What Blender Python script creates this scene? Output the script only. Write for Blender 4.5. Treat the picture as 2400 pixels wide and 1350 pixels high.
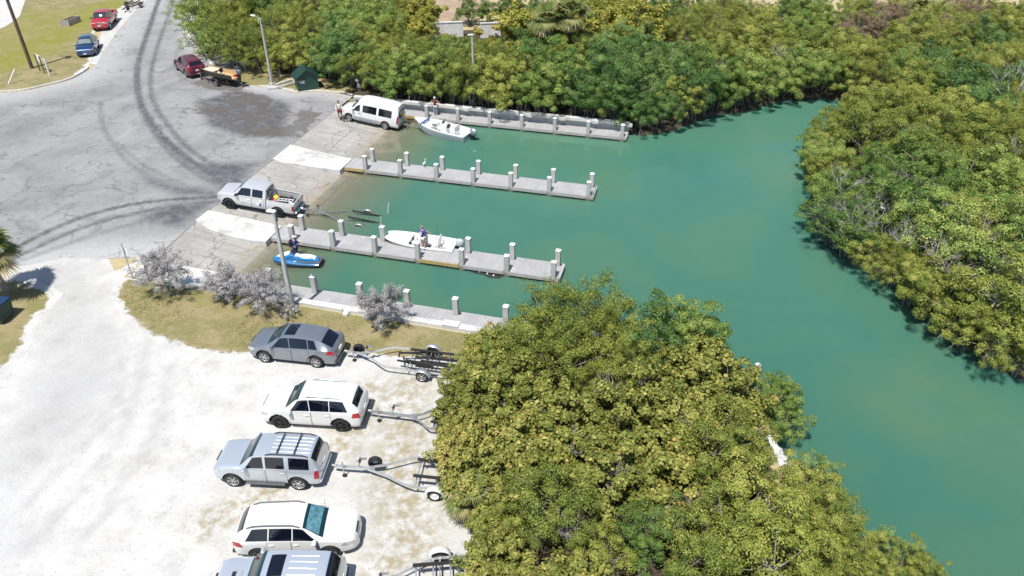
import bpy, bmesh, math, random
import numpy as np
from mathutils import Vector, Matrix, Euler, geometry

for o in list(bpy.data.objects):
    bpy.data.objects.remove(o)
SC = bpy.context.scene
COL = SC.collection
R = math.radians
random.seed(7)
rng = np.random.default_rng(11)

# ------------------------------------------------------------------ camera
FPX, PITCH, YAW, HCAM = 1761.0, R(34.1), R(-14.76), 25.96
cam_d = bpy.data.cameras.new('camera')
cam = bpy.data.objects.new('camera', cam_d)
COL.objects.link(cam)
cam.location = (0, 0, HCAM)
cam.rotation_euler = (math.pi / 2 - PITCH, 0, -YAW)
cam_d.sensor_width = 36.0
cam_d.sensor_fit = 'HORIZONTAL'
cam_d.lens = FPX / 2400.0 * 36.0
cam_d.clip_start = 0.5
cam_d.clip_end = 3000
SC.camera = cam

# ------------------------------------------------------------------ sky, sun, exposure
SUN_EL = R(66)
SUN_TO = Vector((-0.19 * math.cos(SUN_EL), -0.982 * math.cos(SUN_EL), math.sin(SUN_EL))).normalized()
world = bpy.data.worlds.new('World')
SC.world = world
world.use_nodes = True
wn = world.node_tree
for n in list(wn.nodes):
    wn.nodes.remove(n)
w_out = wn.nodes.new('ShaderNodeOutputWorld')
w_bg = wn.nodes.new('ShaderNodeBackground')
w_sky = wn.nodes.new('ShaderNodeTexSky')
w_sky.sky_type = 'NISHITA'
w_sky.sun_disc = False
w_sky.sun_elevation = SUN_EL
w_sky.sun_rotation = math.atan2(SUN_TO.x, SUN_TO.y)
w_sky.altitude = 5
w_sky.air_density = 1.0
w_sky.dust_density = 0.6
w_bg.inputs['Strength'].default_value = 0.095
wn.links.new(w_sky.outputs[0], w_bg.inputs[0])
wn.links.new(w_bg.outputs[0], w_out.inputs[0])
sun_d = bpy.data.lights.new('sun', 'SUN')
sun_d.energy = 4.3
sun_d.angle = R(0.53)
sun_d.color = (1.0, 0.965, 0.90)
sun = bpy.data.objects.new('sun', sun_d)
COL.objects.link(sun)
sun.location = SUN_TO * 200
sun.rotation_euler = (-SUN_TO).to_track_quat('-Z', 'Y').to_euler()
SC.view_settings.view_transform = 'Standard'
SC.view_settings.look = 'None'
SC.view_settings.gamma = 1.0
SC.view_settings.use_curve_mapping = False
SC.view_settings.exposure = 0.42
SC.render.engine = 'CYCLES'
SC.cycles.use_denoising = True
SC.cycles.max_bounces = 6
SC.cycles.diffuse_bounces = 2
SC.cycles.glossy_bounces = 3
SC.cycles.transmission_bounces = 4
SC.cycles.transparent_max_bounces = 8
SC.cycles.caustics_reflective = False
SC.cycles.caustics_refractive = False
SC.cycles.sample_clamp_indirect = 6.0

# ------------------------------------------------------------------ levels (metres above the water)
LOT, DECK = 0.75, 0.40
RAMP_X, RAMP_S = -32.65, 0.131          # top of the ramp, fall per metre towards +X

_fw = Vector((math.cos(PITCH) * math.sin(YAW), math.cos(PITCH) * math.cos(YAW), -math.sin(PITCH)))
_rt = Vector((math.cos(YAW), -math.sin(YAW), 0))
_up = _rt.cross(_fw)


def G(px, py, z=LOT):
    """photo pixel -> the point of the horizontal plane z that it shows"""
    d = _fw + _rt * ((px - 1200) / FPX) - _up * ((py - 675) / FPX)
    t = (z - HCAM) / d.z
    return Vector((d.x * t, d.y * t, z))


def ramp_z(x):
    return LOT - max(0.0, x - RAMP_X) * RAMP_S


def GR(px, py):
    """photo pixel -> point on the sloping ramp"""
    z = LOT
    for _ in range(12):
        p = G(px, py, z)
        z = ramp_z(p.x)
    return G(px, py, z)


# ------------------------------------------------------------------ objects
def tag(o, label=None, cat=None, group=None, kind=None):
    if label: o['label'] = label
    if cat: o['category'] = cat
    if group: o['group'] = group
    if kind: o['kind'] = kind
    return o


def thing(name, label, cat, loc=(0, 0, 0), rz=0.0, group=None, rot=None):
    o = bpy.data.objects.new(name, None)
    o.empty_display_size = 0.3
    COL.objects.link(o)
    o.location = loc
    o.rotation_euler = rot if rot is not None else (0, 0, rz)
    return tag(o, label, cat, group)


def link(name, me, parent=None):
    o = bpy.data.objects.new(name, me)
    COL.objects.link(o)
    if parent is not None:
        o.parent = parent
    return o


def copy_tree(o, parent=None):
    c = o.copy()
    COL.objects.link(c)
    if parent is not None:
        c.parent = parent
    for ch in list(o.children):
        copy_tree(ch, c)
    return c


class MB:
    """collects shapes and links them as ONE mesh object"""

    def __init__(s):
        s.v = []; s.f = []; s.m = []; s.sm = []

    def add(s, vs, fs, mi=0, smooth=False):
        o = len(s.v)
        s.v.extend([tuple(v) for v in vs])
        for f in fs:
            s.f.append(tuple(i + o for i in f)); s.m.append(mi); s.sm.append(smooth)
        return s

    def box(s, c, size, rz=0.0, mi=0, M=None, top=1.0, bevel=0.0):
        x, y, z = size[0] / 2, size[1] / 2, size[2] / 2
        if bevel > 0:
            b = min(bevel, x * .9, y * .9, z * .9)
            rings = []
            for zz, ins in ((-z, b), (-z + b, 0), (z - b, 0), (z, b)):
                xx, yy = x - ins, y - ins
                cc = b * .7 if ins == 0 else b * .3
                rings.append([(-xx + cc, -yy, zz), (xx - cc, -yy, zz), (xx, -yy + cc, zz), (xx, yy - cc, zz),
                              (xx - cc, yy, zz), (-xx + cc, yy, zz), (-xx, yy - cc, zz), (-xx, -yy + cc, zz)])
            vs = [p for r in rings for p in r]
            fs = []
            for k in range(3):
                for i in range(8):
                    j = (i + 1) % 8
                    fs.append((k * 8 + i, k * 8 + j, k * 8 + 8 + j, k * 8 + 8 + i))
            fs.append(tuple(range(7, -1, -1))); fs.append(tuple(range(24, 32)))
        else:
            vs = [(-x, -y, -z), (x, -y, -z), (x, y, -z), (-x, y, -z),
                  (-x * top, -y * top, z), (x * top, -y * top, z), (x * top, y * top, z), (-x * top, y * top, z)]
            fs = [(0, 3, 2, 1), (4, 5, 6, 7), (0, 1, 5, 4), (1, 2, 6, 5), (2, 3, 7, 6), (3, 0, 4, 7)]
        T = Matrix.Translation(Vector(c)) @ (M.to_4x4() if M is not None else Matrix.Rotation(rz, 4, 'Z'))
        return s.add([T @ Vector(v) for v in vs], fs, mi)

    def bar(s, p0, p1, w, h, mi=0, up=(0, 0, 1), bevel=0.0):
        p0, p1 = Vector(p0), Vector(p1)
        d = p1 - p0
        L = d.length
        if L < 1e-6: return s
        x = d / L
        u = Vector(up)
        if abs(x.dot(u)) > .98: u = Vector((0, 1, 0))
        y = u.cross(x).normalized(); z = x.cross(y)
        M = Matrix((x, y, z)).transposed()
        return s.box((p0 + p1) / 2, (L, w, h), M=M, mi=mi, bevel=bevel)

    def tube(s, pts, rad, n=8, mi=0, cap=True, smooth=True):
        pts = [Vector(p) for p in pts]
        if not hasattr(rad, '__len__'): rad = [rad] * len(pts)
        vs, fs = [], []
        prev = None
        for i, p in enumerate(pts):
            a = pts[max(0, i - 1)]; b = pts[min(len(pts) - 1, i + 1)]
            d = (b - a).normalized()
            if prev is None:
                u = Vector((0, 0, 1)) if abs(d.z) < .9 else Vector((1, 0, 0))
                x = d.cross(u).normalized()
            else:
                x = (prev - d * prev.dot(d)).normalized()
            prev = x
            y = d.cross(x)
            for k in range(n):
                t = 2 * math.pi * k / n
                vs.append(p + (x * math.cos(t) + y * math.sin(t)) * rad[i])
        for i in range(len(pts) - 1):
            for k in range(n):
                j = (k + 1) % n
                fs.append((i * n + k, i * n + j, (i + 1) * n + j, (i + 1) * n + k))
        s.add(vs, fs, mi, smooth)
        if cap:
            s.add(vs[:n], [tuple(range(n - 1, -1, -1))], mi)
            s.add(vs[-n:], [tuple(range(n))], mi)
        return s

    def lathe(s, prof, n=20, M=None, mi=0, smooth=True):
        """prof: (radius, height) pairs about local Z"""
        vs, fs = [], []
        for r, z in prof:
            for k in range(n):
                t = 2 * math.pi * k / n
                vs.append(Vector((r * math.cos(t), r * math.sin(t), z)))
        for i in range(len(prof) - 1):
            for k in range(n):
                j = (k + 1) % n
                fs.append((i * n + k, i * n + j, (i + 1) * n + j, (i + 1) * n + k))
        if M is not None: vs = [M @ v for v in vs]
        return s.add(vs, fs, mi, smooth)

    def loft(s, secs, mi=0, closed=True, caps=True, smooth=True):
        n = len(secs[0])
        vs = [p for q in secs for p in q]
        fs = []
        for i in range(len(secs) - 1):
            for k in range(n if closed else n - 1):
                j = (k + 1) % n
                fs.append((i * n + k, i * n + j, (i + 1) * n + j, (i + 1) * n + k))
        s.add(vs, fs, mi, smooth)
        if caps and closed:
            s.add(secs[0], [tuple(range(n - 1, -1, -1))], mi)
            s.add(secs[-1], [tuple(range(n))], mi)
        return s

    def prism(s, poly, z0, z1, mi=0):
        n = len(poly)
        vs = [(p[0], p[1], z0) for p in poly] + [(p[0], p[1], z1) for p in poly]
        fs = [tuple(range(n - 1, -1, -1)), tuple(range(n, 2 * n))]
        for i in range(n):
            j = (i + 1) % n
            fs.append((i, j, n + j, n + i))
        return s.add(vs, fs, mi)

    def sphere(s, c, r, n=10, mi=0, sq=(1, 1, 1)):
        prof = [(max(1e-4, math.sin(math.pi * i / n)) * r, -math.cos(math.pi * i / n) * r) for i in range(n + 1)]
        return s.lathe(prof, n + 2, Matrix.Translation(Vector(c)) @ Matrix.Diagonal((*sq, 1)), mi)

    def mesh(s, name, mats):
        me = bpy.data.meshes.new(name)
        me.from_pydata(s.v, [], s.f)
        for m in (mats if isinstance(mats, (list, tuple)) else [mats]):
            me.materials.append(m)
        me.polygons.foreach_set('material_index', s.m)
        me.polygons.foreach_set('use_smooth', s.sm)
        me.update()
        return me

    def build(s, name, mats, parent=None, sharp=None):
        me = s.mesh(name, mats)
        if sharp:
            me.set_sharp_from_angle(angle=R(sharp))
        return link(name, me, parent)


def np_mesh(name, verts, faces, mat, attr=None, smooth=False):
    """fast mesh from numpy arrays; faces is (m,k)"""
    me = bpy.data.meshes.new(name)
    nv, (nf, k) = len(verts), faces.shape
    me.vertices.add(nv)
    me.vertices.foreach_set('co', np.ascontiguousarray(verts, np.float32).ravel())
    me.loops.add(nf * k)
    me.loops.foreach_set('vertex_index', np.ascontiguousarray(faces, np.int32).ravel())
    me.polygons.add(nf)
    me.polygons.foreach_set('loop_start', np.arange(0, nf * k, k, dtype=np.int32))
    if smooth:
        me.polygons.foreach_set('use_smooth', np.ones(nf, bool))
    for nm, a in (attr or {}).items():
        at = me.attributes.new(nm, 'FLOAT', 'POINT')
        at.data.foreach_set('value', np.ascontiguousarray(a, np.float32))
    me.materials.append(mat)
    me.update(calc_edges=True)
    me.validate()
    return me


# ------------------------------------------------------------------ materials
class NT:
    def __init__(s, name):
        s.mat = bpy.data.materials.new(name)
        s.mat.use_nodes = True
        s.t = s.mat.node_tree
        for n in list(s.t.nodes): s.t.nodes.remove(n)
        s.out = s.t.nodes.new('ShaderNodeOutputMaterial')

    def n(s, typ, **kw):
        nd = s.t.nodes.new(typ)
        for k, v in kw.items(): setattr(nd, k, v)
        return nd

    def set(s, sock, v):
        if hasattr(v, 'is_output') or hasattr(v, 'links') and hasattr(v, 'node'):
            s.t.links.new(v, sock)
        elif isinstance(v, (tuple, list)) and len(v) == 3 and sock.type == 'RGBA':
            sock.default_value = (*v, 1)
        else:
            sock.default_value = v

    def coord(s, kind='Object'):
        return s.n('ShaderNodeTexCoord').outputs[kind]

    def pos(s):
        return s.n('ShaderNodeNewGeometry').outputs['Position']

    def noise(s, vec, scale, detail=4, rough=.55, dist=0.0):
        nd = s.n('ShaderNodeTexNoise')
        s.set(nd.inputs['Vector'], vec)
        nd.inputs['Scale'].default_value = scale
        nd.inputs['Detail'].default_value = detail
        nd.inputs['Roughness'].default_value = rough
        nd.inputs['Distortion'].default_value = dist
        return nd.outputs['Fac']

    def ramp(s, fac, stops, interp='LINEAR'):
        nd = s.n('ShaderNodeValToRGB')
        nd.color_ramp.interpolation = interp
        e = nd.color_ramp.elements
        while len(e) < len(stops): e.new(.5)
        for el, (p, c) in zip(e, stops):
            el.position = p
            el.color = (c, c, c, 1) if not hasattr(c, '__len__') else (*c, 1)
        s.set(nd.inputs[0], fac)
        return nd.outputs[0]

    def mix(s, fac, a, b, blend='MIX'):
        nd = s.n('ShaderNodeMix', data_type='RGBA', blend_type=blend)
        s.set(nd.inputs[0], fac); s.set(nd.inputs[6], a); s.set(nd.inputs[7], b)
        return nd.outputs[2]

    def math(s, op, a, b=None, c=None, clamp=False):
        nd = s.n('ShaderNodeMath', operation=op, use_clamp=clamp)
        s.set(nd.inputs[0], a)
        if b is not None: s.set(nd.inputs[1], b)
        if c is not None: s.set(nd.inputs[2], c)
        return nd.outputs[0]

    def attr(s, name):
        return s.n('ShaderNodeAttribute', attribute_name=name).outputs['Fac']

    def bump(s, h, strength=.3, dist=.02):
        nd = s.n('ShaderNodeBump')
        nd.inputs['Strength'].default_value = strength
        nd.inputs['Distance'].default_value = dist
        s.set(nd.inputs['Height'], h)
        return nd.outputs[0]

    def pr(s, color, rough=.6, metal=0.0, spec=.5, normal=None, coat=0.0, coat_rough=.05, alpha=None, finish=True, **kw):
        nd = s.n('ShaderNodeBsdfPrincipled')
        s.set(nd.inputs['Base Color'], color)
        s.set(nd.inputs['Roughness'], rough)
        s.set(nd.inputs['Metallic'], metal)
        s.set(nd.inputs['Specular IOR Level'], spec)
        if normal is not None: s.set(nd.inputs['Normal'], normal)
        if coat:
            nd.inputs['Coat Weight'].default_value = coat
            nd.inputs['Coat Roughness'].default_value = coat_rough
        if alpha is not None: s.set(nd.inputs['Alpha'], alpha)
        for k, v in kw.items():
            s.set(nd.inputs[k], v)
        if finish: s.t.links.new(nd.outputs[0], s.out.inputs[0])
        return nd.outputs[0]


def simple(name, col, rough=.6, metal=0.0, var=.12, scale=3.0, bump=0.0, spec=.5, coat=0.0, bscale=None, dirt=None):
    """one colour with gentle wear: a noise that lightens and darkens it a little"""
    t = NT(name)
    c = t.coord()
    nz = t.noise(c, scale, 5)
    lo = tuple(max(0, k * (1 - var * 1.3)) for k in col)
    hi = tuple(min(1, k * (1 + var)) for k in col)
    colr = t.ramp(nz, [(.3, lo), (.7, hi)])
    if dirt:  # second colour in blotches; the garden wall uses it for painted leaf shadow
        colr = t.mix(t.ramp(t.noise(c, scale * .6, 6, .7), [(.52, 0), (.68, 1)]), colr, dirt)
    nrm = t.bump(t.noise(c, bscale or scale * 8, 3), bump, .01) if bump else None
    t.pr(colr, rough, metal, spec, nrm, coat)
    return t.mat
# ------------------------------------------------------------------ shared materials
M = {}
M['white_concrete'] = simple('white_concrete', (.58, .575, .55), .85, var=.12, scale=1.2, bump=.25, bscale=30, dirt=(.38, .37, .35))
t = NT('piling_concrete')
p = t.pos()
c = t.ramp(t.noise(p, 1.6, 6, .65), [(.3, (.40, .395, .375)), (.7, (.50, .495, .475))])
c = t.mix(t.ramp(t.noise(p, 4, 6, .7), [(.56, 0), (.70, .6)]), c, (.30, .285, .26))
sx = t.n('ShaderNodeSeparateXYZ'); t.set(sx.inputs[0], p)
tide = t.ramp(t.math('ADD', sx.outputs[2], t.math('MULTIPLY', t.math('SUBTRACT', t.noise(p, 6, 4), .5), .25)), [(.14, 1), (.34, 0)])
c = t.mix(t.math('MULTIPLY', tide, .75), c, (.16, .125, .075))
t.pr(c, .85, 0, .3, t.bump(t.noise(p, 18, 4), .3, .01))
M['piling'] = t.mat
M['weather_wood'] = simple('weathered_timber', (.42, .40, .39), .85, var=.10, scale=2.5, bump=.2, bscale=20)
M['tan_wood'] = simple('new_timber', (.45, .33, .14), .8, var=.15, scale=4)
M['dark_wood'] = simple('old_brown_timber', (.11, .085, .06), .85, var=.25, scale=2.5, bump=.3)
M['galv'] = simple('galvanised_steel', (.50, .52, .53), .42, .75, var=.15, scale=4)
M['alu'] = simple('aluminium', (.70, .71, .72), .35, .7, var=.08, scale=4)
M['rubber'] = simple('black_rubber', (.018, .018, .02), .75, var=.25, scale=6)
M['black_plastic'] = simple('black_plastic', (.02, .02, .022), .5, var=.2, scale=5)
M['grey_plastic'] = simple('grey_plastic', (.10, .10, .105), .55, var=.15, scale=5)
M['carpet_black'] = simple('bunk_carpet', (.022, .021, .022), .95, var=.3, scale=9)
M['white_gel'] = simple('white_gelcoat', (.78, .78, .76), .25, var=.03, scale=2, coat=.3)
M['white_paint'] = simple('white_paint', (.72, .72, .70), .5, var=.05, scale=3)
M['chrome'] = simple('chrome', (.75, .76, .78), .12, 1.0, var=.03)
M['rim_alloy'] = simple('alloy_rim', (.55, .56, .58), .28, .85, var=.05)
M['rim_black'] = simple('black_rim', (.02, .02, .022), .3, .2, var=.1)
M['red_lens'] = simple('red_lens', (.42, .012, .02), .15, var=.1, coat=.5)
M['clear_lens'] = simple('clear_lens', (.55, .57, .58), .08, .3, var=.1, coat=.6)
M['amber_lens'] = simple('amber_lens', (.6, .2, .03), .15, var=.1, coat=.5)
M['mirror_shade'] = simple('foil_sunshade', (.20, .45, .50), .3, .5, var=.35, scale=7)
M['blue_vinyl'] = simple('blue_vinyl', (.03, .07, .32), .6, var=.1)
M['skin'] = simple('skin', (.52, .30, .21), .55, var=.06, scale=8)
M['hair_dark'] = simple('dark_hair', (.03, .022, .018), .6, var=.2, scale=20)
M['red_cloth'] = simple('dark_red_cloth', (.16, .02, .025), .85, var=.15, scale=9)
M['pale_cloth'] = simple('pale_cloth', (.66, .66, .64), .9, var=.08, scale=9)
M['paleblue_cloth'] = simple('faded_denim', (.42, .50, .60), .9, var=.12, scale=9)
M['purple_cloth'] = simple('violet_blue_cloth', (.06, .05, .36), .85, var=.2, scale=6)
M['navy_cloth'] = simple('navy_patterned_cloth', (.02, .05, .22), .85, var=.6, scale=14)
M['black_cloth'] = simple('black_cloth', (.015, .016, .025), .85, var=.2, scale=9)
M['green_metal'] = simple('dark_green_paint', (.012, .055, .042), .45, var=.12, scale=2)
M['green_roof'] = simple('green_glazed_roof', (.03, .075, .07), .25, .2, var=.2, scale=2)
M['dumpster_blue'] = simple('blue_plastic_lid', (.012, .04, .11), .5, var=.15)  # lid colour darkened to stand for the palm's shade
M['dumpster_green'] = simple('green_steel_bin', (.02, .06, .045), .6, var=.25)
M['rust'] = simple('rusty_iron', (.22, .075, .03), .85, var=.35, scale=5, bump=.3)
M['yellow'] = simple('yellow_plastic', (.70, .52, .06), .5)
M['red_plastic'] = simple('red_plastic', (.50, .025, .03), .45)
M['feather'] = simple('white_feathers', (.80, .80, .78), .8, var=.04)
M['bark'] = simple('grey_bark', (.27, .245, .215), .95, var=.3, scale=5, bump=.4)
M['dead_wood'] = simple('bleached_dead_wood', (.36, .34, .32), .9, var=.2, scale=6)
M['rock'] = simple('pale_limestone', (.60, .59, .56), .9, var=.2, scale=2, bump=.5, bscale=7)


def glass_mat(name, col=(.004, .006, .012), rough=.03):
    t = NT(name)
    t.pr(col, rough, 0, .6, coat=.6, coat_rough=.02)
    return t.mat


M['glass'] = glass_mat('tinted_glass')
M['glass_blue'] = glass_mat('windscreen_glass', (.006, .030, .040), .03)
M['glass_clear'] = simple('smoked_acrylic', (.20, .22, .23), .12, var=.1)


def paint(name, col, metal=0.0, rough=.28):
    t = NT(name)
    c = t.coord()
    dust = t.ramp(t.noise(c, 1.4, 5, .6), [(.45, 0), (.75, .10)])
    t.pr(t.mix(dust, col, (.55, .53, .49)), rough, metal, .5, coat=1.0, coat_rough=.04)
    return t.mat


M['p_grey'] = paint('grey_metallic_paint', (.245, .27, .305), .55, .32)  # blue tint painted in to stand for the sky's reflection
M['p_white'] = paint('white_car_paint', (.74, .74, .73), 0, .3)
M['p_silver'] = paint('silver_metallic_paint', (.58, .625, .68), .5, .31)  # bluish cast is reflected sky put into the paint colour
M['p_silver2'] = paint('pale_silver_metallic_paint', (.60, .645, .71), .5, .31)  # sky reflection tinted into this silver as well
M['p_titan'] = paint('pale_grey_metallic_paint', (.66, .665, .67), .35, .33)
M['p_red'] = paint('bright_red_paint', (.42, .010, .022), 0, .3)
M['p_maroon'] = paint('dark_maroon_metallic_paint', (.13, .006, .022), .2, .3)
M['p_blue'] = paint('navy_metallic_paint', (.012, .045, .13), .3, .28)
M['p_skiblue'] = paint('bright_blue_gelcoat', (.01, .17, .42), 0, .25)
M['p_dark'] = paint('black_gloss_paint', (.012, .012, .03), 0, .25)


# ---------------------------- ground materials
def sand_nodes(t, p):
    big = t.noise(p, .16, 5, .6, .6)
    mid = t.noise(p, .9, 6, .65)
    fine = t.noise(p, 7.0, 6, .7)
    c = t.ramp(mid, [(.25, (.385, .372, .352)), (.40, (.50, .488, .466)), (.60, (.59, .578, .552))])
    c = t.mix(t.ramp(big, [(.40, 0), (.66, .55)]), c, (.47, .466, .46))
    tan = t.noise(p, .42, 7, .7)
    c = t.mix(t.math('MULTIPLY', t.ramp(tan, [(.60, 0), (.72, .6)]), t.ramp(fine, [(.35, .2), (.65, 1)])), c, (.36, .32, .24))
    c = t.mix(t.ramp(fine, [(.30, .75), (.43, 0)]), c, (.28, .27, .255))
    c = t.mix(t.ramp(t.noise(p, 2.6, 6, .75), [(.30, .5), (.42, 0)]), c, (.40, .39, .38))
    return c, fine, mid


t = NT('white_marl_sand')
p = t.pos()
c, fine, mid = sand_nodes(t, p)
trk = t.attr('track')
c = t.mix(t.math('MULTIPLY', trk, t.ramp(fine, [(.3, .5), (.6, 1)])), c, (.31, .305, .30))
tan_a = t.attr('tan')
c = t.mix(t.math('MULTIPLY', tan_a, t.ramp(t.noise(p, 2.2, 6, .7), [(.40, 0), (.60, 1)])), c, (.33, .285, .19))
t.pr(c, .95, 0, .2, t.bump(t.math('ADD', mid, fine), .7, .05))
M['sand'] = t.mat

t = NT('dry_lawn')
p = t.pos()
sc_, fine, mid = sand_nodes(t, p)
g1 = t.noise(p, .7, 6, .65)
g2 = t.noise(p, 9, 6, .75)
gc = t.ramp(g1, [(.25, (.33, .265, .165)), (.45, (.30, .25, .135)), (.58, (.215, .20, .085)), (.78, (.34, .29, .175))])
gc = t.mix(t.ramp(g2, [(.30, .65), (.50, 0)]), gc, (.12, .105, .045))
gc = t.mix(t.ramp(g2, [(.62, 0), (.78, .6)]), gc, (.46, .40, .24))
gc = t.mix(t.math('MULTIPLY', t.attr('green'), t.ramp(g1, [(.3, .5), (.6, 1)])), gc, (.215, .215, .045))
e = t.math('ADD', t.attr('edge'), t.math('MULTIPLY', t.math('SUBTRACT', t.noise(p, 1.6, 7, .72), .5), 1.7))
m_ = t.ramp(e, [(.30, 0), (.52, 1)])
t.pr(t.mix(m_, sc_, gc), .95, 0, .15, t.bump(g2, .7, .04))
M['lawn'] = t.mat

t = NT('sun_bleached_asphalt')
p = t.pos()
n1 = t.noise(p, .22, 5, .6, .5)
n2 = t.noise(p, 2.6, 6, .7)
n3 = t.noise(p, 16, 4, .7)
c = t.ramp(n1, [(.28, (.195, .193, .194)), (.5, (.275, .272, .270)), (.72, (.335, .331, .325))])
c = t.mix(t.ramp(n2, [(.30, .40), (.55, 0)]), c, (.20, .20, .21))
c = t.mix(t.ramp(n2, [(.60, 0), (.78, .45)]), c, (.38, .377, .373))
c = t.mix(t.ramp(n3, [(.34, .30), (.48, 0)]), c, (.18, .18, .185))
c = t.mix(t.math('MULTIPLY', t.attr('dust'), t.ramp(n2, [(.25, .55), (.6, 1)])), c, (.42, .416, .41))
vd = t.n('ShaderNodeVectorMath', operation='ADD')
nv = t.n('ShaderNodeTexNoise'); nv.inputs['Scale'].default_value = .8; nv.inputs['Detail'].default_value = 5
t.set(nv.inputs['Vector'], p)
sc3 = t.n('ShaderNodeVectorMath', operation='SCALE'); sc3.inputs['Scale'].default_value = 1.9
t.set(sc3.inputs[0], nv.outputs['Color'])
t.set(vd.inputs[0], p); t.set(vd.inputs[1], sc3.outputs[0])


def cracks(t, vec, scale, w):
    vo = t.n('ShaderNodeTexVoronoi', feature='DISTANCE_TO_EDGE')
    vo.inputs['Scale'].default_value = scale
    t.set(vo.inputs['Vector'], vec)
    return t.ramp(vo.outputs['Distance'], [(0, 1), (w, 0)])


ck = t.math('MULTIPLY', cracks(t, vd.outputs[0], .24, .016), t.ramp(t.noise(p, .40, 4, .6), [(.42, 0), (.52, 1)]))
ck2 = t.math('MULTIPLY', cracks(t, vd.outputs[0], .58, .026), t.ramp(t.noise(p, .20, 4, .6), [(.50, 0), (.60, .8)]))
ckk = t.math('MAXIMUM', ck, ck2)
blot = t.math('MULTIPLY', t.ramp(t.noise(p, .42, 7, .72, 1.2), [(.55, 0), (.64, .55)]), t.ramp(t.attr('dust'), [(0, 1), (.5, 0)]))
c = t.mix(blot, c, (.15, .148, .15))
tn = t.noise(p, 1.3, 7, .72, .4)
c = t.mix(t.math('MULTIPLY', t.attr('tyre'), t.ramp(tn, [(.30, .35), (.56, 1)])), c, (.088, .088, .10))
wet = t.ramp(t.math('ADD', t.attr('wet'), t.math('MULTIPLY', t.math('SUBTRACT', t.noise(p, .75, 7, .72, 1.0), .5), 3.2)), [(.42, 0), (.60, 1)])
c = t.mix(t.math('MULTIPLY', wet, .72), c, (.105, .092, .078))
c = t.mix(t.math('MULTIPLY', ckk, .75), c, (.11, .11, .11))
t.pr(c, .9, 0, .3, t.bump(t.math('SUBTRACT', n3, ckk), .35, .015))
M['asphalt'] = t.mat

t = NT('ramp_concrete')
p = t.pos()
n1 = t.noise(p, .5, 5, .6)
n2 = t.noise(p, 3.2, 6, .7)
c = t.ramp(n1, [(.28, (.275, .262, .242)), (.5, (.37, .357, .333)), (.72, (.46, .446, .42))])
c = t.mix(t.ramp(n2, [(.30, .5), (.52, 0)]), c, (.25, .225, .18))
sx = t.n('ShaderNodeSeparateXYZ'); t.set(sx.inputs[0], p)
mp = t.n('ShaderNodeCombineXYZ')
t.set(mp.inputs[0], t.math('MULTIPLY', sx.outputs[0], .25)); t.set(mp.inputs[1], t.math('MULTIPLY', sx.outputs[1], 3.0))
st = t.noise(mp.outputs[0], 1.0, 5, .65)
c = t.mix(t.ramp(st, [(.36, .65), (.54, 0)]), c, (.27, .255, .23))
vd = t.n('ShaderNodeVectorMath', operation='ADD')
nv = t.n('ShaderNodeTexNoise'); nv.inputs['Scale'].default_value = 1.1; nv.inputs['Detail'].default_value = 5
t.set(nv.inputs['Vector'], p)
sc3 = t.n('ShaderNodeVectorMath', operation='SCALE'); sc3.inputs['Scale'].default_value = 1.3
t.set(sc3.inputs[0], nv.outputs['Color'])
t.set(vd.inputs[0], p); t.set(vd.inputs[1], sc3.outputs[0])
ck = t.math('MULTIPLY', cracks(t, vd.outputs[0], .36, .018), t.ramp(t.noise(p, .5, 3), [(.40, 0), (.50, 1)]))
c = t.mix(t.math('MULTIPLY', ck, .8), c, (.09, .08, .07))
# rust-brown algae band round the water line, from the height on the slope
alg = t.ramp(sx.outputs[2], [(0, 1), (.22, 0)])
alg = t.math('MULTIPLY', alg, t.ramp(n1, [(.40, .25), (.62, 1)]))
c = t.mix(t.math('MULTIPLY', alg, .6), c, (.27, .19, .11))
t.pr(c, .85, 0, .35, t.bump(n2, .35, .02))
M['ramp'] = t.mat

t = NT('mangrove_mud')
p = t.pos()
t.pr(t.ramp(t.noise(p, 1.2, 6, .7), [(.3, (.05, .042, .03)), (.6, (.11, .09, .06)), (.8, (.19, .165, .12))]), .9, 0, .3, t.bump(t.noise(p, 5, 5), .6, .06))
M['mud'] = t.mat

t = NT('leaf_litter_floor')
p = t.pos()
t.pr(t.mix(t.ramp(t.noise(p, 9, 5, .75), [(.5, 0), (.66, .7)]), t.ramp(t.noise(p, 1.5, 6, .7), [(.3, (.04, .032, .024)), (.6, (.08, .062, .045)), (.8, (.14, .115, .085))]), (.19, .145, .09)), .95, 0, .2, t.bump(t.noise(p, 9, 5), .6, .05))
M['litter'] = t.mat

t = NT('dry_grass_field')
p = t.pos()
g = t.noise(p, .35, 6, .65)
t.pr(t.mix(t.ramp(t.noise(p, 4, 6, .7), [(.35, .45), (.6, 0)]), t.ramp(g, [(.3, (.42, .33, .20)), (.5, (.50, .41, .26)), (.7, (.36, .32, .12))]), (.24, .19, .09)), .95, 0, .15, t.bump(g, .4, .05))
M['field'] = t.mat

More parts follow.
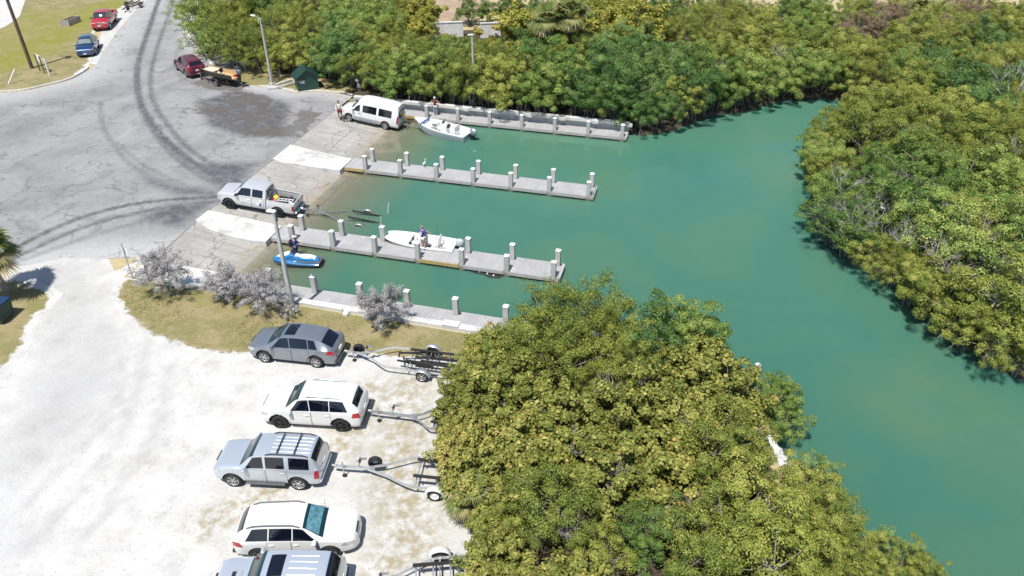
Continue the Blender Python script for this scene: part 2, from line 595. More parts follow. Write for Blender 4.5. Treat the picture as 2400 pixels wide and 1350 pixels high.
# ---------------------------- water: turbid teal, clearer over the shallow ramp
t = NT('teal_harbour_water')
p = t.pos()
sx = t.n('ShaderNodeSeparateXYZ'); t.set(sx.inputs[0], p)
depth = t.math('MAXIMUM', t.math('MULTIPLY', t.math('SUBTRACT', sx.outputs[0], -26.95), RAMP_S), 0.0)
turb = t.noise(p, .10, 4, .55, .8)
k_ = t.math('MULTIPLY', depth, t.math('ADD', t.math('MULTIPLY', turb, 1.4), 1.0))
fac = t.math('SUBTRACT', 1.0, t.math('POWER', 2.718, t.math('MULTIPLY', k_, -1.9)), clamp=True)
deep = t.ramp(turb, [(.30, (.044, .138, .106)), (.5, (.053, .148, .103)), (.70, (.072, .155, .094))])
shal = (.165, .165, .095)
wcol = t.mix(t.ramp(depth, [(.10, 0), (.85, 1)]), shal, deep)
rip = t.math('ADD', t.math('MULTIPLY', t.noise(p, 1.3, 3, .5, .5), .6), t.math('MULTIPLY', t.noise(p, 5.5, 3, .5, .3), .25))
nrm = t.bump(rip, .07, .10)
body = t.n('ShaderNodeBsdfPrincipled')
t.set(body.inputs['Base Color'], wcol)
body.inputs['Roughness'].default_value = .9
body.inputs['Specular IOR Level'].default_value = 0
body.inputs['Subsurface Weight'].default_value = 1.0
body.inputs['Subsurface Radius'].default_value = (.5, 1.0, .9)
body.inputs['Subsurface Scale'].default_value = .9
tr = t.n('ShaderNodeBsdfTransparent'); tr.inputs[0].default_value = (.95, .97, .94, 1)
m1 = t.n('ShaderNodeMixShader'); t.set(m1.inputs[0], fac)
t.t.links.new(tr.outputs[0], m1.inputs[1]); t.t.links.new(body.outputs[0], m1.inputs[2])
gl = t.n('ShaderNodeBsdfGlossy'); gl.inputs['Roughness'].default_value = .03
t.set(gl.inputs['Normal'], nrm)
fr = t.n('ShaderNodeFresnel'); fr.inputs['IOR'].default_value = 1.33; t.set(fr.inputs['Normal'], nrm)
m2 = t.n('ShaderNodeMixShader'); t.t.links.new(fr.outputs[0], m2.inputs[0])
t.t.links.new(m1.outputs[0], m2.inputs[1]); t.t.links.new(gl.outputs[0], m2.inputs[2])
t.t.links.new(m2.outputs[0], t.out.inputs[0])
M['water'] = t.mat


def leaf_mat(name, cols, rough=.55, trans=.20, obj_var=.40):
    """cols: dark, mid, light, odd (dry leaf); per-leaf 'tint' picks, per-tree random shifts"""
    t = NT(name)
    tint = t.attr('tint')
    oi = t.n('ShaderNodeObjectInfo').outputs['Random']
    v = t.math('ADD', tint, t.math('MULTIPLY', t.math('SUBTRACT', oi, .5), obj_var), clamp=True)
    c = t.ramp(v, [(.05, cols[0]), (.45, cols[1]), (.78, cols[2]), (.97, cols[3])])
    d = t.pr(c, rough, 0, .22, finish=False)
    tl = t.n('ShaderNodeBsdfTranslucent'); t.set(tl.inputs[0], c)
    mx = t.n('ShaderNodeMixShader'); mx.inputs[0].default_value = trans
    t.t.links.new(d, mx.inputs[1]); t.t.links.new(tl.outputs[0], mx.inputs[2])
    t.t.links.new(mx.outputs[0], t.out.inputs[0])
    return t.mat


M['lf_olive'] = leaf_mat('olive_leaves', [(0.101, 0.138, 0.028), (0.23, 0.271, 0.049), (0.439, 0.456, 0.097), (0.509, 0.434, 0.168)])
M['lf_green'] = leaf_mat('green_mangrove_leaves', [(0.056, 0.121, 0.028), (0.168, 0.26, 0.052), (0.378, 0.455, 0.117), (0.523, 0.488, 0.154)])
M['lf_dark'] = leaf_mat('dark_mangrove_leaves', [(0.036, 0.088, 0.027), (0.105, 0.2, 0.048), (0.248, 0.36, 0.099), (0.413, 0.424, 0.158)])
M['lf_bright'] = leaf_mat('bright_green_leaves', [(0.069, 0.143, 0.032), (0.129, 0.214, 0.045), (0.208, 0.269, 0.068), (0.297, 0.269, 0.092)])
M['lf_grape'] = leaf_mat('sea_grape_leaves', [(0.114, 0.142, 0.028), (0.254, 0.265, 0.057), (0.448, 0.421, 0.12), (0.55, 0.38, 0.12)])
M['lf_yellow'] = leaf_mat('yellowing_leaves', [(.17, .185, .03), (.29, .29, .05), (.43, .40, .08), (.45, .36, .10)])
M['lf_brown'] = leaf_mat('dry_brown_leaves', [(0.176, 0.128, 0.078), (0.27, 0.203, 0.124), (0.365, 0.284, 0.186), (0.432, 0.338, 0.264)])
M['lf_silver'] = leaf_mat('silver_leaves', [(.175, .165, .165), (.335, .32, .318), (.49, .475, .465), (.62, .605, .59)], .55, .04, .1)
M['lf_palm'] = leaf_mat('palm_fronds', [(0.098, 0.143, 0.037), (0.169, 0.208, 0.06), (0.273, 0.273, 0.105), (0.39, 0.325, 0.164)], .4, .2)
# ------------------------------------------------------------------ sheets of ground
def inside(poly, P):
    P = np.asarray(P); x, y = P[:, 0], P[:, 1]
    c = np.zeros(len(P), bool)
    n = len(poly)
    for i in range(n):
        x1, y1 = poly[i][:2]; x2, y2 = poly[(i + 1) % n][:2]
        k = ((y1 > y) != (y2 > y))
        with np.errstate(divide='ignore', invalid='ignore'):
            c ^= k & (x < (x2 - x1) * (y - y1) / (y2 - y1 + 1e-12) + x1)
    return c


def dist_line(line, P, closed=False):
    P = np.asarray(P)[:, :2]
    d = np.full(len(P), 1e9)
    n = len(line)
    for i in range(n if closed else n - 1):
        a = np.array(line[i][:2], float); b = np.array(line[(i + 1) % n][:2], float)
        ab = b - a
        t_ = np.clip(((P - a) @ ab) / (ab @ ab + 1e-12), 0, 1)
        d = np.minimum(d, np.linalg.norm(P - (a + t_[:, None] * ab), axis=1))
    return d


def smooth_line(pts, k=6):
    pts = [Vector((p[0], p[1], 0)) for p in pts]
    out = []
    for i in range(len(pts) - 1):
        p0 = pts[max(0, i - 1)]; p1 = pts[i]; p2 = pts[i + 1]; p3 = pts[min(len(pts) - 1, i + 2)]
        for j in range(k):
            u = j / k
            out.append(.5 * ((2 * p1) + (-p0 + p2) * u + (2 * p0 - 5 * p1 + 4 * p2 - p3) * u * u + (-p0 + 3 * p1 - 3 * p2 + p3) * u ** 3))
    out.append(pts[-1])
    return out


def sheet(name, poly, z, res, mat, attrs=None, region=None):
    """flat sheet: outline poly, filled with points every res metres (inside region only, if given)"""
    poly = [Vector((p[0], p[1])) for p in poly]
    xs = [p.x for p in poly]; ys = [p.y for p in poly]
    x0, x1, y0, y1 = region or (min(xs), max(xs), min(ys), max(ys))
    gx, gy = np.meshgrid(np.arange(x0, x1, res), np.arange(y0, y1, res))
    pts = np.stack([gx.ravel(), gy.ravel()], 1) + rng.uniform(-.2, .2, (gx.size, 2)) * res
    pts = pts[inside(poly, pts)]
    pts = pts[dist_line(poly, pts, True) > res * .5]
    bound = []
    for i in range(len(poly)):
        a, b = poly[i], poly[(i + 1) % len(poly)]
        n = max(1, int((b - a).length / max(res, .5))) if (b - a).length < 60 else 1
        bound += [a + (b - a) * (k / n) for k in range(n)]
    vs = bound + [Vector(p) for p in pts]
    nb = len(bound)
    res_ = geometry.delaunay_2d_cdt(vs, [], [list(range(nb))], 1, 1e-4)
    co = np.array([(v.x, v.y, z) for v in res_[0]])
    faces = np.array([f for f in res_[2] if len(f) == 3], np.int32)
    at = {k: fn(co) for k, fn in (attrs or {}).items()}
    me = np_mesh(name, co, faces, mat, at)
    return tag(link(name, me), kind='structure')


def sstep(a, b, x):
    u = np.clip((x - a) / (b - a), 0, 1)
    return u * u * (3 - 2 * u)


def PX(*pts, z=LOT):
    return [G(x, y, z) for x, y in pts]


# the land: three blocks round the basin, with quay faces going down below the water
mb = MB()
west = [(-500, -200), (RAMP_X, -200), (RAMP_X, 600), (-500, 600)]
south = [(RAMP_X, -200), (60, -200), (12, 8), (9.2, 15), (7.6, 20), (6.5, 23.2), (5.6, 26.3), (5.0, 28), (4.3, 31.3), (RAMP_X, 31.3)]
north = [(RAMP_X, 63.0), (-6.0, 62.95), (-7.5, 72), (-4, 84), (10, 92), (30, 98), (60, 104), (500, 150), (500, 600), (RAMP_X, 600)]
for poly in (west, south, north):
    mb.prism(poly, -3, LOT - .012)
mb2 = MB()
edge = [(9.2, 15), (7.6, 20), (6.5, 23.2), (5.6, 26.3), (5.0, 28), (4.3, 31.3)]
for a_, b_ in zip(edge[:-1], edge[1:]):
    mb2.bar((a_[0] - .18, a_[1], LOT + .02), (b_[0] - .18, b_[1], LOT + .0), .26, .14)
tag(mb2.build('quay_edge', M['rock']), kind='structure')
tag(mb.build('ground', M['field']), kind='structure')

# water
mb = MB()
mb.add([(-60, -300, 0), (600, -300, 0), (600, 400, 0), (-60, 400, 0)], [(0, 1, 2, 3)])
tag(mb.build('water', M['water']), kind='structure')
mb = MB()
mb.add([(-60, -300, -2.6), (600, -300, -2.6), (600, 400, -2.6), (-60, 400, -2.6)], [(0, 1, 2, 3)])
tag(mb.build('seabed', M['mud']), kind='structure')

# mud banks under the mangroves
bank_n = [(-6.1, 63.2), (-4.6, 63.6), (-2.2, 65.5), (.5, 69.8), (3.5, 71.5), (7, 75.4), (11, 77.4), (14.5, 76.6), (16.4, 73), (14.2, 68.4), (11.8, 63.5), (10.8, 58), (11.2, 53),
          (10.6, 50), (11, 47), (13, 44.6), (14.6, 41.8), (16, 38.8), (17, 36.6), (19, 35.6), (24, 35), (60, 34), (90, 120), (30, 100), (10, 94), (-4, 86), (-7.5, 74)]
mb = MB()
n = len(bank_n)
cx = sum(p[0] for p in bank_n) / n; cy = sum(p[1] for p in bank_n) / n
inner = [(p[0], p[1], .22) for p in bank_n]
outer = []
for i, p in enumerate(bank_n):
    a, b = Vector(bank_n[i - 1]), Vector(bank_n[(i + 1) % n])
    d = (b - a).normalized()
    outer.append((p[0] + d.y * 1.6, p[1] - d.x * 1.6, -1.0))
mb.add(inner + outer, [tuple(range(n))[::-1]] + [(i, (i + 1) % n, n + (i + 1) % n, n + i) for i in range(n)])
tag(mb.build('mud_bank', M['mud']), kind='structure')

# car park of white marl
lot = [(-75, -20), (-4, -20), (-5.0, 12), (-5.2, 18), (-6.2, 22), (-7.4, 25), (-8.0, 28), (-6.5, 31.1), (-33.2, 31.1), (-36, 33.4), (-75, 24)]
trk_lines = [smooth_line(PX((350, 800), (330, 880), (300, 980), (240, 1080), (150, 1190), (40, 1300))),
             smooth_line(PX((395, 860), (385, 940), (350, 1040), (290, 1140), (200, 1260))),
             smooth_line(PX((180, 640), (230, 720), (280, 830), (270, 950), (180, 1070), (60, 1180))),
             smooth_line(PX((120, 640), (160, 730), (200, 840), (190, 960), (110, 1080)))]


def lot_track(co):
    a = np.zeros(len(co))
    for l in trk_lines:
        a = np.maximum(a, .42 * (1 - sstep(.10, .45, dist_line(l, co))))
    road = 1 - sstep(.4, 3.0, dist_line(PX((150, 640), (190, 760), (180, 900), (80, 1050)), co))
    return np.maximum(a, road * .45)


def lot_tan(co):
    a = 1 - sstep(.3, 2.6, dist_line(PX((950, 920), (960, 1010), (930, 1130), (960, 1230), (930, 1330)), co))
    b = 1 - sstep(.2, 1.5, dist_line(PX((640, 1150), (560, 1190), (480, 1230)), co))
    c_ = 1 - sstep(.2, 1.6, dist_line(PX((870, 915), (800, 1050)), co))
    return np.clip(np.maximum(np.maximum(a, b), c_), 0, 1)


sheet('car_park', lot, LOT, .45, M['sand'], {'track': lot_track, 'tan': lot_tan}, region=(-44, -2, 10, 31))

lit_s = [(-4.2, -20), (20, -20), (11.9, 8), (9.1, 15), (6.9, 20), (5.8, 23.2), (4.9, 26.2), (4.3, 28), (3.7, 31.0), (-7.2, 31.1), (-8.6, 28), (-8.0, 25), (-6.8, 22), (-5.8, 18), (-5.4, 12)]
sheet('leaf_litter', lit_s, LOT + .003, .9, M['litter'], region=(-9, 9, 10, 32))
sheet('leaf_litter', [(-33.6, 63.15), (-6.2, 63.15), (-6.6, 70), (-4, 84), (-20, 92), (-36, 86), (-50, 96), (-56, 84), (-47, 70), (-42, 68.2), (-36, 67.8)], LOT + .003, .9, M['litter'])  # litter floor; its dark tone also paints the shade behind the wall
# asphalt apron and road
asph = PX((384, 586), (330, 603), (250, 606), (150, 604), (40, 626)) + [Vector((-90, 20, 0)), Vector((-110, 45, 0))] + \
    PX((-60, 221), (0, 219), (60, 214), (110, 203), (160, 190), (190, 175), (210, 162), (222, 150), (240, 122), (262, 84), (300, 40), (345, 0), (400, -45)) + \
    PX((520, -45), (470, 0), (440, 60), (455, 100), (500, 128), (560, 130), (600, 150), (560, 168), (580, 188), (600, 204), (648, 206), (690, 218), (745, 215), (800, 220), (826, 226))
asph += [Vector((RAMP_X, 63.0, 0)), Vector((RAMP_X, 60, 0)), Vector((RAMP_X, 50, 0)), Vector((RAMP_X, 40, 0))]
TY = [(smooth_line(PX(*l)), w, a) for l, w, a in [
    (((372, 0), (345, 80), (322, 160), (328, 235), (368, 305), (430, 365), (500, 405), (575, 432)), .34, 1.0),
    (((408, 0), (374, 95), (353, 175), (360, 238), (397, 298), (452, 356), (525, 396), (600, 425)), .26, .75),
    (((330, 250), (372, 322), (432, 385), (500, 425), (560, 446)), .35, .7),
    (((20, 590), (110, 543), (200, 507), (300, 481), (400, 468), (520, 461)), .26, 1.0),
    (((20, 612), (140, 556), (250, 516), (350, 493), (450, 478), (540, 470)), .24, .85),
    (((40, 615), (150, 575), (240, 545), (330, 520), (430, 500)), .3, .35),
    (((235, 238), (240, 290), (262, 332), (300, 380), (372, 420), (470, 442), (560, 450)), .22, .45),
    (((285, 345), (340, 390), (420, 428), (520, 452)), .22, .35),
    (((120, 560), (230, 520), (340, 500)), .22, .5),
    (((460, 20), (420, 110), (405, 160)), .2, .3),
]]
WET = [PX((470, 165), (520, 172), (588, 201), (560, 214), (505, 212), (455, 196)),
       PX((455, 118), (500, 128), (548, 142), (520, 150), (470, 140)),
       PX((570, 216), (636, 228), (634, 238), (560, 232)),
       PX((610, 238), (636, 240), (598, 296), (572, 308), (585, 280)),
       PX((540, 236), (610, 234), (600, 248), (530, 250)),
       PX((700, 262), (764, 264), (735, 288), (690, 292)),
       PX((690, 290), (738, 286), (700, 320), (600, 322), (560, 306), (620, 304)),
       PX((430, 255), (500, 250), (560, 262), (480, 270))]
SMEAR = [PX((415, 340), (500, 385), (620, 392), (560, 452), (500, 458), (430, 400)), PX((300, 390), (420, 425), (530, 440), (525, 470), (400, 466), (330, 440)),
         PX((400, 360), (470, 372), (640, 372), (600, 404), (520, 440), (470, 410)),
         PX((380, 470), (520, 456), (505, 490), (420, 548), (380, 540), (300, 520)),
         PX((440, 240), (560, 200), (700, 240), (680, 330), (560, 330), (470, 300))]


def a_tyre(co):
    a = np.zeros(len(co))
    for l, w, s_ in TY:
        a = np.maximum(a, s_ * (1 - sstep(w * .65, w * 1.15, dist_line(l, co))))
    for pl in SMEAR:
        d = dist_line(pl, co, True); i = inside(pl, co)
        a = np.maximum(a, np.where(i, 1.0 * sstep(0, 1.5, d), 0))
    return a


DAMP = PX((520, 205), (640, 222), (720, 245), (768, 262), (735, 302), (690, 330), (560, 330), (470, 285), (440, 240))


def a_wet(co):
    d = dist_line(DAMP, co, True)
    a = .38 * sstep(-.8, 2.2, np.where(inside(DAMP, co), d, -d))
    for pl in WET:
        d = dist_line(pl, co, True); i = inside(pl, co)
        a = np.maximum(a, sstep(-.9, .9, np.where(i, d, -d)))
    return a


dust_edge = PX((384, 590), (150, 606), (40, 628), (-200, 660))
kerb_edge = PX((-200, 216), (0, 217), (110, 200), (190, 172), (210, 160), (240, 120), (300, 40), (345, 0))
east_edge = PX((826, 226), (745, 215), (690, 218), (648, 206), (600, 204)) + PX((560, 168), (500, 128), (455, 100), (440, 60), (470, 0))


def a_dust(co):
    a = 1 - sstep(.2, 3.2, dist_line(dust_edge, co))
    b = 1 - sstep(.3, 5.0, dist_line(kerb_edge, co))
    c_ = 1 - sstep(.2, 2.6, dist_line(east_edge, co))
    far = sstep(70, 92, co[:, 1]) * .35
    return np.clip(np.maximum.reduce([a, b * .85, c_ * .8, far]), 0, 1)


sheet('asphalt_road', asph, LOT + .006, .26, M['asphalt'], {'tyre': a_tyre, 'wet': a_wet, 'dust': a_dust}, region=(-78, -32.5, 28, 95))


def edge_attr(poly, w):
    return lambda co: sstep(0, w, dist_line(poly, co))


# grass island with the silver shrubs, verge by the palm, lawn across the road
isl = PX((283, 652), (262, 680), (262, 705), (290, 748), (345, 790), (430, 826), (560, 838), (700, 826), (830, 838), (960, 850), (1060, 856), (1180, 850)) + [Vector((-6.0, 31.05, 0)), Vector((-25, 31.1, 0))]
sheet('grass_verge', isl, LOT + .005, .4, M['lawn'], {'edge': edge_attr(isl[:12], 1.0), 'green': lambda co: .14 * (1 - sstep(0, 2.5, dist_line(PX((380, 690), (620, 720), (900, 770)), co)))})
lv = PX((-200, 655), (0, 648), (50, 650), (125, 672), (150, 690), (92, 745), (78, 800), (40, 850), (-40, 900), (-260, 960))
sheet('palm_verge', lv, LOT + .005, .5, M['lawn'], {'edge': edge_attr(lv[1:9], 1.3), 'green': lambda co: np.full(len(co), .1)})
tl = PX((-200, 214), (-60, 216), (0, 213), (60, 208), (110, 197), (160, 184), (188, 170), (206, 158), (232, 112), (205, 98), (235, 62), (272, 30), (330, -10), (300, -60), (-100, -60), (-200, 40))


def tl_green(co):
    a = 1 - sstep(1.0, 4.5, dist_line(PX((20, 150), (90, 110), (200, 40), (270, 10)), co))
    b = .6 * (1 - sstep(1, 7, dist_line(PX((-60, 110), (30, 100), (100, 40)), co)))
    return np.clip(np.maximum(a * .95, b), 0, 1)


sheet('roadside_lawn', tl, LOT + .010, .7, M['lawn'], {'edge': edge_attr(tl[6:13], 1.2), 'green': tl_green}, region=(-100, -55, 50, 100))
wl_ = PX((-200, 60), (0, 68), (20, 58), (46, 38), (56, 10), (70, -30), (-200, -40))
sheet('sandy_track', wl_, LOT + .016, .8, M['sand'], {'track': lambda co: np.zeros(len(co)), 'tan': lambda co: np.zeros(len(co))}, region=(-110, -80, 70, 100))
# pale shoulder by the road where cars stand, and bare patch by the shed
sh = PX((270, 30), (238, 62), (232, 110), (212, 150), (226, 152), (250, 112), (272, 78), (306, 38), (345, 0), (320, 0))
sheet('sandy_shoulder', sh, LOT + .020, .8, M['sand'], {'track': lambda co: np.zeros(len(co)), 'tan': lambda co: np.full(len(co), .2)})
sb = PX((560, 190), (592, 203), (645, 203), (690, 216), (745, 213), (800, 217), (826, 224), (826, 200), (760, 190), (690, 190), (640, 180), (560, 160))
sheet('bare_verge', sb, LOT + .014, .5, M['lawn'], {'edge': edge_attr(sb[1:7], .9), 'green': lambda co: np.zeros(len(co))})
us = PX((430, 100), (455, 96), (500, 124), (560, 128), (600, 120), (600, 40), (560, -40), (470, -40), (440, 30), (425, 60))
sheet('sandy_yard', us, LOT + .012, .8, M['sand'], {'track': lambda co: np.zeros(len(co)), 'tan': lambda co: np.full(len(co), .25)})
fld = PX((1000, 70), (1085, 55), (1135, 20), (1110, -40), (1020, -40), (1000, 20))
sheet('dirt_path', fld, LOT + .006, .8, simple('brown_dirt', (.36, .27, .18), .95, var=.25, scale=.4, bump=.4, bscale=4))

# kerb round the lawn: separate cast lengths
kl = smooth_line(PX((-120, 217), (0, 216), (60, 211), (110, 200), (160, 187), (190, 172), (207, 160)), 5)
kb = tag(bpy.data.objects.new('kerb', None), kind='structure'); COL.objects.link(kb)
for i in range(len(kl) - 1):
    a, b = kl[i], kl[i + 1]
    MB().bar((a.x, a.y, LOT + .06), ((b - a) * .985 + a).to_tuple()[:2] + (LOT + .06,), .2, .18, bevel=.02).build('kerb_stone', M['white_concrete'], kb)

# ------------------------------------------------------------------ ramp slabs
rp = tag(bpy.data.objects.new('boat_ramp', None), kind='structure'); COL.objects.link(rp)
ycuts = [33.25, 37.5, 41.6, 45.2, 48.9, 53.0, 57.2, 61.3]
xcuts = [RAMP_X + .02, -29.6, -26.2, -20, -12]
for i in range(len(ycuts) - 1):
    for j in range(len(xcuts) - 1):
        xa, xb, ya, yb = xcuts[j], xcuts[j + 1] - .02, ycuts[i], ycuts[i + 1] - .02
        za, zb = ramp_z(xa), ramp_z(xb)
        dz = random.uniform(-.008, .008)
        MB().add([(xa, ya, za + dz), (xb, ya, zb + dz), (xb, yb, zb + dz), (xa, yb, za + dz),
                  (xa, ya, za - .4), (xb, ya, zb - .4), (xb, yb, zb - .4), (xa, yb, za - .4)],
                 [(0, 1, 2, 3), (7, 6, 5, 4), (0, 4, 5, 1), (1, 5, 6, 2), (2, 6, 7, 3), (3, 7, 4, 0)]).build('ramp_slab', M['ramp'], rp)
mb = MB()
mb.add([(RAMP_X, 33.2, LOT - .05), (-12, 33.2, ramp_z(-12) - .05), (-12, 61.3, ramp_z(-12) - .05), (RAMP_X, 61.3, LOT - .05)], [(0, 1, 2, 3)])
mb.build('ramp_bed', M['mud'], rp)


def approach(name, near, far, z0, z1, label):
    """raised white slab from the top of the ramp down to a dock; near/far: edge points west to east"""
    mb = MB()
    top = []
    n = len(near)
    for (x, y) in near + far[::-1]:
        u = (x - near[0][0]) / (near[-1][0] - near[0][0])
        top.append((x, y, z0 + (z1 - z0) * min(1, max(0, u))))
    m = len(top)
    low = [(x, y, z - .75) for x, y, z in top]
    mb.add(top + low, [tuple(range(m)) if False else tuple(range(m))] + [((i + 1) % m, i, m + i, m + (i + 1) % m) for i in range(m)])
    o = mb.build(name, M['white_concrete'])
    return tag(o, kind='structure')


approach('walkway', [(-32.75, 48.95), (-31.8, 48.7), (-30, 48.75), (-28, 48.85), (-26.95, 49.0)], [(-32.75, 51.9), (-31, 51.62), (-29, 51.45), (-27.6, 51.3), (-26.95, 51.3)], LOT + .02, DECK + .03, '')
approach('walkway', [(-32.72, 38.5), (-31.2, 37.75), (-29.5, 37.45), (-28, 37.4), (-26.9, 37.6)], [(-32.72, 40.0), (-31, 39.95), (-29, 39.9), (-28, 39.85), (-26.9, 39.8)], LOT + .02, DECK + .03, '')
approach('walkway', [(-33.8, 31.05), (-31, 31.05), (-29, 31.1), (-27.5, 31.12), (-26.1, 31.15)], [(-33.2, 33.0), (-31, 33.25), (-29, 33.3), (-27.5, 33.3), (-26.1, 33.3)], LOT + .02, DECK + .12, '')
# ------------------------------------------------------------------ docks
t = NT('grey_deck_boards')
c0 = t.pos()
oi = t.n('ShaderNodeObjectInfo').outputs['Random']
c = t.ramp(t.noise(c0, 1.1, 5), [(.3, (.36, .355, .36)), (.7, (.47, .465, .465))])
c = t.mix(t.math('MULTIPLY', oi, .35), c, (.34, .325, .31))
vo = t.n('ShaderNodeTexVoronoi'); vo.inputs['Scale'].default_value = 1.1
t.set(vo.inputs['Vector'], c0)
drop = t.math('MULTIPLY', t.ramp(vo.outputs['Distance'], [(.05, 1), (.075, 0)]), t.ramp(t.noise(c0, .35, 2), [(.52, 0), (.56, 1)]))
c = t.mix(drop, c, (.8, .8, .78))
t.pr(c, .85, 0, .3)
M['deck'] = t.mat

_p = MB(); _p.box((0, 0, -.28), (.30, .30, 3.44)); PILE_ME = _p.mesh('piling', M['piling'])
_p = MB(); _p.box((0, 0, 1.455), (.335, .335, .03)); _p.add([(-.1675, -.1675, 1.471), (.1675, -.1675, 1.471), (.1675, .1675, 1.471), (-.1675, .1675, 1.471), (-.03, -.03, 1.55), (.03, -.03, 1.55), (.03, .03, 1.55), (-.03, .03, 1.55)],
    [(0, 1, 5, 4), (1, 2, 6, 5), (2, 3, 7, 6), (3, 0, 4, 7), (4, 5, 6, 7)]); CAP_ME = _p.mesh('cap', M['white_paint'])
SP = 2.976
PLANKS = {}


def plank_mesh(w, L):
    k = (round(w, 3), round(L, 2))
    if k not in PLANKS:
        PLANKS[k] = MB().box((0, 0, -.02), (w, L, .04)).mesh('plank', M['deck'])
    return PLANKS[k]


def dock(label, x0, n, rows, ya, yb, xs, xe, tan_bays=(), tan_first=False, fascia_sides=(-1,)):
    root = thing('boat_dock', label, 'dock', (xs, (ya + yb) / 2, DECK), group='docks at the ramp')
    cy = (ya + yb) / 2
    pil = []
    for yr in rows:
        for k in range(n):
            xp = x0 + k * SP
            pil.append((xp, yr))
            o = link('piling', PILE_ME, root); o.location = (xp - xs, yr - cy, -DECK)
            o.rotation_euler = (random.uniform(-.008, .008), random.uniform(-.008, .008), random.uniform(-.03, .03))
            cpo = link('cap', CAP_ME, o)
    # planks across the dock, shortened beside the pilings
    x = xs + .07
    pitch = .150
    while x < xe:
        a, b = ya, yb
        for xp, yr in pil:
            if xp - .17 < x < xp + .28:
                if abs(yr - ya) < .5: a = max(a, yr + .20)
                if abs(yr - yb) < .5: b = min(b, yr - .20)
        o = link('plank', plank_mesh(.131, b - a), root)
        o.location = (x - xs, (a + b) / 2 - cy, random.uniform(-.004, .004))
        o.rotation_euler = (0, 0, random.uniform(-.004, .004))
        x += pitch
    # beams below the boards and fascia boards along the sides, one per bay
    mb = MB()
    for yy in (ya + .25, cy, yb - .25):
        mb.bar((0, yy - cy, -.14), (xe - xs, yy - cy, -.14), .1, .19)
    mb.build('joist', M['weather_wood'], root)
    cuts = [xs] + [x0 + k * SP for k in range(n)] + [xe]
    for sgn in fascia_sides:
        yy = (ya - .03) if sgn < 0 else (yb + .03)
        for i in range(len(cuts) - 1):
            xa, xb = cuts[i] + (.16 if i else 0), cuts[i + 1] - (.16 if i < len(cuts) - 2 else 0)
            if xb - xa < .1: continue
            new = i in tan_bays and sgn < 0
            o = MB().box(((xa + xb) / 2 - xs, yy - cy, -.13), (xb - xa, .045, .24)).build('fascia_board', M['tan_wood'] if new else M['weather_wood'], root)
            if new: o['label'] = 'new tan timber fascia board'
    # end boards
    MB().box((xe - xs + .05, 0, -.13), (.05, yb - ya, .24)).build('end_board', M['weather_wood'], root)
    return root


dock('free-standing grey plank dock with white pilings, white egret standing on its edge', -25.14, 7, (49.89, 51.33), 49.72, 51.50, -26.9, -6.92, (0,), fascia_sides=(-1, 1))
dock('free-standing grey plank dock beside the blue watercraft, white skiff tied alongside', -25.33, 7, (38.41, 39.82), 38.24, 39.99, -26.85, -7.10, (4,), fascia_sides=(-1, 1))
d1 = dock('grey plank dock along the concrete wall under the mangroves', -24.23, 7, (61.53,), 61.38, 62.66, -27.0, -6.02, (0,))
d4 = dock('grey plank dock behind the silver shrubs beside the dry grass strip', -23.98, 7, (33.17,), 31.66, 33.34, -26.0, -3.0, fascia_sides=(1,))

# low concrete wall behind the south dock
wl = thing('concrete_wall', 'low white concrete wall between dry grass strip and grey dock', 'wall', (-26.0, 31.38, LOT))
xs_ = [-26.1, -22.3, -18.2, -14.1, -10.0, -5.9, -3]
for a, b in zip(xs_[:-1], xs_[1:]):
    MB().box(((a + b) / 2 + 26.0, 0, -.28), (b - a - .012, .44, .96), bevel=.015).build('wall_section', M['white_concrete'], wl)
for x in (-16.75, -11.75, -22.4):
    MB().box((x + 26, .02, .245), (.95, .5, .09), bevel=.015).build('cap_block', M['white_concrete'], wl)

# concrete wall with cap beam behind the north dock
wn_ = thing('concrete_wall', 'white concrete wall with cap beam and blocks behind the long dock', 'wall', (-32, 62.9, DECK))
MB().box((12.9, .16, .05), (26.0, .22, .9)).build('wall_face', M['white_concrete'], wn_)
xs_ = [-32.0, -28.2, -24.0, -21.0, -18.0, -15.05, -12.1, -9.1, -5.95]
for a, b in zip(xs_[:-1], xs_[1:]):
    MB().box(((a + b) / 2 + 32, 0, .66), (b - a - .015, .40, .30), bevel=.02).build('cap_beam', M['white_concrete'], wn_)
for k in range(7):
    x = -24.23 + k * SP + .42
    MB().box((x + 32, -.16, .62), (.55, .34, .30), bevel=.02).build('block', M['white_concrete'], wn_)
    MB().box((x + 32 - .1, -.02, .27), (.22, .12, .50)).build('bracket', M['piling'], wn_)
# ------------------------------------------------------------------ vegetation
def unit(a):
    return a / (np.linalg.norm(a, axis=1, keepdims=True) + 1e-9)


def leaf_faces(P, N, L, W, g, hexa=False, fold=.12):
    """leaf-shaped faces at points P, facing N"""
    n = len(P)
    T = unit(np.cross(N, g.normal(size=(n, 3))))
    B = np.cross(N, T)
    L = (L * g.uniform(.5, 1.35, n))[:, None]; W = (W * g.uniform(.7, 1.2, n))[:, None]
    if hexa:
        V = np.stack([P - T * L * .5, P - T * L * .28 + B * W * .46, P + T * L * .25 + B * W * .5, P + T * L * .5,
                      P + T * L * .25 - B * W * .5, P - T * L * .28 - B * W * .46], 1)
        V[:, (1, 2, 4, 5)] += (N * W * fold)[:, None]
        k = 6
    else:
        V = np.stack([P - T * L * .5, P + B * W * .5 + N * W * fold, P + T * L * .5, P - B * W * .5 + N * W * fold], 1)
        k = 4
    return V.reshape(-1, 3), np.arange(n * k, dtype=np.int32).reshape(n, k), k


